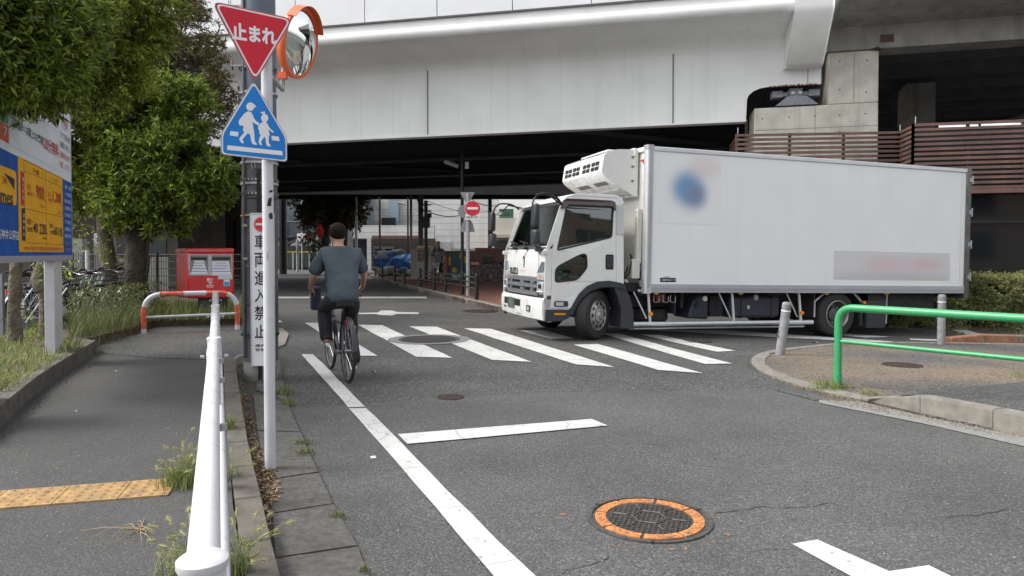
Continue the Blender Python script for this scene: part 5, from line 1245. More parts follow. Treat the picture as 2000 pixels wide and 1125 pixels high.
# ================================================================ MESH FENCE, MACHINE, BIKE RACK
m_mesh = mat('dark_mesh', (.035, .035, .035), .6)
mf = root('mesh_fence', P(260, 605), 'dark wire mesh fence behind the trees and the weeds', 'fence')
fa, fb_ = at(60, 520, 15.6), at(475, 520, 15.2); zlo, zhi = .15, at(250, 497, 15.4).z
n = int((fb_-fa).length/.055); b = MB()
for i in range(n+1): p = fa.lerp(fb_, i/n); b.box((p.x, p.y, (zlo+zhi)/2), (.009, .009, zhi-zlo))
tag(b.build('vertical_wire', m_mesh, mf), kind='stuff'); 
for k in range(9): z = zlo + (zhi-zlo)*k/8; MB().tube([(fa.x, fa.y, z), (fb_.x, fb_.y, z)], .008, 4).build('horizontal_wire', m_mesh, mf)
for i in range(6): p = fa.lerp(fb_, i/5); MB().tube([(p.x, p.y, 0), (p.x, p.y, zhi+.05)], .03, 8).build('post', m_mesh, mf)
p = at(171, 500, 14.6); q = root('fence_post', (p.x, 14.6, 0), 'short pale galvanised post at the end of the mesh fence by the green bollards', 'post'); MB().tube([(p.x, 14.6, 0), (p.x, 14.6, at(171, 488, 14.6).z)], .045, 10).build('post', m_whitem, q)
pm = root('parking_machine', at(193, 590, 17), 'pinkish grey parking payment machine with a dark screen behind the fence', 'machine')
b = MB(); p, q = wallpx(b, 184, 205, 456, 570, 17, .5); b.build('cabinet', mat('machine_pinkgrey', (.30, .25, .25), .5), pm, bevel=.02); b = MB(); wallpx(b, 187, 195, 461, 475, 16.99, .02); b.build('screen_surround', m_alu, pm); b = MB(); wallpx(b, 188.5, 193, 463, 473, 16.97, .02); b.build('screen', m_dk, pm)
p2 = root('grey_panel_wall', at(150, 590, 16.8), 'plain grey panel standing behind the parking board post', 'panel'); b = MB(); wallpx(b, 138, 160, 466, 600, 16.8, .2); b.build('panel', mat('grey_panel', (.22, .23, .24), .6, n=(2, .1)), p2)
lr = root('leaning_board', at(300, 590, 16.6), 'grey sheets leaning behind the dark mesh fence', 'board'); 
for x0, x1, y0, y1 in ((232, 268, 505, 580), (285, 328, 502, 575)):
    b = MB(); wallpx(b, x0, x1, y0, y1, 16.5, .05); b.build('sheet', mat('grey_sheet', (.24, .25, .24), .6, n=(1, .15)), lr)
gb = mat('bollard_green', (.10, .42, .04), .4)
for k, (px, tipx) in enumerate(((187, 168), (191, 197))):
    Y = 13.2 + .1*k; a = at(px, 598, Y); top = at(px, 552 if k == 0 else 556, Y); tip = at(tipx, 549, Y)
    o = root('bike_stand', (a.x, Y, KT), ['green bent pipe of the bicycle rack, curving toward the price board', 'green bent pipe of the bicycle rack, the shorter one curving away'][k], 'bicycle stand')
    pts = path([(a.x, Y, 0), (a.x, Y, top.z-.0), (tip.x, Y, tip.z)], .1, 6); MB().tube(pts, .036, 10).build('pipe', gb, o, smooth=True); MB().tube([(a.x, Y, top.z-.22), (a.x, Y, top.z-.14)], .038, 10).build('yellow_band', mat('y_band', (.6, .35, .02), .4), o)

# ================================================================ RIGHT: bollards, green rail
m_bol = mat('bollard_grey', (.24, .24, .25), .7, n=(12, .18), dirt=(9, .5, (.12, .11, .1)), bump=(40, .3, .003))
def bollard(base, top, label):
    a = P(*base, IZ); t = at(*top, a.y); ax = (t-a); L_ = ax.length; ax.normalize(); o = root('bollard', a, label, 'bollard', 'grey bollards on the corner island')
    x_ = Vector((0, 1, 0)).cross(ax).normalized(); M_ = Matrix((x_, ax.cross(x_), ax)).transposed().to_4x4(); M_.translation = a
    MB().lathe([(.064, -.06), (.062, L_-.14), (.062, L_-.13)], 24, M_).build('tube', m_bol, o, smooth=True)
    MB().lathe([(.0635, L_-.135), (.0635, L_-.118)], 24, M_).build('reflective_band', m_signw, o, smooth=True)
    for k in range(3): MB().lathe([(.062, L_-.118+.03*k), (.064, L_-.113+.03*k), (.064, L_-.094+.03*k), (.061, L_-.09+.03*k)], 24, M_).build('rib', m_bol, o, smooth=True)
    MB().lathe([(.061, L_-.03), (.055, L_-.01), (.03, L_), (0, L_+.002)], 24, M_).build('cap', m_bol, o, smooth=True)
    return o, M_
o, M_ = bollard((1523, 693), (1537.5, 590), 'grey bollard leaning to one side, nearest the zebra crossing'); MB().tube([M_ @ Vector((-.062, -.02, .25)), M_ @ Vector((-.085, -.02, .27)), M_ @ Vector((-.085, -.02, .31)), M_ @ Vector((-.062, -.02, .33))], .007, 6).build('chain_loop', m_black, o)
bollard((1838, 672), (1840, 575), 'grey upright bollard on the island beside the orange kerb')
m_green = mat('rail_green', (.045, .31, .12), .3, n=(5, .06), dirt=(20, .12, (.1, .25, .1)))
gp = P(1636, 757, IZ); grt = root('green_railing', gp, 'bright green tubular railing curving down to a post on the corner island', 'railing')
zt2 = at(1660, 600, gp.y).z; e_ = at(2000, 622, 1); e_ = EYE + (e_-EYE) * ((zt2-CAMH)/(e_.z-CAMH)); dr = Vector((e_.x-gp.x, e_.y-gp.y, 0)).normalized(); far = gp + dr*2.7
pth = path([gp - Vector((0, 0, .05)), (gp.x, gp.y, zt2), (far.x, far.y, zt2)], .17, 10); MB().tube(pth + [Vector((far.x, far.y, zt2))], .038, 20).build('frame_tube', m_green, grt, smooth=True)
MB().tube(path([(far.x, far.y, zt2), (far.x+dr.x*.2, far.y+dr.y*.2, zt2), (far.x+dr.x*.2, far.y+dr.y*.2, 0)], .17, 8), .038, 16).build('end_post', m_green, grt, smooth=True)
zl = at(1645, 666, gp.y).z; MB().tube([(gp.x, gp.y, zl), (far.x+dr.x*.2, far.y+dr.y*.2, zl)], .021, 14).build('lower_bar', m_green, grt, smooth=True)
cp = P(1788, 628, .1); o = root('paper_cup', cp, 'small white paper cup lying by the hedge kerb', 'cup'); MB().lathe([(.03, 0), (.042, .1), (.044, .105), (.038, .1), (.028, .01), (0, .01)], 14, Matrix.Translation(cp)).build('cup', m_white, o, smooth=True)
# ================================================================ TRUCK  (local: x to the rear, y to the far side, z up; origin under the near front wheel)
TH, TD = R(17.5), R(1.1); F0 = P(1165, 665)
truck = root('truck', F0, 'white refrigerated box truck turning across the zebra crossing', 'truck', world=False, rot=(0, TD, TH)); truck.scale = (.978, 1, 1)
m_tw = mat('truck_white', (.66, .665, .655), .28, n=(2, .02), coat=.4)
m_tbox = mat('box_white', (.76, .78, .785), .38, n=(1.2, .03), streak=(.12, (.5, .5, .48), 5), bump=(30, .05, .002))
m_tfront = mat('box_front_sunlit', (.74, .73, .68), .4, n=(1.5, .05), streak=(.25, (.5, .46, .38), 5))  # box white warmed: sunlight on the front is put into this colour
m_trim = mat('truck_dark_trim', (.030, .033, .040), .45, n=(12, .15)); m_chas = mat('chassis_black', (.018, .018, .02), .7, n=(8, .4)); m_chrome = mat('dull_chrome', (.62, .64, .66), .18, .9)
m_silver = mat('grille_silver', (.40, .42, .44), .3, .7); m_lens = mat('lamp_lens', (.62, .64, .66), .08, .4, spec=.8); m_amber = mat('amber', (.75, .25, .01), .3); m_yel = mat('yellow_lamp', (.70, .52, .03), .3)
m_int = mat('cab_interior', (.04, .04, .042), .8); m_seat = mat('seat_cloth', (.07, .07, .075), .9)
m_glass = glassmat('cab_glass', (.55, .62, .60), .10); m_glassf = glassmat('windscreen_glass', (.62, .70, .67), .08)
T = truck; CW = 2.30
Msid = Matrix(((1, 0, 0, 0), (0, 0, 1, 0), (0, 1, 0, 0), (0, 0, 0, 1)))      # (x,z) polygon, extrude along +y
def tum(b, y0=0.0, far=False):
    out = []
    for x, y, z in b.v:
        k = max(0, z-1.42)*.10; k2 = max(0, .35-(x+.9))*0.10 if x < -.55 else 0
        out.append((x, y + (k+k2 if y < CW/2 else -k-k2), z))
    b.v = out; return b
outline = [(-.905, .50), (-.50, .50), (-.45, .62), (-.30, .80), (-.08, .90), (.18, .92), (.42, .88), (.475, .84), (.475, 2.10), (.44, 2.24), (.36, 2.315), (-.40, 2.325), (-.52, 2.30), (-.62, 2.22), (-.875, 1.50), (-.905, 1.40), (-.915, .66)]
door = rpoly([(-.80, .52), (-.47, .52), (-.36, .70), (-.16, .86), (.33, .94), (.335, 2.20), (-.565, 2.20), (-.80, 1.45)], [.03, .05, .2, .2, .05, .06, .06, .04])
door_g = grow(door, .006)
winu = rpoly([(-.725, 1.425), (.255, 1.66), (.295, 2.165), (-.545, 2.165)], [.05, .06, .06, .06])
winl = rpoly([(-.745, .925), (-.36, .965), (-.185, 1.17), (-.205, 1.385), (-.30, 1.39), (-.68, 1.20), (-.745, 1.13)], [.05, .08, .06, .06, .08, .05, .05])
def side(y, out):   # out=-1 near side, +1 far side
    a, c = (y, y + .03) if out < 0 else (y - .03, y)
    b = tum(MB().prism(outline, a, c, Msid, holes=[door_g])); b.build('cab_side', m_tw, T)
    d = tum(MB().prism(door, a-.002 if out < 0 else a, c if out < 0 else c+.002, Msid, holes=[winu, winl])).build('door', m_tw, T)
    yy = y if out < 0 else y
    for nm, w_ in (('window', winu), ('window', winl)):
        fr_ = tum(MB().prism(grow(w_, .004), yy-.006 if out < 0 else yy+.002, yy-.001 if out < 0 else yy+.006, Msid, holes=[grow(w_, -.022)])).build(nm+'_seal', mat('seal_black', (.015, .015, .015), .5), d)
        tum(MB().prism(grow(w_, -.005), yy+.010 if out < 0 else yy-.016, yy+.014 if out < 0 else yy-.012, Msid)).build(nm, m_glass, d)
    s = -1 if out < 0 else 1
    tum(MB().prism(rrect(.135, .275, 1.145, 1.385, .02), yy + s*.004, yy + s*.008, Msid)).build('handle_recess', m_black, d)
    MB().bx(.15, .26, yy+s*.008, yy+s*.02, 1.17, 1.36).build('handle', m_trim, d, bevel=.01)
    # rain visor
    vz = [(-.66, 2.10), (-.60, 2.235), (-.545, 2.262), (.25, 2.262), (.315, 2.235), (.325, 2.10), (.29, 2.10), (.275, 2.175), (-.52, 2.175), (-.575, 2.10)]
    tum(MB().prism(rpoly(vz, .02), yy + s*.012, yy + s*.04, Msid)).build('rain_visor', mat('visor_brown', (.045, .025, .03), .15, spec=.8), d, bevel=.006)
    # lower skirt, arch trim, lamps
    MB().prism([(-.905, .31), (-.62, .31), (-.50, .36), (-.43, .45), (-.45, .50), (-.905, .50)], min(yy, yy-s*.12), max(yy, yy-s*.12), Msid).build('skirt', m_trim, T, bevel=.01)
    arc = [(.50, .90), (.42, .93), (.2, .965), (-.02, .945), (-.2, .87), (-.34, .74), (-.44, .58), (-.50, .44), (-.44, .40), (-.37, .56), (-.26, .70), (-.12, .80), (.02, .85), (.2, .865), (.42, .84), (.50, .82)]
    MB().prism(arc, min(yy+s*.02, yy-s*.06), max(yy+s*.02, yy-s*.06), Msid).build('wheel_arch_trim', m_trim, T)
    MB().prism([(-.28, .60), (-.16, .74), (.02, .82), (.2, .85), (.46, .84), (.46, .88), (.2, .90), (-.05, .88), (-.3, .76)], min(yy-s*.05, yy-s*.5), max(yy-s*.05, yy-s*.5), Msid).build('wheel_well', m_chas, T)
    MB().prism(rrect(-.755, -.52, .545, .635, .02), min(yy+s*.004, yy+s*.012), max(yy+s*.004, yy+s*.012), Msid).build('cornering_lamp_bezel', m_trim, T)
    MB().prism(rrect(-.73, -.60, .562, .618, .01), min(yy+s*.012, yy+s*.02), max(yy+s*.012, yy+s*.02), Msid).build('cornering_lamp', m_lens, T)
    MB().bx(-.75, -.56, yy+s*.001, yy+s*.012, .415, .445).build('side_marker', m_amber, T)
    # mud flap behind front wheel
    MB().prism([(.30, .86), (.50, .84), (.60, .70), (.67, .45), (.68, .17), (.42, .20), (.44, .5), (.36, .72)], min(yy, yy-s*.42), max(yy, yy-s*.42), Msid).build('mudguard', m_trim, T, bevel=.01)
side(0.0, -1); side(CW, 1)
# front shell: swept profile sections across the width
def fsec(y, pts): return [(x + .055*((abs(y-CW/2)/(CW/2))**3), y, z) for x, z in pts]
def sweepy(name, pts, ys, m, parent=T, close=True, bevel=0, smooth=False):
    v = []; n = len(pts)
    for y in ys: v += fsec(y, pts)
    f = [(i*n+j, i*n+(j+1) % n, (i+1)*n+(j+1) % n, (i+1)*n+j) for i in range(len(ys)-1) for j in range(n if close else n-1)]
    f += [tuple(range(n))[::-1], tuple((len(ys)-1)*n+j for j in range(n))] if close else []
    b = MB().add(v, f); tum(b); return b.build(name, m, parent, bevel=bevel, smooth=smooth)
Y9 = [CW*i/10 for i in range(11)]
sweepy('front_panel', [(-.925, 1.00), (-.93, 1.15), (-.915, 1.40), (-.88, 1.47), (-.85, 1.47), (-.88, 1.38), (-.895, 1.0)], [.33] + [.33 + (CW-.66)*i/8 for i in range(1, 9)], m_tw, smooth=True)
sweepy('corner_panel', [(-.91, .68), (-.915, 1.40), (-.875, 1.50), (-.84, 1.50), (-.88, .68)], [0.0, .1, .2, .322], m_tw, smooth=True); sweepy('corner_panel', [(-.91, .68), (-.915, 1.40), (-.875, 1.50), (-.84, 1.50), (-.88, .68)], [CW-.322, CW-.2, CW-.1, CW], m_tw, smooth=True)
sweepy('cowl', [(-.90, 1.46), (-.85, 1.53), (-.78, 1.53), (-.80, 1.46)], Y9, m_trim)
sweepy('windscreen', [(-.872, 1.53), (-.625, 2.20), (-.617, 2.20), (-.864, 1.53)], [.10 + (CW-.2)*i/8 for i in range(9)], m_glassf, smooth=True)
for a, c in ((0.0, .11), (CW-.11, CW)): sweepy('windscreen_pillar', [(-.885, 1.50), (-.60, 2.26), (-.55, 2.25), (-.82, 1.50)], [a, (a+c)/2, c], m_tw)
sweepy('windscreen_seal', [(-.640, 2.17), (-.612, 2.235), (-.58, 2.235), (-.62, 2.17)], Y9, m_black)
sweepy('roof', [(-.60, 2.225), (-.53, 2.31), (-.40, 2.355), (-.05, 2.37), (.30, 2.36), (.40, 2.31), (.44, 2.22), (.40, 2.22), (.3, 2.30), (-.4, 2.31), (-.56, 2.22)], Y9, m_tw, smooth=True)
tum(MB().bx(.43, .47, .02, CW-.02, .9, 2.26)).build('rear_wall', m_tw, T)
tum(MB().bx(.34, .474, -.002, .0, 1.72, 2.2)).build('corner_vent', mat('vent_grey', (.45, .46, .46), .5), T)
MB().bx(-.86, .42, .05, CW-.05, .86, .92).build('cab_floor', m_int, T)
for q0_, q1_ in ((.48, .57), (CW-.57, CW-.48)): pass
# interior
b = MB(); b.v = []
sweepy('dashboard', [(-.84, 1.05), (-.84, 1.46), (-.62, 1.50), (-.48, 1.40), (-.5, 1.05)], [.06, CW-.06], m_int)
for y0_, nm in ((.30, 'seat'), (1.35, 'seat')):
    s_ = MB().bx(-.22, .28, y0_, y0_+.5, 1.02, 1.2).build(nm, m_seat, T, bevel=.04); MB().bx(.20, .36, y0_, y0_+.5, 1.2, 1.85).build('backrest', m_seat, s_, bevel=.05); MB().bx(.24, .34, y0_+.12, y0_+.38, 1.87, 2.05).build('headrest', m_seat, s_, bevel=.03)
Mst_ = Matrix.Translation((-.40, 1.62, 1.50)) @ Matrix.Rotation(R(-28), 4, 'Y'); cr = [Mst_ @ Vector((.21*math.cos(R(a)), .21*math.sin(R(a)), 0)) for a in range(0, 361, 20)]
sw_ = MB().tube(cr, .014, 6, cap=False).build('steering_wheel', m_black, T); MB().tube([Mst_ @ Vector((0, 0, 0)), (-.62, 1.62, 1.30)], .03, 6).build('steering_column', m_black, sw_)
for a in (0, 120, 240): MB().tube([Mst_ @ Vector((0, 0, 0)), Mst_ @ Vector((.2*math.cos(R(a)), .2*math.sin(R(a)), 0))], .012, 5).build('steering_spoke', m_black, sw_)
MB().bx(.40, .425, .35, CW-.35, 1.65, 2.12).build('rear_window', mat('rear_window_light', (.30, .34, .26), .3), T)
MB().box((-.66, .95, 1.56), (.25, .5, .08)).build('papers_on_dash', mat('green_paper', (.25, .38, .32), .8), T)
# grille
G = sweepy('grille_back', [(-.90, .67), (-.90, 1.0), (-.86, 1.0), (-.86, .67)], [.30, .8, 1.3, 1.9], m_black)
sweepy('grille_bar', [(-.945, .93), (-.945, .985), (-.90, .995), (-.90, .92)], [.32 + (CW-.64)*i/8 for i in range(9)], m_silver)
sweepy('grille_bar', [(-.955, .825), (-.955, .875), (-.90, .885), (-.90, .815)], [.32 + (CW-.64)*i/8 for i in range(9)], m_silver)
sweepy('grille_bar', [(-.955, .70), (-.955, .755), (-.90, .765), (-.90, .69)], [.32 + (CW-.64)*i/8 for i in range(9)], m_silver)
for z0_ in (.88, .765):
    for k, (a, c) in enumerate(((.50, .60), (.95, 1.2), (CW-.60, CW-.50))):
        sweepy('grille_block', [(-.95, z0_), (-.95, z0_+.05), (-.9, z0_+.05), (-.9, z0_)], [a, c], m_silver)
    for k in range(2): sweepy('grille_slat', [(-.92, z0_+.012+k*.022), (-.92, z0_+.02+k*.022), (-.9, z0_+.02+k*.022), (-.9, z0_+.012+k*.022)], [.35, 1.1, CW-.35], m_trim)
# headlamps
for s in (0, 1):
    yy = lambda y: y if s == 0 else CW-y
    def blk(nm, ya, yb, z0_, z1_, x_, m, par=T, bv=0):
        b = MB(); v = []
        for z in (z0_, z1_):
            for y, dx in ((ya, 0), (yb, 0)): v.append((x_ + .055*((abs(yy(y)-CW/2)/(CW/2))**3), yy(y), z))
        p = [v[0], v[1], (v[1][0]+.05, v[1][1], z0_), (v[0][0]+.05, v[0][1], z0_), v[2], v[3], (v[3][0]+.05, v[3][1], z1_), (v[2][0]+.05, v[2][1], z1_)]
        if s == 1: p = [p[1], p[0], p[3], p[2], p[5], p[4], p[7], p[6]]
        b.hexa(p); return b.build(nm, m, par, bevel=bv)
    h = blk('headlamp', .075, .36, .755, 1.09, -.952, m_silver, bv=.012)
    blk('lens', .09, .335, .96, 1.07, -.964, m_lens, h, .008); blk('lens', .10, .30, .785, .925, -.966, m_lens, h, .008); blk('reflector', .15, .26, .82, .89, -.968, mat('dark_reflector', (.08, .10, .16), .1, .8), h); blk('turn_lamp', .15, .22, .99, 1.04, -.967, mat('turn_amber', (.55, .22, .10), .3), h); blk('light_guide', .10, .31, .765, .782, -.97, m_white, h)
    b = MB(); v = [(-.955+.045, yy(.075), 1.09), (-.955+.02, yy(.33), 1.09), (-.94+.045, yy(.085), 1.245), (-.94+.035, yy(.22), 1.25)]
    w_ = [(x+.05, y, z) for x, y, z in v]; b.add(v + w_, [(0, 1, 3, 2), (0, 4, 5, 1), (1, 5, 7, 3), (3, 7, 6, 2), (2, 6, 4, 0)]); b.build('chrome_cap', mat('grey_cap', (.33, .36, .42), .25, .7), T)
    b = MB().bx(-.95, -.86, yy(.02), yy(.10), 1.36, 1.43); b.build('corner_fin', m_tw, T, bevel=.015)
# bumper
bum = sweepy('bumper', [(-.90, .30), (-.985, .33), (-1.005, .45), (-1.00, .63), (-.97, .67), (-.86, .67), (-.84, .30)], [CW*i/12 for i in range(13)], m_tw, smooth=True)
sweepy('bumper_gap', [(-.93, .66), (-.93, .72), (-.85, .72), (-.85, .66)], Y9, m_chas)
def onb(nm, ya, yb, z0_, z1_, m, dx=0, th=.012):
    f = lambda y: -1.006 + .055*((abs(y-CW/2)/(CW/2))**3) + dx + (.015 if (z0_+z1_)/2 < .38 else 0)
    b = MB(); b.hexa([(f(ya), ya, z0_), (f(yb), yb, z0_), (f(yb)+th, yb, z0_), (f(ya)+th, ya, z0_), (f(ya), ya, z1_), (f(yb), yb, z1_), (f(yb)+th, yb, z1_), (f(ya)+th, ya, z1_)]); return b.build(nm, m, bum)
onb('intake', .98, 1.28, .485, .60, m_black); onb('intake', 1.68, 1.95, .485, .60, m_black); onb('number_plate', 1.28, 1.68, .43, .61, mat('plate_dim', (.07, .10, .09), .6, n=(6, .5)), -.01); onb('plate_shade', 1.20, 1.29, .50, .58, m_chas, -.006)
onb('fog_lamp', .48, .66, .43, .53, m_trim, -.004); onb('fog_lens', .52, .62, .45, .51, m_lens, -.008); onb('slot', .98, 1.2, .355, .385, m_black); onb('slot', 1.82, 1.98, .42, .45, m_black)
# marque and company mark on the nose
def FN(y, z, x=-.945): return frame((x + .055*((abs(y-CW/2)/(CW/2))**3), y, z), (0, -1, 0), (0, 0, 1))
text('ISUZU', m_blackf, T, FN(1.60, 1.075, -.956), w=.50, h=.125, off=.04)
mk = FN(1.06, 1.235, -.938); o = MB().prism(circ(0, 0, .062, 20, .115), 0, .002, mk, holes=[[(-.03, .10), (.008, .02), (.02, -.09), (-.012, -.09), (-.028, .0), (-.045, .07)]]).build('company_mark', mat('mark_blue', (.01, .04, .16), .4), T)
MB().prism([(-.018, .08), (.022, .03), (.040, .09), (.030, -.02), (-.002, -.07)], .0021, .003, mk).build('white_swoosh', m_white, o); MB().prism(circ(.085, .13, .018, 8, .024), 0, .002, mk).build('red_dot', m_red, o)
text('for Tomorrow', m_red, T, FN(1.07, 1.09, -.939), w=.26, h=.022); text('FORWARD', m_silver, T, FN(2.0, 1.40, -.925), w=.18, h=.022)
def hug(o, d=.004):
    for v in o.data.vertices:
        z = v.co.z; xs_ = -.925 - .005*min(1, max(0, (z-1.0)/.15)) + .015*max(0, (z-1.15)/.25)
        v.co.x = xs_ + .055*((abs(v.co.y-CW/2)/(CW/2))**3) - d - (v.co.x - BASEX)*-1*0
BASEX = 0
for o_ in list(T.children):
    if o_.name.startswith('lettering'): hug(o_, .006)
    if o_.name.startswith('company_mark') or o_.name.startswith('red_dot'):
        hug(o_, .005)
        for c_ in o_.children: hug(c_, .007)
# mirrors
for s in (0, 1):
    yy = lambda y: y if s == 0 else CW-y
    q = [(-.66, yy(.16), 2.20), (-.80, yy(.12), 2.30), (-1.04, yy(.08), 2.31), (-1.14, yy(.05), 2.20), (-1.16, yy(.03), 1.80), (-1.13, yy(.03), 1.52), (-.98, yy(.06), 1.45)]
    ma = MB().tube(path(q, .08, 4), .015, 8).build('mirror_arm', m_black, T, smooth=True)
    if s == 0:
        q = [(-.62, .10, 2.16), (-.72, .03, 2.26), (-.95, .02, 2.33), (-1.10, .03, 2.28)]; MB().tube(path(q, .06, 4), .022, 8).build('mirror_strut', m_black, ma, smooth=True)
    MB().box((-1.13, yy(-.07), 1.97), (.10, .20, .36)).build('mirror_housing', m_trim, ma, bevel=.035); MB().box((-1.12, yy(-.06), 1.63), (.12, .22, .24)).build('mirror_housing', m_trim, ma, bevel=.04)
q = [(-.90, CW-.35, 2.24), (-1.05, CW-.38, 2.12)]; u_ = MB().tube([(-.66, CW-.3, 2.22), (-.95, CW-.36, 2.26), (-1.06, CW-.4, 2.15)], .013, 6).build('front_mirror_arm', m_black, T); MB().lathe([(0, .03), (.10, .02), (.13, -.03), (0, -.03)], 16, Matrix.Translation((-1.07, CW-.42, 2.10))).build('front_mirror', m_trim, u_, smooth=True)
# wipers
for y in (.30, .95, 1.55):
    def wx(y, z): return -.885 + .055*((abs(y-CW/2)/(CW/2))**3) + (z-1.50)*.37 - .02
    o = MB().tube([(-.925, y, 1.475), (wx(y+.2, 1.56), y+.28, 1.57)], .012, 5).build('wiper_arm', m_black, T); MB().tube([(wx(y, 1.54), y-.02, 1.545), (wx(y+.4, 1.6), y+.52, 1.60)], .011, 5).build('wiper_blade', m_black, o)
    MB().box((-.93, y, 1.465), (.06, .07, .04)).build('wiper_motor_cap', m_black, T)
MB().tube([(-.93, .12, 1.43), (-.93, .42, 1.44)], .03, 6).build('washer_cover', m_black, T)
# ---- chassis
for y in (.55, 1.55): MB().bx(-.75, 7.6, y-.04, y+.04, .50, .76).build('chassis_rail', m_chas, T)
for x in (1.0, 2.2, 3.4, 5.7, 7.0, 7.5): MB().bx(x, x+.08, .5, 1.6, .54, .72).build('cross_member', m_chas, T)
MB().bx(-.7, .4, .5, 1.7, .35, .85).build('engine_block', m_chas, T)
def wheel(x, y, r, w, name='wheel', steer=0, dual=False, out=-1, z=None):
    z = r if z is None else z
    M_ = Matrix.Translation((x, y, z)) @ Matrix.Rotation(steer, 4, 'Z') @ Matrix.Rotation(R(90) if out < 0 else R(-90), 4, 'X')
    prof_ = [(r*.60, -w/2+.02), (r*.64, -w/2+.0), (r*.90, -w/2+.0), (r*.965, -w/2+.02), (r*.995, -w/2+.05)]
    for k in range(4): c_ = -w/2 + .05 + (w-.1)*(k+.5)/4; prof_ += [(r, c_-.018), (r, c_+.012), (r*.975, c_+.016), (r*.975, c_+.022)]
    prof_ += [(r*.995, w/2-.05), (r*.965, w/2-.02), (r*.90, w/2), (r*.64, w/2), (r*.60, w/2-.02)]
    t_ = MB().lathe(prof_, 40, M_); t_.f = [q for q in t_.f if len(q) == 4]; t_ = t_.build(name, m_rubber, T, smooth=True, angle=30)
    dz = w/2
    if dual: rp = [(r*.62, dz-.01), (r*.60, dz-.03), (r*.56, dz-.05), (r*.50, dz-.16), (r*.30, dz-.17), (r*.28, dz-.10), (r*.16, dz-.09), (0, dz-.08)]
    else: rp = [(r*.62, dz-.01), (r*.60, dz-.015), (r*.57, dz-.04), (r*.54, dz-.02), (r*.36, dz+.01), (r*.30, dz-.01), (r*.29, dz+.02), (r*.17, dz+.03), (r*.15, dz+.05), (0, dz+.055)]
    q_ = MB().lathe(rp, 32, M_); q_.f = [q for q in q_.f if len(q) == 4]; q_.build('rim', mat('wheel_rim', (.40, .39, .38), .38, .6, n=(10, .2), dirt=(12, .5, (.15, .12, .1))) if not dual else mat('rim_dark', (.12, .12, .12), .5, .6), t_, smooth=True, angle=40)
    if not dual:
        for k in range(10): a = 2*math.pi*k/10; MB().lathe([(.024, 0), (0, .003)], 8, M_ @ Matrix.Translation((r*.455*math.cos(a), r*.455*math.sin(a), dz+.001)) @ Matrix.Diagonal((1.2, 1.5, 1, 1))).build('hand_hole', m_black, t_)
        for k in range(8): a = 2*math.pi*k/8; MB().lathe([(.012, 0), (.012, .025), (0, .028)], 6, M_ @ Matrix.Translation((r*.24*math.cos(a), r*.24*math.sin(a), dz+.012))).build('wheel_nut', m_galv, t_)
    else:
        q_ = MB().lathe([(r*.64, dz-.005), (r*.60, dz+.004), (r*.57, dz-.02)], 32, M_); q_.f = [q for q in q_.f if len(q) == 4]; q_.build('rim_lip', mat('lip_grey', (.30, .29, .28), .4, .7), t_, smooth=True)
        for k in range(8): a = 2*math.pi*k/8; MB().lathe([(.014, 0), (.014, .03), (0, .032)], 6, M_ @ Matrix.Translation((r*.40*math.cos(a), r*.40*math.sin(a), dz-.165))).build('wheel_nut', m_galv, t_)
WR = .405
wheel(0, .17, WR, .24, steer=R(33)); wheel(0, CW-.17, WR, .24, steer=R(30), out=1)
wheel(4.86, .12, WR+.0, .22, dual=True, z=WR-.02); wheel(4.86, .40, WR, .22, dual=True, z=WR-.02); wheel(4.86, CW-.12, WR, .22, dual=True, out=1, z=WR-.02); wheel(4.86, CW-.4, WR, .22, dual=True, out=1, z=WR-.02)
MB().tube([(0, .2, WR), (0, CW-.2, WR)], .06, 8).build('front_axle', m_chas, T); MB().tube([(4.86, .3, WR), (4.86, CW-.3, WR)], .09, 8).build('rear_axle', m_chas, T)
MB().ball((4.86, CW/2, WR), .22, 12, 8).build('differential', m_chas, T, smooth=True)
# side guard
MB().tube([(.66, .05, .25), (4.33, .05, .25)], .038, 12).build('guard_rail', m_alu, T, smooth=True); MB().tube([(.66, .12, .17), (4.2, .12, .17)], .016, 8).build('guard_rail', m_alu, T)
for i, x in enumerate((.95, 2.60, 4.02)):
    o = MB().tube(path([(x-.16, .10, .80), (x+.02, .08, .79), (x+.06, .06, .28)], .07, 5), .024, 8).build('guard_stay', m_alu, T, smooth=True); MB().tube([(x-.24, .10, .78), (x+.0, .08, .34)], .013, 6).build('brace', m_alu, o)
    if i != 1: MB().tube([(x+.05, .0, .42), (x+.05, .04, .42)], .032, 12).build('amber_reflector', m_amber, o)
for x in (1.10, 2.77, 4.62, 6.0): MB().ball((x, .03, .765), .035, 10, 6, (1.5, 1, .8)).build('marker_lamp', m_yel, T, smooth=True)
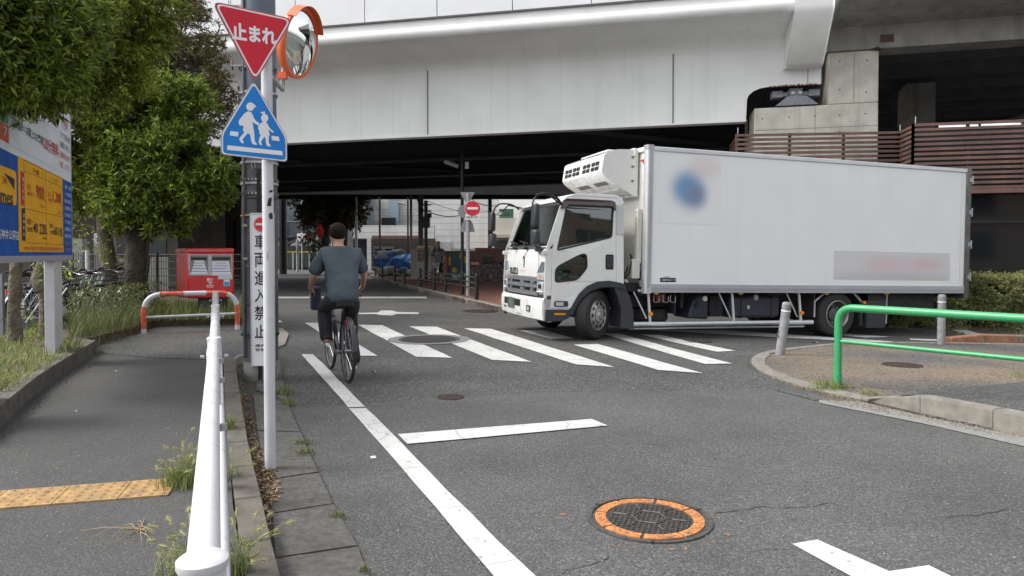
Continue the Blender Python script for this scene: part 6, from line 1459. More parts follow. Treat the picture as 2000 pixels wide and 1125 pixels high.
# under-box equipment
Ms_ = Matrix.Translation((1.25, .65, .36)); MB().lathe([(.22, -.10), (.34, -.11), (.38, -.06), (.38, .06), (.34, .11), (.22, .10)], 32, Ms_).build('spare_wheel', m_rubber, T, smooth=True); MB().tube([(1.25, .65, .45), (1.25, .65, .7)], .04, 6).build('spare_hanger', m_chas, T)
MB().bx(1.20, 1.38, .20, .5, .60, .74).build('rusty_box', mat('rust_box', (.17, .045, .03), .7, n=(20, .3)), T, bevel=.01)
for x in (1.14, 1.32, 1.46): MB().tube(path([(x, .18, .72), (x, .18, .60), (x+.1, .18, .60), (x+.1, .18, .70)], .03, 4), .008, 5).build('hose_loop', m_galv, T)
MB().bx(1.55, 1.58, .2, .9, .4, .76).bx(1.68, 1.72, .2, .9, .5, .78).build('bracket_plate', m_chas, T)
MB().prism([(1.85, .32), (2.27, .30), (2.27, .70), (2.10, .72), (1.95, .62)], .25, .75, Msid).build('adblue_tank', mat('blue_black_plastic', (.03, .035, .05), .5), T, bevel=.03); MB().tube([(2.18, .22, .66), (2.18, .26, .66)], .045, 12).build('filler_cap', m_white, T); MB().tube([(2.0, .22, .52), (2.04, .22, .6)], .02, 6).build('hose', m_chas, T)
MB().bx(2.32, 2.6, .3, .9, .34, .70).build('battery_box', m_chas, T, bevel=.01)
MB().bx(2.70, 3.76, .22, .82, .32, .70).build('fuel_tank', mat('tank_blueblack', (.035, .04, .055), .4, n=(5, .2)), T, bevel=.05); MB().tube([(3.22, .2, .68), (3.22, .24, .68)], .05, 12).build('fuel_cap', m_galv, T)
for x in (2.9, 3.55): MB().bx(x, x+.03, .215, .83, .315, .705).build('tank_strap', m_chas, T)
MB().bx(3.05, 3.10, .216, .219, .48, .54).build('tank_label', m_alu, T)
# rear arch brackets and flaps
MB().bx(4.36, 4.38, .05, .6, .33, .80).build('arch_plate', m_chas, T); MB().tube([(4.37, .05, .34), (4.37, .05, .62), (4.62, .05, .80)], .018, 6).build('arch_edge', m_galv, T); MB().tube([(5.22, .05, .80), (5.42, .05, .62)], .018, 6).build('arch_edge', m_galv, T)
MB().tube([(5.47, .0, .60), (5.47, .04, .60)], .03, 12).build('amber_reflector', m_amber, T)
MB().prism([(4.38, .80), (4.55, .86), (5.2, .86), (5.42, .60), (5.44, .16), (5.50, .16), (5.50, .62), (5.24, .92), (4.5, .92)], .08, .62, Msid).build('rear_mudguard', m_chas, T)
MB().bx(5.58, 6.02, .06, .66, .13, .64).build('mud_flap', m_trim, T); MB().bx(5.62, 6.0, .08, .1, .64, .8).build('flap_bracket', m_chas, T); MB().tube([(6.03, .05, .2), (6.03, .05, .80)], .014, 6).build('flap_edge', m_galv, T)
MB().bx(6.05, 7.3, .15, 2.1, .46, .80).build('tail_lift_housing', m_chas, T); MB().bx(6.9, 7.5, .35, 1.9, .38, .47).build('under_run_bar', m_galv, T)
for x in (7.1, 7.35): MB().tube([(x, .3, .5), (x+.1, .3, .42)], .05, 8).build('tail_lamp', mat('tail_red', (.3, .02, .02), .3), T)
# ---- box
BX0, BX1, BY0, BY1, BZ0, BZ1 = .83, 7.86, -.045, 2.42, .85, 3.17
bx_ = MB().bx(BX0+.05, BX1-.03, BY0+.012, BY1-.012, BZ0+.02, BZ1-.03).build('box_body', m_tbox, T)
MB().bx(BX0+.04, BX0+.05, BY0+.10, BY1-.10, BZ0, BZ1-.05).build('front_wall', m_tfront, bx_)
MB().bx(BX0+.09, BX1+.0, BY0-.006, BY0+.03, BZ0-.075, BZ0+.07).build('bottom_rail', mat('anodised_rail', (.47, .49, .53), .35, .5, n=(3, .06)), bx_, bevel=.008); MB().bx(BX0+.09, BX1, BY0-.010, BY0-.006, BZ0-.012, BZ0-.002).bx(BX0+.09, BX1, BY0-.010, BY0-.006, BZ0-.035, BZ0-.028).build('rail_groove', m_silver, bx_)
MB().bx(BX0+.09, BX1, BY0-.006, BY0+.05, BZ1-.075, BZ1+.0).build('top_rail', m_alu, bx_, bevel=.012)
v = rpoly([(BX0, BY0+.10), (BX0, BY0-.012), (BX0+.12, BY0-.012), (BX0+.12, BY0+.02), (BX0+.05, BY0+.10)], [0, .09, 0, 0, 0], 6)
MB().prism(v, BZ0-.09, BZ1+.0).build('corner_post', m_alu, bx_, smooth=True, angle=30); MB().prism(grow(v, .004), BZ1-.06, BZ1+.022).build('corner_casting', m_galv, bx_)
b = MB(); 
for k in range(3): b.bx(BX0+.05+k*.022, BX0+.056+k*.022, BY0-.017, BY0-.012, BZ0, BZ1-.06)
b.build('post_fluting', m_silver, bx_)
MB().bx(BX0+.0, BX0+.1, BY1-.1, BY1+.01, BZ0-.09, BZ1).build('corner_post', m_alu, bx_)
MB().bx(BX0-.0, BX0+.06, BY0+.09, BY1-.09, BZ1-.07, BZ1).build('front_top_rail', m_tfront, bx_); MB().bx(BX0, BX0+.06, BY0+.1, BY1-.1, BZ0-.13, BZ0+.02).build('front_bottom_rail', m_chas, bx_)
MB().bx(BX1-.03, BX1+.09, BY0-.01, BY1+.01, BZ0-.17, BZ1+.005).build('rear_frame', mat('rear_steel', (.15, .15, .14), .45, .7, n=(4, .25)), bx_, bevel=.006)
for k in range(4): z = BZ0+.25+k*.62; MB().bx(BX1+.04, BX1+.10, BY0-.02, BY0-.008, z-.04, z+.04).bx(BX1+.09, BX1+.115, BY0-.03, BY0-.012, z-.08, z+.08).build('door_hinge', m_galv, bx_)
b = MB()
for k in range(22): z = BZ0 + k*.106; b.box((BX1+.02, BY0-.012, z), (.012, .004, .012))
tag(b.build('rivet', m_galv, bx_), kind='stuff')
MB().bx(BX1-.155, BX1-.15, BY0-.0, BY0+.012, BZ0+.07, BZ1-.08).build('panel_joint', mat('joint_light', (.55, .57, .58), .5), bx_)
MB().box((BX0+.02, BY0+.17, BZ1-.22), (.05, .09, .035)).build('red_marker_lamp', mat('red_lamp', (.5, .05, .02), .3), bx_)
MB().bx(BX0+.03, BX0+.04, BY0+.20, BY0+.30, BZ0+.12, BZ0+.28).build('small_dark_label', mat('label_navy', (.04, .05, .08), .5), bx_)
# maker's plate, soft printed marks
SF = lambda x, z, d=.0: frame((x, BY0+.011-d, z), (1, 0, 0), (0, 0, 1))
o = MB().prism(rrect(-.15, .15, -.035, .035, .004), 0, .003, SF(1.28, .985)).build('maker_plate', m_blackf, bx_); text('f 日本フルハーフ', m_white, bx_, SF(1.29, .985, .004), w=.26, h=.04, off=.01); MB().prism([(-.11, .035), (.02, .035), (.02, .058), (-.05, .058)], 0, .003, SF(1.28, .985)).build('plate_roof', mat('plate_grey', (.3, .35, .42), .5), o)
def softmat(name, base, spots, edge=(.06, .9)):
    m = bpy.data.materials.new(name); m.use_nodes = True; t = m.node_tree; L = t.links; b = t.nodes['Principled BSDF']; b.inputs['Roughness'].default_value = .45
    tc = nn(t, 'ShaderNodeTexCoord'); cur = (*base, 1); cur_s = None
    for (x, y, rx, ry, col, inner) in spots:
        mp = nn(t, 'ShaderNodeMapping', vector_type='POINT'); mp.inputs['Location'].default_value = (-x/rx, -y/ry, 0); mp.inputs['Scale'].default_value = (1/rx, 1/ry, 0); 
        L.new(tc.outputs['Generated'], mp.inputs[0])
        ln_ = nn(t, 'ShaderNodeVectorMath', operation='LENGTH'); L.new(mp.outputs[0], ln_.inputs[0])
        mr = nn(t, 'ShaderNodeMapRange', interpolation_type='SMOOTHERSTEP'); mr.inputs[1].default_value = inner; mr.inputs[2].default_value = 1; mr.inputs[3].default_value = 1; mr.inputs[4].default_value = 0; L.new(ln_.outputs['Value'], mr.inputs[0])
        mx = nn(t, 'ShaderNodeMix', data_type='RGBA'); L.new(mr.outputs[0], mx.inputs[0]); mx.inputs[7].default_value = (*col, 1)
        if cur_s: L.new(cur_s, mx.inputs[6])
        else: mx.inputs[6].default_value = cur
        cur_s = mx.outputs[2]
    L.new(cur_s, b.inputs['Base Color']); return m
# quads with Generated coordinates (x along, y up)
def decal(name, x0, x1, z0, z1, m):
    w_, h_ = x1-x0, z1-z0; me = bpy.data.meshes.new(name); N = 1
    me.from_pydata([(0, 0, 0), (w_, 0, 0), (w_, h_, 0), (0, h_, 0)], [], [(0, 1, 2, 3)]); me.materials.append(m); o = bpy.data.objects.new(name, me); COL.objects.link(o); o.parent = bx_
    o.matrix_local = frame((x0, BY0+.009, z0), (1, 0, 0), (0, 0, 1)); return o
decal('printed_emblem', 1.06, 2.28, 1.92, 3.06, softmat('emblem_print', (.74, .755, .755), [(.74, .84, .45, .30, (.68, .62, .60), 0), (.49, .50, .46, .48, (.34, .42, .54), 0), (.44, .53, .36, .36, (.14, .30, .52), .0), (.58, .42, .30, .32, (.20, .24, .38), 0)]))
decal('printed_band', 4.70, 7.47, 1.02, 1.54, softmat('band_print', (.60, .60, .62), [(.5, .0, .9, .5, (.50, .50, .52), .2), (.42, .55, .32, .5, (.60, .50, .52), 0), (.78, .55, .28, .5, (.60, .48, .50), 0)]))
# ---- refrigeration unit
RY0, RY1 = .26, 2.02
side_p = rpoly([(.83, 3.15), (.40, 3.13), (.20, 3.05), (.15, 2.74), (.23, 2.66), (.66, 2.42), (.83, 2.36)], [0, .10, .05, .05, .06, .08, 0])
ru = MB().prism(side_p, RY0, RY1, Msid).build('cooling_unit', m_tw, T, bevel=.035)
MB().bx(.74, .80, RY0-.012, RY1+.012, 2.36, 3.17).build('unit_flange', m_tw, ru, bevel=.01)
# vents on the upper slope and the front face, louvres on the sloping belly
a0_, a1_ = Vector((.177, 0, 2.96)), Vector((.148, 0, 2.76)); fu = (a0_-a1_).normalized(); Mf = frame((a1_.x, RY1, a1_.z), (0, -1, 0), fu)
Lw = RY1-RY0; H_ = (a0_-a1_).length
for side_ in range(2):
    for i in range(4):
        for j in range(2):
            x_ = .12 + side_*.82 + i*.17 + (.03 if i > 1 else 0); MB().bx(x_, x_+.135, .035+j*.085, .095+j*.085, .0, .004, Mf).build('vent_slot', m_black, ru)
b0_, b1_ = Vector((.37, 0, 3.122)), Vector((.215, 0, 3.06)); fu2 = (b0_-b1_).normalized(); Mf2 = frame((b1_.x, RY1, b1_.z), (0, -1, 0), fu2)
for side_ in range(2):
    for i in range(4):
        for j in range(2): x_ = .12 + side_*.82 + i*.17 + (.03 if i > 1 else 0); MB().bx(x_, x_+.135, .02+j*.08, .075+j*.08, .0, .006, Mf2).build('vent_slot', m_black, ru)
c0_, c1_ = Vector((.25, 0, 2.652)), Vector((.66, 0, 2.42)); fu3 = (c0_-c1_).normalized(); Mf3 = frame((c1_.x, RY1, c1_.z), (0, -1, 0), fu3)
for i in range(2): MB().bx(.35+i*.72, .85+i*.72, .30, .40, .0, .005, Mf3).build('belly_vent', mat('vent_shade', (.12, .115, .11), .6), ru)
MB().bx(.1, Lw-.1, .12, .16, 0, .02, Mf3).build('belly_rib', m_tw, ru, bevel=.008)
for z in (3.02, 2.86, 2.62): MB().bx(.70, .755, RY0-.014, RY0-.004, z-.018, z+.018).build('latch', m_galv, ru); MB().tube([(.725, RY0-.02, z), (.725, RY0-.01, z)], .012, 8).build('bolt', m_black, ru)
MB().bx(.40, .7, RY0+.3, RY1-.3, 3.12, 3.17).build('top_cowl', m_tw, ru, bevel=.015)
# pipe casing and loose hoses between cab and box
MB().bx(.74, .83, .07, .17, 1.25, 2.15).build('duct', mat('duct_cream', (.55, .53, .48), .5), T, bevel=.01); MB().bx(.66, .80, .06, .20, 1.0, 1.32).build('duct', mat('duct_cream', (.55, .53, .48), .5), T, bevel=.01)
for k in range(9): MB().tube([(.735, .12, 1.3+k*.1), (.742, .12, 1.3+k*.1)], .008, 6).build('duct_screw', m_black, T)
MB().tube(path([(.55, .3, .95), (.62, .12, 1.05), (.66, .10, 1.3), (.74, .3, 1.4)], .05, 4), .014, 6).build('air_hose', m_black, T); MB().tube(path([(.5, .5, 1.1), (.6, .3, .95), (.7, .3, 1.2), (.8, .5, 1.2)], .05, 4), .012, 6).build('air_hose', m_black, T)
MB().tube([(.50, .02, .98), (.55, .02, .94)], .02, 8).build('small_lamp', m_galv, T)
MB().bx(.5, .95, .2, 2.0, .78, .92).build('subframe', m_chas, T); MB().bx(.9, 7.6, .5, 1.7, .76, .80).build('box_subframe', m_chas, T)
# ================================================================ BICYCLES AND PEOPLE
m_tyre = m_rubber; m_spoke = mat('spoke_steel', (.35, .35, .36), .3, .8)
def bicycle(name, loc, rz, label, m_frame, group=None, wb=1.08, r=.335, basket=True, steer=0, mud=True, lean=0, detail=True, cat='bicycle', childseat=False):
    o = root(name, loc, label, cat, group, world=False, rot=(lean, 0, rz))
    for i, x in enumerate((0, wb)):
        Mw_ = Matrix.Translation((x, 0, r)) @ (Matrix.Rotation(steer, 4, 'Z') if i else Matrix()) @ Matrix.Rotation(R(90), 4, 'X')
        t_ = MB().lathe([(r-.035, -.008), (r-.03, -.017), (r-.01, -.018), (r, 0), (r-.01, .018), (r-.03, .017), (r-.035, .008)], 28, Mw_)
        t_.f = [f for f in t_.f if len(f) == 4]; w_ = t_.build('wheel', m_tyre, o, smooth=True)
        q = MB().lathe([(r-.045, -.010), (r-.030, -.010), (r-.030, .010), (r-.045, .010)], 28, Mw_); q.f = [f for f in q.f if len(f) == 4]; q.build('rim', m_spoke, w_)
        b = MB()
        for k in range(18):
            a = 2*math.pi*k/18; b.tube([Mw_ @ Vector((.02*math.cos(a+.6), .02*math.sin(a+.6), .025*(-1)**k)), Mw_ @ Vector(((r-.04)*math.cos(a), (r-.04)*math.sin(a), 0))], .0022, 3, cap=False)
        tag(b.build('spokes', m_spoke, w_), kind='stuff'); MB().tube([Mw_ @ Vector((0, 0, -.04)), Mw_ @ Vector((0, 0, .04))], .018, 8).build('hub', m_spoke, w_)
        if mud:
            v = []; n_ = 14
            for k in range(n_):
                a = R(20 + 160*k/(n_-1)) if i else R(10 + 165*k/(n_-1))
                a = a if i == 0 else R(35) + (a-R(20))
                for s in (-.028, 0, .028): v.append(Mw_ @ Vector(((r+.018+(.008 if s == 0 else 0))*math.cos(a), (r+.018+(.008 if s == 0 else 0))*math.sin(a), s)))
            mesh_obj('mudguard', v, [(3*k+j, 3*k+j+1, 3*k+j+4, 3*k+j+3) for k in range(n_-1) for j in (0, 1)], m_spoke if basket else m_frame, o, smooth=True)
    bb = Vector((.44, 0, .28)); st_ = Vector((.30, 0, .66)); hd = Vector((.86, 0, .62)); hl = Vector((.89, 0, .54))
    b = MB(); b.tube([bb, st_, st_ + Vector((-.035, 0, .10))], .016, 8).tube([st_ - Vector((0, 0, .05)), hd], .017, 8).tube([bb, hl], .019, 8).tube([hl - Vector((0, 0, .02)), hd + Vector((-.01, 0, .05))], .021, 8)
    for s in (-.05, .05): b.tube([bb, (.2, s, .32), (0, s, r)], .010, 6).tube([st_, (0, s, r)], .008, 6)
    b.build('frame', m_frame, o, smooth=True)
    fk = MB(); 
    for s in (-.05, .05): fk.tube([hl + Vector((.01, s*.8, -.02)), (wb-.06, s, r+.12), (wb, s, r)], .011, 6)
    fk.build('fork', m_frame, o, smooth=True)
    MB().tube([hd, hd + Vector((-.03, 0, .20))], .013, 8).build('stem', m_spoke, o)
    hb = path([(.62, -.27, .90), (.74, -.25, .93), (.82, -.10, .85), (.83, .10, .85), (.74, .25, .93), (.62, .27, .90)], .05, 3); MB().tube(hb, .011, 8).build('handlebar', m_spoke, o, smooth=True)
    for s in (-1, 1): MB().tube([(.62, s*.27, .90), (.72, s*.255, .925)], .017, 8).build('grip', m_black, o)
    sp_ = st_ + Vector((-.045, 0, .16)); sd_ = MB().prism(rpoly([(-.14, -.09), (-.10, -.10), (.02, -.05), (.15, -.018), (.15, .018), (.02, .05), (-.10, .10), (-.14, .09)], .03), 0, .06, Matrix.Translation(sp_ + Vector((0, 0, 0)))).build('saddle', m_black, o, bevel=.02); MB().tube([st_, sp_], .013, 8).build('seat_post', m_spoke, sd_)
    ck = MB().tube([bb - Vector((0, .05, 0)), bb + Vector((0, .05, 0))], .03, 10).build('crank', m_spoke, o)
    for s, a in ((1, R(60)), (-1, R(240))):
        e = bb + Vector((.16*math.cos(a), s*.07, .16*math.sin(a))); MB().tube([bb + Vector((0, s*.06, 0)), e], .009, 6).build('crank_arm', m_spoke, ck); MB().box(e + Vector((0, s*.05, 0)), (.09, .09, .02)).build('pedal', m_black, ck)
    q = MB().lathe([(.06, -.004), (.09, -.004), (.09, .004), (.06, .004)], 20, Matrix.Translation(bb - Vector((0, .055, 0))) @ Matrix.Rotation(R(90), 4, 'X')); q.build('chainring', m_spoke, ck)
    MB().tube([bb + Vector((0, -.06, .09)), (0, -.06, r+.03)], .005, 4).tube([bb + Vector((0, -.06, -.09)), (0, -.06, r-.03)], .005, 4).build('chain', m_black, o)
    if basket:
        c = Vector((1.04, 0, .78)); b = MB()
        def rim_(z, k): return [c + Vector((sx*.13*k, sy*.18*k, z)) for sx, sy in ((-1, -1), (1, -1), (1, 1), (-1, 1), (-1, -1))]
        for z, k in ((.12, 1.05), (.04, .98), (-.04, .92), (-.12, .86)): b.tube(rim_(z, k), .005 if z < .1 else .008, 4)
        for k in range(28):
            t_ = k/28*4; i = int(t_); u_ = t_-i; A_ = rim_(.12, 1.05); B_ = rim_(-.12, .86); b.tube([A_[i].lerp(A_[i+1], u_), B_[i].lerp(B_[i+1], u_)], .003, 3, cap=False)
        tag(b.build('basket', m_spoke if basket == 1 else m_black, o))
    rk = MB(); 
    for s in (-.05, .05): rk.tube([(-.22, s, r+.40), (.25, s, r+.40)], .007, 5).tube([(-.1, s, r+.40), (0, s, r)], .006, 4)
    for x in (-.2, -.05, .1): rk.tube([(x, -.05, r+.40), (x, .05, r+.40)], .006, 4)
    if basket: rk.build('carrier', m_spoke, o)
    MB().box((-.30 if basket else -.04, 0, .62 if basket else .66), (.02, .05, .05)).build('rear_reflector', m_red, o)
    return o
def skin(name, joints, bones, m, parent, sub=2, root_=0, post=None):
    V = [Vector(j[:3]) for j in joints]; me = bpy.data.meshes.new(name); me.from_pydata([tuple(v) for v in V], bones, []); o = bpy.data.objects.new(name, me); COL.objects.link(o)
    o.modifiers.new('s', 'SKIN'); sv_ = me.skin_vertices[0].data
    for i, j in enumerate(joints): sv_[i].radius = (j[3], j[4] if len(j) > 4 else j[3]); sv_[i].use_root = (i == root_)
    ss = o.modifiers.new('u', 'SUBSURF'); ss.levels = ss.render_levels = sub
    me2 = bpy.data.meshes.new_from_object(o.evaluated_get(bpy.context.evaluated_depsgraph_get()))
    W = [v.co.copy() for v in me2.vertices]; F = [tuple(p.vertices) for p in me2.polygons]; bpy.data.objects.remove(o); bpy.data.meshes.remove(me); bpy.data.meshes.remove(me2)
    if post: W = [post(w) for w in W]
    return mesh_obj(name, W, F, m, parent, smooth=True, angle=180)
m_skin = mat('skin', (.42, .24, .16), .5, n=(12, .08)); m_hair = mat('dark_hair', (.014, .011, .009), .7, n=(60, .4), bump=(90, .5, .004), spec=.1); 
def cloth(name, c): return mat(name, c, .85, n=(5, .15), bump=(7, .8, .035))
m_tee = cloth('tee_blue_grey', (.060, .080, .100)); m_trou = cloth('trousers_black', (.018, .018, .022)); m_shoe = mat('shoe_grey', (.20, .19, .19), .7, n=(12, .3))
def person(name, loc, rz, label, J, tee, trou, shoe, hair, scale=1.0, cap=None, hat=None, longhair=False, lean=0):
    o = root(name, loc, label, 'person', world=False, rot=(0, 0, rz)); o.scale = (scale,)*3
    A = J
    names = ['hip', 'waist', 'chest', 'neckb', 'neck', 'head0', 'head1', 'head2']
    jj = [(*A['hip'], .13, .12), (*A['waist'], .125, .10), (*A['chest'], .15, .11), (*A['neckb'], .07, .06), (*A['neck'], .058, .058), (*A['chin'], .068, .075), (*A['brow'], .082, .098), (*A['top'], .055, .07)]
    bo_ = [(i, i+1) for i in range(7)]
    idx = {}
    for s in ('L', 'R'):
        k = len(jj); jj += [(*A['sh'+s], .055), (*A['el'+s], .038), (*A['wr'+s], .026), (*A['ha'+s], .036, .020)]; bo_ += [(2, k), (k, k+1), (k+1, k+2), (k+2, k+3)]
        # fingers curled round the grip
        ha = Vector(A['ha'+s]); wr = Vector(A['wr'+s]); f_ = (ha-wr).normalized(); sd_ = f_.cross(Vector((0, 0, 1))).normalized(); up = sd_.cross(f_).normalized()
        for q in range(4):
            n = len(jj); base = ha + sd_*(q-1.5)*.017 + f_*.02; ln = (.03, .034, .032, .026)[q]
            jj += [(*(base + f_*ln), .009), (*(base + f_*(ln+.008) - up*.026), .008), (*(base + f_*(ln-.018) - up*.042), .007)]; bo_ += [(k+3, n), (n, n+1), (n+1, n+2)]
        n = len(jj); sg = 1 if s == 'R' else -1
        jj += [(*(ha - sd_*sg*.03 + f_*.008 - up*.01), .010), (*(ha - sd_*sg*.032 + f_*.03 - up*.032), .008)]; bo_ += [(k+3, n), (n, n+1)]
        k = len(jj); jj += [(*A['th'+s], .085), (*A['kn'+s], .055), (*A['an'+s], .038), (*A['he'+s], .04), (*A['to'+s], .032)]; bo_ += [(0, k), (k, k+1), (k+1, k+2), (k+2, k+3), (k+3, k+4)]
    # nose and ears
    br = Vector(A['brow']); n = len(jj); jj += [(br.x+.105, br.y, br.z-.03, .012), (br.x-.005, br.y+.083, br.z-.02, .014, .02), (br.x-.005, br.y-.083, br.z-.02, .014, .02)]; bo_ += [(6, n), (6, n+1), (6, n+2)]
    skin('body', jj, bo_, m_skin, o, 2)
    for s in (-1, 1): MB().ball((br.x+.088, br.y+s*.033, br.z-.005), .012, 8, 6).build('eye', m_white, o)
    MB().tube([(br.x+.09, br.y-.025, br.z-.085), (br.x+.098, br.y, br.z-.087), (br.x+.09, br.y+.025, br.z-.085)], .006, 5).build('mouth', mat('lip', (.35, .12, .1), .5), o)
    # t-shirt
    sj = [(*A['hip'], .195, .155), (*A['waist'], .195, .14), (*A['chest'], .205, .15), (*A['neckb'], .085, .08)]; sb_ = [(0, 1), (1, 2), (2, 3)]
    hem = Vector(A['hip']) - Vector((0.03, 0, .10)); sj.append((*hem, .185, .165)); sb_.append((0, 4))
    for s in ('L', 'R'):
        k = len(sj); sh, el = Vector(A['sh'+s]), Vector(A['el'+s]); m1 = sh.lerp(el, .55); m2 = sh.lerp(el, .95)
        sj += [(*sh, .088), (*m1, .088), (*m2, .082)]; sb_ += [(2, k), (k, k+1), (k+1, k+2)]
    def wr_(w):
        d = .024*mnoise.noise((w.x*6, w.y*9, w.z*3)) + .012*mnoise.noise((w.x*14, w.y*20, w.z*7)); return w + Vector((d, d*.6, 0))
    skin('shirt', sj, sb_, tee, o, 2, 2, wr_)
    tj = [(*A['hip'], .155, .14), (A['hip'][0], A['hip'][1], A['hip'][2]+.08, .14, .12)]; tb = [(0, 1)]
    for s in ('L', 'R'):
        k = len(tj); kn, an = Vector(A['kn'+s]), Vector(A['an'+s]); tj += [(*A['th'+s], .105), (*Vector(A['th'+s]).lerp(kn, .6), .09), (*kn, .088), (*kn.lerp(an, .55), .084), (*an.lerp(kn, -.22), .074)]; tb += [(0, k), (k, k+1), (k+1, k+2), (k+2, k+3), (k+3, k+4)]
    skin('trousers', tj, tb, trou, o, 2, 0, wr_)
    for s in ('L', 'R'):
        he, to = Vector(A['he'+s]), Vector(A['to'+s]); skin('shoe', [(*(he + Vector((-.02, 0, .0))), .045), (*he.lerp(to, .5), .046), (*to, .042, .032), (*(he + Vector((0, 0, .05))), .045)], [(0, 1), (1, 2), (0, 3)], shoe, o, 2)
        MB().tube([he + Vector((-.05, 0, -.04)), to + Vector((.03, 0, -.035))], .022, 6).build('sole', m_white, o)
    # hair
    top = Vector(A['top']); hv = MB(); c = br.lerp(top, .45) + Vector((-.012, 0, .005)); hv.ball(c, .108, 18, 12, (1.02, .92, 1.0))
    hv.v = [((x + .006*mnoise.noise((x*30, y*30, z*30))), y, max(z, c.z - .125 + (.16 if x > c.x + .05 else 0))) for x, y, z in hv.v]
    hv.build('hair', hair, o, smooth=True, angle=180)
    if longhair:
        skin('hair_strands', [(c.x-.05, c.y, c.z, .09), (c.x-.09, c.y, c.z-.15, .10, .06), (c.x-.10, c.y, c.z-.28, .09, .05), (c.x+.03, c.y+.1, c.z-.12, .03), (c.x+.05, c.y+.12, c.z-.3, .03), (c.x+.03, c.y-.1, c.z-.12, .03), (c.x+.05, c.y-.12, c.z-.3, .03)], [(0, 1), (1, 2), (0, 3), (3, 4), (0, 5), (5, 6)], hair, o, 2)
    if hat:
        Mh = Matrix.Translation((c.x, c.y, c.z+.03)); MB().lathe([(.17, -.01), (.175, .0), (.115, .01), (.105, .09), (.07, .11), (0, .115)], 20, Mh).build('hat', hat, o, smooth=True)
    return o
# the cyclist seen from behind
rw = P(680, 747); hd_ang = math.atan2(.92, -.42)
cyc = (rw.x, rw.y, rw.z)
bike = bicycle('bicycle', cyc, hd_ang, 'dark bicycle ridden over the crossing lines by the person in the blue-grey shirt', mat('frame_dark', (.05, .05, .055), .3, .4), basket=0, wb=1.04, r=.345)
MB().tube([(-.13, -.04, .62), (-.10, -.045, .55)], .02, 8).build('green_band', mat('band_green', (.10, .35, .16), .5), bike); MB().tube([(-.10, -.045, .55), (-.06, -.05, .44)], .02, 8).build('red_band', mat('band_red', (.50, .04, .06), .5), bike)
v = []; n_ = 16; r_ = .345
for k in range(n_):
    a = R(60 + 130*k/(n_-1))
    for s in (-.026, 0, .026): v.append(((r_+.02)*math.cos(a), s, r_+(r_+.02)*math.sin(a)))
J = dict(hip=(.24, 0, .92), waist=(.31, 0, 1.11), chest=(.40, 0, 1.34), neckb=(.45, 0, 1.46), neck=(.50, 0, 1.48), chin=(.54, 0, 1.54), brow=(.555, 0, 1.61), top=(.545, 0, 1.68),
         shL=(.42, .19, 1.39), elL=(.49, .29, 1.14), wrL=(.62, .30, 1.01), haL=(.68, .275, .96), shR=(.42, -.19, 1.39), elR=(.48, -.29, 1.15), wrR=(.61, -.30, 1.01), haR=(.68, -.275, .96),
         thL=(.27, .10, .87), knL=(.62, .15, .78), anL=(.50, .14, .46), heL=(.45, .14, .41), toL=(.60, .15, .40), thR=(.27, -.10, .87), knR=(.52, -.13, .58), anR=(.35, -.13, .22), heR=(.30, -.13, .16), toR=(.44, -.13, .13))
person('person', cyc, hd_ang, 'person in a loose blue-grey short-sleeved shirt and black trousers cycling away', J, m_tee, m_trou, m_shoe, m_hair)
bag = root('shoulder_bag', cyc, 'small dark blue bag hanging at the front of the moving bicycle', 'bag', world=False, rz=hd_ang)
MB().box((.74, .22, .88), (.10, .12, .28)).build('pouch', mat('bag_navy', (.03, .035, .07), .8, n=(10, .2)), bag, bevel=.03); MB().tube([(.70, .12, 1.02), (.72, .15, 1.08), (.74, .27, 1.02)], .008, 6).build('strap', m_black, bag)
# woman riding toward us behind the railing
wp2 = P(850, 556, kz); rz2 = R(-100)
bicycle('bicycle', (wp2.x+.15, wp2.y+.9, wp2.z), rz2, 'bicycle ridden toward the railing by the person in the straw hat', m_black)
J2 = dict(J); person('person', (wp2.x+.15, wp2.y+.9, wp2.z), rz2, 'person in a straw hat and grey top riding behind the black railing', J2, cloth('top_grey', (.11, .11, .12)), m_trou, m_shoe, m_hair, hat=mat('straw', (.34, .26, .15), .9, n=(30, .2)), longhair=True)
# parked bicycles right of the no-entry sign
cols = [mat('bk_silver', (.35, .35, .36), .35, .6), mat('bk_black', (.02, .02, .02), .4), mat('bk_navy', (.02, .04, .10), .4), mat('bk_white', (.55, .55, .53), .4)]
for i, (px, py, lab) in enumerate(((938, 552, 'black parked bicycle nearest the no-entry sign pole'), (952, 549, 'silver parked bicycle in the middle of the row by the pink wall'), (966, 552, 'dark blue parked bicycle half hidden by the truck front'))):
    p = P(px, py, kz); bicycle('bicycle', (p.x, p.y, p.z), R(15 + i*9), lab, cols[(i+1) % 3], 'bicycles parked by the low wall', basket=2)
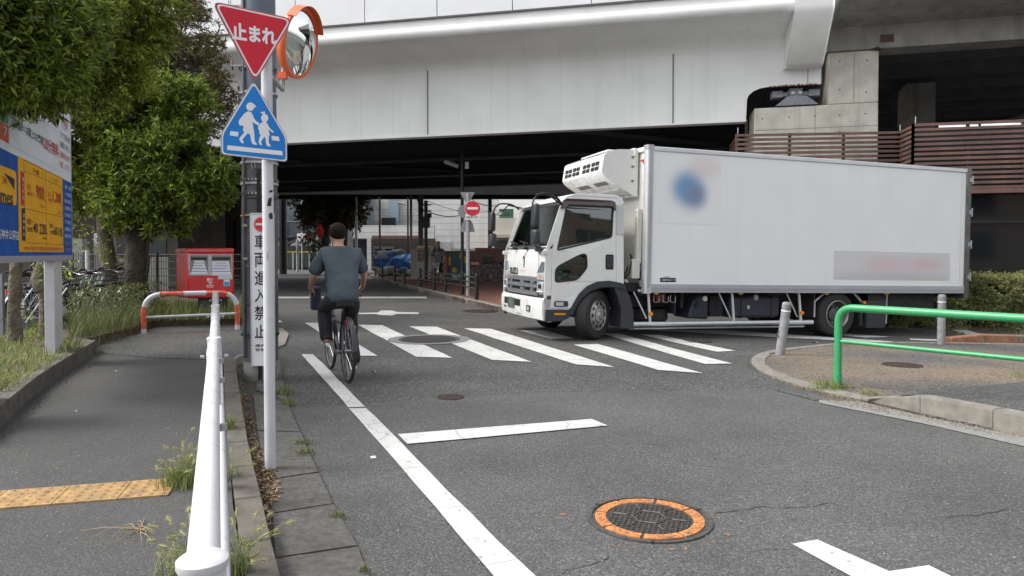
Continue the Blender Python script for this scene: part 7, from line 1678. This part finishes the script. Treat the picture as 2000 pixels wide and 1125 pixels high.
# bicycles in the rack at the left
labs = ['black bicycle nearest the left edge, behind the sign board trunk', 'silver bicycle in the rack under the yellow price panel', 'dark bicycle in the rack between the two thin trunks', 'dark bicycle with its wheel showing beside the white post', 'black bicycle at the end of the rack by the green pipes', 'silver bicycle deeper in the rack']
for i, (px, Y, rz_) in enumerate(((-55, 10.6, 62), (15, 11.0, 66), (58, 10.8, 60), (105, 11.6, 64), (150, 12.4, 60), (30, 12.4, 70))):
    x = at(px, 600, Y).x; bicycle('bicycle', (x, Y, KT+.10), R(rz_), labs[i], cols[1 + i % 2], 'bicycles in the left rack', basket=2, lean=R(-4))
rk = root('bicycle_rack', at(60, 620, 10.5), 'grey steel bicycle rack with slanting tubes behind the planter', 'rack')
m_rack = mat('rack_grey', (.20, .21, .23), .5, .4, n=(6, .2))
a, c = at(-150, 660, 10.2), at(88, 618, 10.9); z = KT + .14; MB().hexa([(a.x, a.y, z), (c.x, c.y, z), (c.x, c.y+.3, z), (a.x, a.y+.3, z), (a.x, a.y, z+.16), (c.x, c.y, z+.16), (c.x, c.y+.3, z+.16), (a.x, a.y+.3, z+.16)]).build('base_channel', m_rack, rk)
for i in range(6):
    t_ = .25 + .15*i; p = a.lerp(c, t_); MB().tube([(p.x, p.y-.05, z+.1), (p.x+.28, p.y+.1, z+.62)], .013, 6).build('wheel_guide', m_alu, rk)
for i, px in enumerate((134, 150, 163, 172)):
    p = at(px, 600, 12.0); MB().tube([(p.x, 12, z+.15), (p.x+.22, 12.1, z+.78)], .014, 6).build('wheel_guide', m_alu, rk)
q = root('rack_end_panel', at(0, 660, 9.7), 'grey metal end panel of the bicycle rack at the left edge', 'panel'); p0 = at(-40, 660, 9.7); p1 = at(4, 535, 9.7); MB().bx(p0.x, p1.x, 9.7, 9.75, KT, p1.z).build('panel', m_rack, q)
# ================================================================ VEGETATION
def leaves_mesh(name, C, D, L_, W_, m, parent, org=None, fold=.25, droop=0.0):
    """C centres (n,3), D directions (n,3): one folded leaf each"""
    n = len(C); D = D / np.linalg.norm(D, axis=1, keepdims=True); D[:, 2] -= droop; D /= np.linalg.norm(D, axis=1, keepdims=True)
    r = rng.normal(size=(n, 3)); r[:, 2] += .8; S_ = np.cross(D, r); S_ /= np.linalg.norm(S_, axis=1, keepdims=True) + 1e-9; N_ = np.cross(S_, D)
    L_ = np.asarray(L_).reshape(-1, 1); W_ = np.asarray(W_).reshape(-1, 1)
    base = C; tip = C + D*L_; mid = C + D*L_*.45
    a = mid + S_*W_/2 + N_*W_*fold; b = mid - S_*W_/2 + N_*W_*fold
    V = np.stack([base, a, tip, b], 1).reshape(-1, 3); i = np.arange(n)*4; T_ = np.stack([i, i+1, i+2, i, i+2, i+3], 1).reshape(-1, 3)
    oo = np.array(org_of(parent)) if parent else (np.array(org) if org is not None else C.mean(0))
    me = bpy.data.meshes.new(name); me.vertices.add(len(V)); me.vertices.foreach_set('co', (V-oo).astype(np.float32).ravel()); me.loops.add(len(T_)*3); me.loops.foreach_set('vertex_index', T_.ravel().astype(np.int32))
    me.polygons.add(len(T_)); me.polygons.foreach_set('loop_start', (np.arange(len(T_))*3).astype(np.int32)); me.polygons.foreach_set('loop_total', np.full(len(T_), 3, np.int32)); me.update(); me.validate(); me.materials.append(m)
    o = bpy.data.objects.new(name, me); COL.objects.link(o)
    if parent: o.parent = parent
    else: o.location = oo; 
    ORG[o.name] = Vector(oo); return o
lf_dark = leafmat('leaf_dark', [(.030, .056, .012), (.072, .125, .020), (.14, .21, .028), (.26, .33, .045)], .4)
lf_mid = leafmat('leaf_mid', [(.038, .066, .014), (.092, .148, .022), (.19, .255, .032), (.32, .37, .05)], .4)
lf_fine = leafmat('leaf_fine', [(.035, .06, .018), (.07, .11, .028), (.13, .16, .04), (.22, .16, .07)], .35)
lf_hedge = leafmat('leaf_hedge', [(.10, .13, .03), (.23, .27, .07), (.38, .40, .13), (.50, .50, .24)])
lf_young = leafmat('leaf_young', [(.14, .22, .03), (.22, .30, .04), (.30, .34, .06)])
lf_grass = leafmat('grass_blades', [(.07, .15, .025), (.13, .24, .04), (.20, .28, .07), (.32, .30, .13)], .35)
lf_dry = leafmat('grass_dry', [(.16, .16, .07), (.26, .23, .12), (.34, .29, .17), (.12, .17, .05)])
m_bark = mat('bark', (.12, .10, .072), .9, n=(9, .45), bump=(18, 1, .04), coord='World', dirt=(3, .5, (.16, .17, .09))); m_barkd = mat('bark_dark', (.055, .045, .035), .9, n=(8, .4), bump=(18, 1, .04), coord='World')
def trunk(name, px_pts, Y, radii, m, parent):
    pts = [at(x, y, Y + (dy if len(q) > 2 else 0)) for q in px_pts for x, y, dy in [(q[0], q[1], q[2] if len(q) > 2 else 0)]]
    # resample with wobble
    P_ = []; Rr = []
    for i in range(len(pts)-1):
        for k in range(6):
            t = k/6; p = pts[i].lerp(pts[i+1], t); w = .02; P_.append(p + Vector((mnoise.noise((p.z*3, i, 1)), mnoise.noise((p.z*3, i, 5)), 0))*w); Rr.append((radii[i]*(1-t)+radii[i+1]*t)*(1+.16*mnoise.noise((p.z*5, p.x, 3))))
    P_.append(pts[-1]); Rr.append(radii[-1]); return MB().tube(P_, Rr, 14).build(name, m, parent, smooth=True, angle=180)
def tree(name, base, label, blobs, n, leaf, m_leaf, Yd, trunks, m_b, per=16, spray=.22, twig=.5, up=.15, droop=.15, dens_=0.0, seed=0):
    """blobs: (px, py, rpx, dY, weight)"""
    o = root(name, base, label, 'tree'); rs = np.random.default_rng(seed)
    for nm, pts, rad in trunks: trunk(nm, pts, Yd, rad, m_b, o)
    C = []; D = []; cen = []
    wts = np.array([b[2]**2 * (b[4] if len(b) > 4 else 1) for b in blobs], float); wts /= wts.sum()
    for b, w in zip(blobs, wts):
        c = at(b[0], b[1], Yd + b[3]); r = b[2]*(Yd+b[3])/FPX; cen.append((c, r)); k = int(n*w)
        d = rs.normal(size=(k*3, 3)); d /= np.linalg.norm(d, axis=1, keepdims=True); rad = r*(.45+.6*rs.random((k*3, 1))**.6)
        p = np.array(c) + d*rad*np.array([1, .85, 1])
        keep = np.array([mnoise.noise((q[0]*2.2+seed, q[1]*2.2, q[2]*2.2)) > -.12+dens_ for q in p]); p = p[keep][:k]; d = d[keep][:k]
        C.append(p); D.append(d)
    C = np.concatenate(C); D = np.concatenate(D); m_ = len(C)
    td = D*.8 + rs.normal(size=(m_, 3))*.45; td[:, 2] += up; td /= np.linalg.norm(td, axis=1, keepdims=True)
    # each twig carries leaves
    t = rs.random((m_, per)); base_ = C[:, None, :] + td[:, None, :]*(t[..., None]*spray)
    ld = td[:, None, :]*twig + rs.normal(size=(m_, per, 3))*.62
    P_ = base_.reshape(-1, 3); L_ = leaf[0]*(.6+.7*rs.random(len(P_))); W_ = L_*leaf[1]
    cr = leaves_mesh('crown', P_, ld.reshape(-1, 3), L_, W_, m_leaf, o, droop=droop)
    b = MB(); hub = at(trunks[0][1][-1][0], trunks[0][1][-1][1], Yd)
    for (c, r) in cen:
        mid_ = hub.lerp(c, .5) + Vector((0, 0, -.1)); b.tube([hub - Vector((0, 0, .25)), mid_, c, c + (c-hub).normalized()*r*.5], [.055, .035, .018, .006], 6)
    for k in range(0, m_, max(1, m_//220)): 
        q = Vector(C[k]); c, r = min(cen, key=lambda z: (z[0]-q).length); b.tube([c.lerp(q, .1), q + Vector(td[k])*spray*.6], [.010, .003], 4, cap=False)
    b.build('limbs', m_b, o, smooth=True); return o
tA = tree('broadleaf_tree', P(212, 600), 'mottled slim-trunked tree whose trunk stands left of the darker stem', [(170, 240, 78, 0), (205, 330, 62, .2), (158, 372, 42, .3), (215, 180, 80, .4), (120, 330, 45, .4), (215, 375, 35, .2, .8)],
          2700, (.105, .30), lf_mid, 13.3, [('trunk', [(214, 605), (213, 520), (205, 455), (196, 390), (205, 300)], [.15, .135, .12, .12, .08]), ('branch', [(213, 520), (240, 515), (262, 500)], [.05, .03, .015])], m_bark, seed=1)
tB = tree('broadleaf_tree', P(262, 600), 'dark-stemmed bushy evergreen tree beside the post box', [(330, 320, 72, -.2), (372, 352, 58, -.3), (400, 365, 42, -.3), (300, 250, 85, 0), (270, 380, 75, .1), (345, 215, 62, .2), (325, 405, 42, -.2), (335, 440, 28, -.2, .6), (245, 310, 60, .2), (420, 340, 30, -.4, .7)],
          3000, (.115, .28), lf_dark, 13.0, [('trunk', [(262, 606), (262, 540), (266, 480), (262, 420), (290, 340)], [.24, .19, .18, .16, .1]), ('branch', [(268, 560), (285, 535), (292, 500)], [.05, .04, .02]), ('branch', [(262, 480), (285, 455), (312, 440)], [.09, .06, .03])], m_barkd, seed=2)
tE = tree('broadleaf_tree', P(330, 590), 'finer-leaved reddish-tipped tree rising behind, against the bridge', [(330, 70, 82, 0), (380, 130, 62, -.2), (405, 205, 48, -.2), (330, 180, 70, 0), (290, 20, 90, .3), (425, 180, 34, -.3, .8), (385, 255, 38, 0, .7), (270, 120, 80, .4), (360, 20, 30, 0, .6)],
          2100, (.105, .27), lf_fine, 15.0, [('trunk', [(276, 600), (280, 480), (305, 350), (330, 200)], [.12, .11, .10, .06])], m_barkd, per=15, seed=3, dens_=.12)
tC = tree('broadleaf_tree', P(30, 700), 'thin crooked tree nearest the left edge, its twigs hanging over the price board', [(20, 70, 120, -3.2), (95, 40, 100, -2.0), (60, 140, 70, -2.6), (15, 148, 46, -3.2), (85, 168, 24, -2.0, .8), (118, 165, 30, -1.3, .8), (-50, 100, 100, -3.2), (112, 195, 16, -1.3, .6), (30, 60, 110, 0)],
          4600, (.085, .26), lf_dark, 8.9, [('trunk', [(22, 712), (30, 660), (26, 600), (34, 500), (36, 440), (30, 200)], [.085, .08, .075, .07, .065, .05]), ('branch', [(22, 672), (8, 668), (0, 660)], [.035, .025, .012])], m_bark, seed=4, droop=.35, spray=.18)
tD = tree('broadleaf_tree', P(88, 700), 'thin knobbly tree between the edge trunk and the white board post', [(180, 40, 95, .5), (140, 110, 70, .5), (235, 70, 80, .9), (220, 150, 60, .9), (150, 175, 45, .6, .8), (120, -20, 90, .5), (250, -10, 90, 1)],
          2100, (.10, .27), lf_mid, 9.6, [('trunk', [(86, 700), (92, 620), (90, 570), (78, 545), (92, 500), (95, 300), (110, 150)], [.095, .09, .10, .11, .085, .07, .05])], m_bark, seed=5, droop=.3)
# street tree beyond the bridge
tS = tree('street_tree', P(635, 528), 'dark street tree beyond the underpass with a lantern in it', [(640, 400, 40, 0), (680, 405, 34, 0), (610, 400, 30, 0), (612, 430, 18, 0), (615, 462, 14, -.5, .7), (665, 385, 40, 0), (630, 500, 13, -.5, .7)],
          900, (.30, .35), leafmat('leaf_street', [(.02, .03, .012), (.05, .06, .02), (.10, .09, .035), (.15, .12, .05)]), 46, [('trunk', [(632, 528), (635, 470), (637, 420), (645, 385)], [.30, .26, .26, .2]), ('branch', [(668, 528), (672, 440), (675, 390)], [.28, .25, .2])], m_barkd, per=12, spray=.6, seed=6)
# hedge
hg = root('hedge', P(1900, 625), 'clipped pale green hedge along the dark station wall at the right', 'hedge')
h0 = P(1700, 612); hx0 = at(1690, 600, 15.4).x; hx1 = at(2150, 600, 15.4).x
n = 9000; x = hx0 + (hx1-hx0)*rng.random(n); zt_h = .88 + .09*np.array([mnoise.noise((a*1.4, 0, 2)) for a in x]); 
u = rng.random(n); face = rng.random(n); y = np.where(face < .62, 15.05 + .18*rng.random(n), 15.1 + 1.1*rng.random(n)); z = np.where(face < .62, -.2 + (zt_h+.2)*u, zt_h - .10*rng.random(n))
bulge = np.array([mnoise.noise((a*1.8, b*2.2, 5)) for a, b in zip(x, z)])*.22; y = y - bulge - .12*np.sin(np.clip((z+.2)/(1.2), 0, 1)*math.pi)
C = np.stack([x, y, z], 1); keep = np.array([mnoise.noise((c[0]*3.5, c[1]*3, c[2]*4.5)) > -.22 for c in C]); C = C[keep]; nd = np.tile([0, -.8, .5], (len(C), 1)) + rng.normal(size=(len(C), 3))*.5
per = 12; t = rng.random((len(C), per, 1)); LP = (C[:, None, :] + nd[:, None, :]*t*.09).reshape(-1, 3); LD = (nd[:, None, :]*.6 + rng.normal(size=(len(C), per, 3))*.6).reshape(-1, 3)
leaves_mesh('foliage', LP, LD, .055*(.6+.7*rng.random(len(LP))), .022*np.ones(len(LP)), lf_hedge, hg)
b = MB()
for k in range(60): a = random.uniform(hx0, hx1); b.tube([(a, 15.6, -.3), (a+random.uniform(-.2, .2), 15.4, .4), (a+random.uniform(-.3, .3), 15.2, .9)], [.02, .012, .005], 5)
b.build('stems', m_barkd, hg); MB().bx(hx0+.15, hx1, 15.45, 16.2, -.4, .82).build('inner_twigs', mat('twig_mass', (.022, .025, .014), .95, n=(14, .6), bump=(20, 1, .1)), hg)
MB().bx(hx0, hx1, 14.95, 16.6, -.4, P(1850, 622).z+.10).build('bed_soil', m_soil, hg)
# ---- grasses
def blades(name, C, L_, W_, m, parent=None, org=None, lean=.5, spread=None, segs=3):
    """curved blades: C (n,3) roots"""
    n = len(C); az = rng.random(n)*2*math.pi; d = np.stack([np.cos(az), np.sin(az), np.zeros(n)], 1); s_ = np.stack([-np.sin(az), np.cos(az), np.zeros(n)], 1)
    ln_ = lean*(.3+rng.random((n, 1))); L_ = np.asarray(L_).reshape(-1, 1); W_ = np.asarray(W_).reshape(-1, 1)
    V = []
    for k in range(segs+1):
        t = k/segs; c = C + d*ln_*L_*t**1.8 + np.array([0, 0, 1])*L_*(t - .35*ln_*t**2.2); w = W_*(1-t)**.7/2
        if k < segs: V += [c - s_*w, c + s_*w]
        else: V += [c]
    m_ = 2*segs+1; VV = np.stack(V, 1).reshape(-1, 3); i = np.arange(n)[:, None]*m_; F = []
    for k in range(segs-1): F += [i + np.array([2*k, 2*k+1, 2*k+3]), i + np.array([2*k, 2*k+3, 2*k+2])]
    F.append(i + np.array([2*segs-2, 2*segs-1, 2*segs])); T_ = np.concatenate(F, 0)
    oo = np.array(org_of(parent)) if parent else np.array(org if org is not None else C.mean(0))
    me = bpy.data.meshes.new(name); me.vertices.add(len(VV)); me.vertices.foreach_set('co', (VV-oo).astype(np.float32).ravel()); me.loops.add(len(T_)*3); me.loops.foreach_set('vertex_index', T_.ravel().astype(np.int32))
    me.polygons.add(len(T_)); me.polygons.foreach_set('loop_start', (np.arange(len(T_))*3).astype(np.int32)); me.polygons.foreach_set('loop_total', np.full(len(T_), 3, np.int32)); me.update(); me.materials.append(m)
    o = bpy.data.objects.new(name, me); COL.objects.link(o)
    if parent: o.parent = parent
    else: o.location = oo
    return o
def scatter(poly, n, z):
    xs = [p[0] for p in poly]; ys = [p[1] for p in poly]; out = []
    while len(out) < n:
        x, y = random.uniform(min(xs), max(xs)), random.uniform(min(ys), max(ys))
        if inpoly((x, y), poly): out.append((x, y, z + g(x, y)))
    return np.array(out)
SZ = SO
lowp = [P2(-60, 850, SZ), P2(62, 742, SZ), P2(172, 680, SZ), P2(140, 674, SZ), P2(0, 640, SZ), P2(-200, 700, SZ)]
C = scatter(lowp, 5200, SZ); keep = np.array([mnoise.noise((c[0]*2.2, c[1]*2.2, 0)) > -.15 for c in C]); C = C[keep]
tag(blades('grass', C, .06+.15*rng.random(len(C)), .007+.004*rng.random(len(C)), lf_grass, lean=.9), 'rough green grass in the planting bed', kind='stuff')
hip = [P2(138, 672, SZ), P2(175, 660, SZ), P2(262, 642, SZ), P2(285, 628, SZ), P2(330, 612, SZ), P2(200, 600, SZ), P2(130, 612, SZ)]
C = scatter(hip, 4200, SZ); tag(blades('tall_weeds', C, .18+.32*rng.random(len(C)), .008+.005*rng.random(len(C)), lf_dry, lean=.6), 'tall dry seeding weeds between the trunks and the hoop barrier', kind='stuff')
n = 2600; t = scatter(hip, n, SZ + .3); t[:, 2] += .32*rng.random(n); leaves_mesh('seed_heads', t, rng.normal(size=(n, 3))*.5 + np.array([0, 0, .7]), .07*np.ones(n), .018*np.ones(n), lf_dry, None)['kind'] = 'stuff'
gp_ = [P2(285, 628, SZ), P2(520, 622, SZ), P2(520, 604, SZ), P2(300, 600, SZ)]
C = scatter(gp_, 3600, SZ); tag(blades('grass', C, .15+.28*rng.random(len(C)), .007+.004*rng.random(len(C)), lf_grass, lean=.8), 'green grass under and behind the post box', kind='stuff')
C = scatter([P2(240, 652, KT), P2(290, 638, KT), P2(475, 630, KT), P2(475, 621, KT), P2(290, 626, KT), P2(240, 642, KT)], 1500, KT); tag(blades('grass', C, .06+.20*rng.random(len(C)), .007*np.ones(len(C)), lf_grass, lean=1.0), 'grass spilling onto the footpath edge', kind='stuff')
C = scatter([P2(-300, 640, SZ), P2(140, 640, SZ), P2(330, 605, SZ), P2(150, 590, SZ), P2(-400, 600, SZ)], 2600, SZ); tag(blades('ground_cover', C, .1+.2*rng.random(len(C)), .009*np.ones(len(C)), lf_grass, lean=.9), 'sparse grass behind the board post', kind='stuff')
# single tufts
def tuft(px, py, dz, n, L_, label, m=None, spread=.05, name='grass_tuft', lean=.9):
    p = P(px, py, dz); C = np.array([(p.x + random.gauss(0, spread), p.y + random.gauss(0, spread), p.z) for _ in range(n)])
    return tag(blades(name, C, L_*(.5+.7*rng.random(n)), .005+.003*rng.random(n), m or lf_grass, org=tuple(p), lean=lean), label, 'weed')
tuft(552, 768, .02, 130, .11, 'green weed tuft in the gutter joint just below the utility pole', spread=.05); tuft(560, 790, .01, 110, .07, 'flatter green weed tuft in the gutter nearer the road line', spread=.05)
tuft(445, 838, KT, 90, .14, 'small green tuft on the kerb behind the white railing', spread=.03); tuft(592, 864, .02, 60, .05, 'tiny dry tuft on the gutter edge above the white post foot', lf_dry, .035); tuft(597, 884, .02, 60, .05, 'tiny dry tuft on the gutter edge level with the post foot', lf_dry, .03)
tuft(659, 1008, .02, 40, .04, 'little pale tuft at the gutter edge near the bottom', lf_dry, .02); tuft(712, 1116, .02, 30, .03, 'smallest tuft at the bottom gutter edge', lf_dry, .015)
tuft(1625, 757, .03, 170, .12, 'spreading green weed around the foot of the green railing post', spread=.09); tuft(1604, 760, .03, 60, .07, 'small weed just left of the green railing foot', spread=.06); tuft(1700, 771, .03, 70, .07, 'small weed where the high kerb begins', spread=.05)
tuft(1995, 735, .03, 60, .10, 'grass tuft on the island at the right edge', spread=.06); tuft(1875, 655, .1, 26, .25, 'dry grass stalks behind the orange kerb near the upright bollard', lf_dry, .1); tuft(1975, 655, .1, 40, .3, 'dry grass stalks behind the orange kerb at the right edge', lf_dry, .15)
tuft(162, 690, KT, 90, .22, 'long grass hanging over the end of the planter kerb', spread=.10); tuft(232, 668, KT, 50, .12, 'grass at the gap between the two planter kerbs', lf_dry, .12)
# foxtails by the railing
m_stalk = mat('foxtail_stalk', (.20, .24, .09), .7); m_ear = leafmat('foxtail_ear', [(.40, .38, .18), (.50, .47, .26), (.36, .40, .16)], .2)
def foxtail(px, py, dz, n, H0, H1, label, spread=.06, nb=120, bl=.16, leanx=0):
    p = P(px, py, dz); o = root('foxtail_grass', p, label, 'weed')
    C = np.array([(p.x + random.gauss(0, spread*.6), p.y + random.gauss(0, spread*.6), p.z) for _ in range(nb)]); blades('leaf_blades', C, bl*(.5+.7*rng.random(nb)), .006*np.ones(nb), lf_grass, o, lean=.7)
    for k in range(n):
        a = random.uniform(0, 6.28); h = random.uniform(H0, H1); l_ = random.uniform(.2, .75); q0_ = p + Vector((random.gauss(0, spread*.4), random.gauss(0, spread*.4), 0)); d = Vector((math.cos(a) + leanx, math.sin(a)*.8, 0))
        pts = [q0_ + d*l_*h*t**2 + Vector((0, 0, h*(t - .25*l_*t*t))) for t in (0, .35, .7, .92, 1.0)]; MB().tube(pts, .0013, 4).build('stalk', m_stalk, o)
        e0 = pts[-1]; ed = (pts[-1]-pts[-2]).normalized(); ed.z -= .25; ed.normalize(); ln_ = random.uniform(.026, .048)
        nb_ = 60; tt = rng.random(nb_); rr = .0065*np.sin(np.clip(tt*.9+.08, 0, 1)*math.pi)+.001; aa = rng.random(nb_)*6.28; u_ = ed.orthogonal().normalized(); w_ = ed.cross(u_); U = np.array(u_); Wv = np.array(w_); E_ = np.array(ed)
        rad = U*np.cos(aa)[:, None] + Wv*np.sin(aa)[:, None]; C_ = np.array(e0) + E_*(tt*ln_)[:, None] + rad*rr[:, None]; leaves_mesh('seed_ear', C_, rad*.9 + E_*.8, .008*np.ones(nb_), .0022*np.ones(nb_), m_ear, o)
        MB().tube([e0, e0+ed*ln_*.3, e0+ed*ln_*.75, e0+ed*ln_], [.002, .0045, .004, .001], 6).build('ear_core', mat('ear_core', (.30, .30, .14), .9), o)
foxtail(362, 945, KT, 36, .06, .22, 'foxtail clump growing over the yellow tiles beside the white railing', .10, 420, .15, leanx=-.1)
foxtail(385, 1122, KT, 40, .06, .24, 'foxtail clump at the bottom of the railing, on the footpath side', .11, 300, .14, leanx=-.4)
foxtail(468, 1122, KT, 30, .06, .24, 'foxtail clump at the bottom, on the kerb side of the railing', .05, 60, .12, leanx=.3)
foxtail(448, 935, KT, 9, .06, .18, 'sparse foxtails poking out behind the railing over the kerb', .05, 24, .10, leanx=.3)
foxtail(345, 945, KT, 1, .30, .31, 'single tall foxtail stalk standing above the yellow tiles', .01, 6, .1, leanx=-.3)
# dry uprooted weed on the footpath
p = P(262, 1045, KT); dw = root('dry_weed', p, 'dried-out straw-coloured weed lying flat on the footpath', 'weed')
m_straw = mat('straw_dry', (.38, .27, .13), .8)
for k in range(16):
    q = P(270 + random.uniform(-12, 12), 1035 + random.uniform(-6, 8), KT); e = P(random.choice([170, 200, 225, 300, 290, 255, 275, 240, 230]) + random.uniform(-15, 15), 1040 + random.uniform(-28, 34), KT); m_ = q.lerp(e, .5) + Vector((random.gauss(0, .01), random.gauss(0, .01), random.uniform(.005, .03)))
    MB().tube([q + Vector((0, 0, .004)), m_, e + Vector((0, 0, .003))], [.0016, .0014, .0006], 4).build('stalk', m_straw, dw)
# young bright sprigs on the trunks
for (px, py, Y, lab) in ((235/2.8, 350+485/2.8, 8.9, 'bright young leaf sprig on the knobbly trunk below the board'), (133, 527, 9.3, 'bright yellow-green sprig beside the top of the white board post'), (62, 632, 8.8, 'yellow-green sprig low on the trunk nearest the board'), (160, 455, 12.9, 'pale yellow-green shoots hanging right of the price board')):
    c = at(px, py, Y); n = 22 if Y < 10 else 160; s_ = .07 if Y < 10 else .35; C = np.array(c) + rng.normal(size=(n, 3))*s_*np.array([1, .6, 1]); tag(leaves_mesh('leaf_sprig', C, rng.normal(size=(n, 3))*.8 + np.array([0, 0, -.2]), .11*np.ones(n), .035*np.ones(n), lf_young, None, org=tuple(c)), lab, 'sprig', kind='stuff')
# ---- leaf litter in the gutter and by the kerbs
lf_lit = leafmat('dead_leaves', [(.10, .045, .02), (.17, .085, .04), (.24, .15, .08), (.07, .04, .025), (.32, .25, .16)], 0)
def litter(poly, n, z, L_, label):
    C = scatter(poly, n, z); D = rng.normal(size=(n, 3)); D[:, 2] *= .18; C[:, 2] += .012*rng.random(n); tag(leaves_mesh('leaf_litter', C, D, L_*(.4+rng.random(n)), L_*.45*(.5+rng.random(n)), lf_lit, None), label, kind='stuff')
litter([P2(468, 772), P2(480, 772), P2(506, 870), P2(520, 940), P2(530, 1010), P2(522, 1125), P2(530, 1125), P2(510, 1010), P2(494, 911), P2(478, 840)], 1500, .012, .022, 'brown leaf litter in the gutter')
litter([P2(494, 890), P2(512, 890), P2(540, 935), P2(548, 975), P2(520, 1000), P2(503, 950)], 700, .022, .028, 'brown leaf litter heaped by the foot of the white post')
litter([P2(462, 712), P2(470, 712), P2(478, 772), P2(468, 772)], 200, .012, .02, 'litter'); litter([P2(1590, 777), P2(1690, 786), P2(1810, 817), P2(1990, 855), P2(1990, 862), P2(1800, 824), P2(1600, 785)], 1100, .012, .014, 'fine brown litter against the high kerb')
litter([P2(0, 860, KT), P2(90, 770, KT), P2(190, 692, KT), P2(205, 700, KT), P2(100, 775, KT), P2(30, 850, KT)], 260, KT+.003, .018, 'bits of litter along the planter kerb')
litter(lowp, 700, SZ, .04, 'dead leaves in the planting bed')
for (px, py, dz, s_, m, lab) in ((511, 996, .02, .035, (.42, .30, .17), 'single large tan leaf lying in the gutter'), (1592, 670, .0, .05, (.45, .14, .04), 'orange dead leaf on the road behind the leaning bollard'), (497, 783, .02, .02, (.4, .12, .05), 'small red-brown leaf below the utility pole'), (147, 806, KT, .014, (.6, .6, .55), 'small white scrap on the footpath'), (224, 727, KT, .02, (.5, .5, .48), 'pale scrap of paper farther along the footpath'), (1345, 1074, 0, .0, None, ''), (730, 728, 0, .03, (.4, .25, .1), 'small tan leaf on the asphalt right of the bicycle')):
    if m is None: continue
    p = P(px, py, dz); pts = [(s_*(1+.3*math.sin(k*2.3))*math.cos(k*.9), s_*.6*math.sin(k*.9)) for k in range(7)]; v = [(p.x+a, p.y+c, p.z+.013+.012*math.sin(i*1.7)) for i, (a, c) in enumerate(pts)]
    tag(mesh_obj('fallen_leaf' if 'leaf' in lab else 'paper_scrap', v, [(0, 1, 2), (0, 2, 3), (0, 3, 4), (0, 4, 5), (0, 5, 6)], mat('leafc%d' % px, m, .8), org=tuple(p)), lab, 'leaf' if 'leaf' in lab else 'scrap')
# small grit specks on the pavement and asphalt
gr_ = []
for _ in range(420): gr_.append(P(random.uniform(0, 2000), random.uniform(720, 1120), .012))
b = MB()
for p in gr_:
    if p.x < -1.2 and p.y < 9: p = Vector((p.x, p.y, KT+.004))
    s_ = random.uniform(.002, .005); b.box(p, (s_, s_*random.uniform(.6, 1.6), s_*.6), rz=random.uniform(0, 3))
tag(b.build('grit', mat('grit_pale', (.35, .34, .31), .9)), 'pale grit', kind='stuff')
# ---- what the windows and the mirror see behind the photographer
bh = root('apartment_block', (30, -20, 0), 'tan apartment block across the street, only mirrored in glass', 'building')
m_tan = mat('tan_render', (.30, .22, .17), .8, n=(.6, .1), coord='World')
MB().bx(12, 60, -28, -20, 0, 12).build('wall', m_tan, bh)
for i in range(7):
    for j in range(4): x0_ = 14+i*6.4; MB().bx(x0_, x0_+2.8, -20, -19.9, 1+j*3.1, 2.9+j*3.1).build('window', m_sg, bh)
bpy.context.view_layer.update()
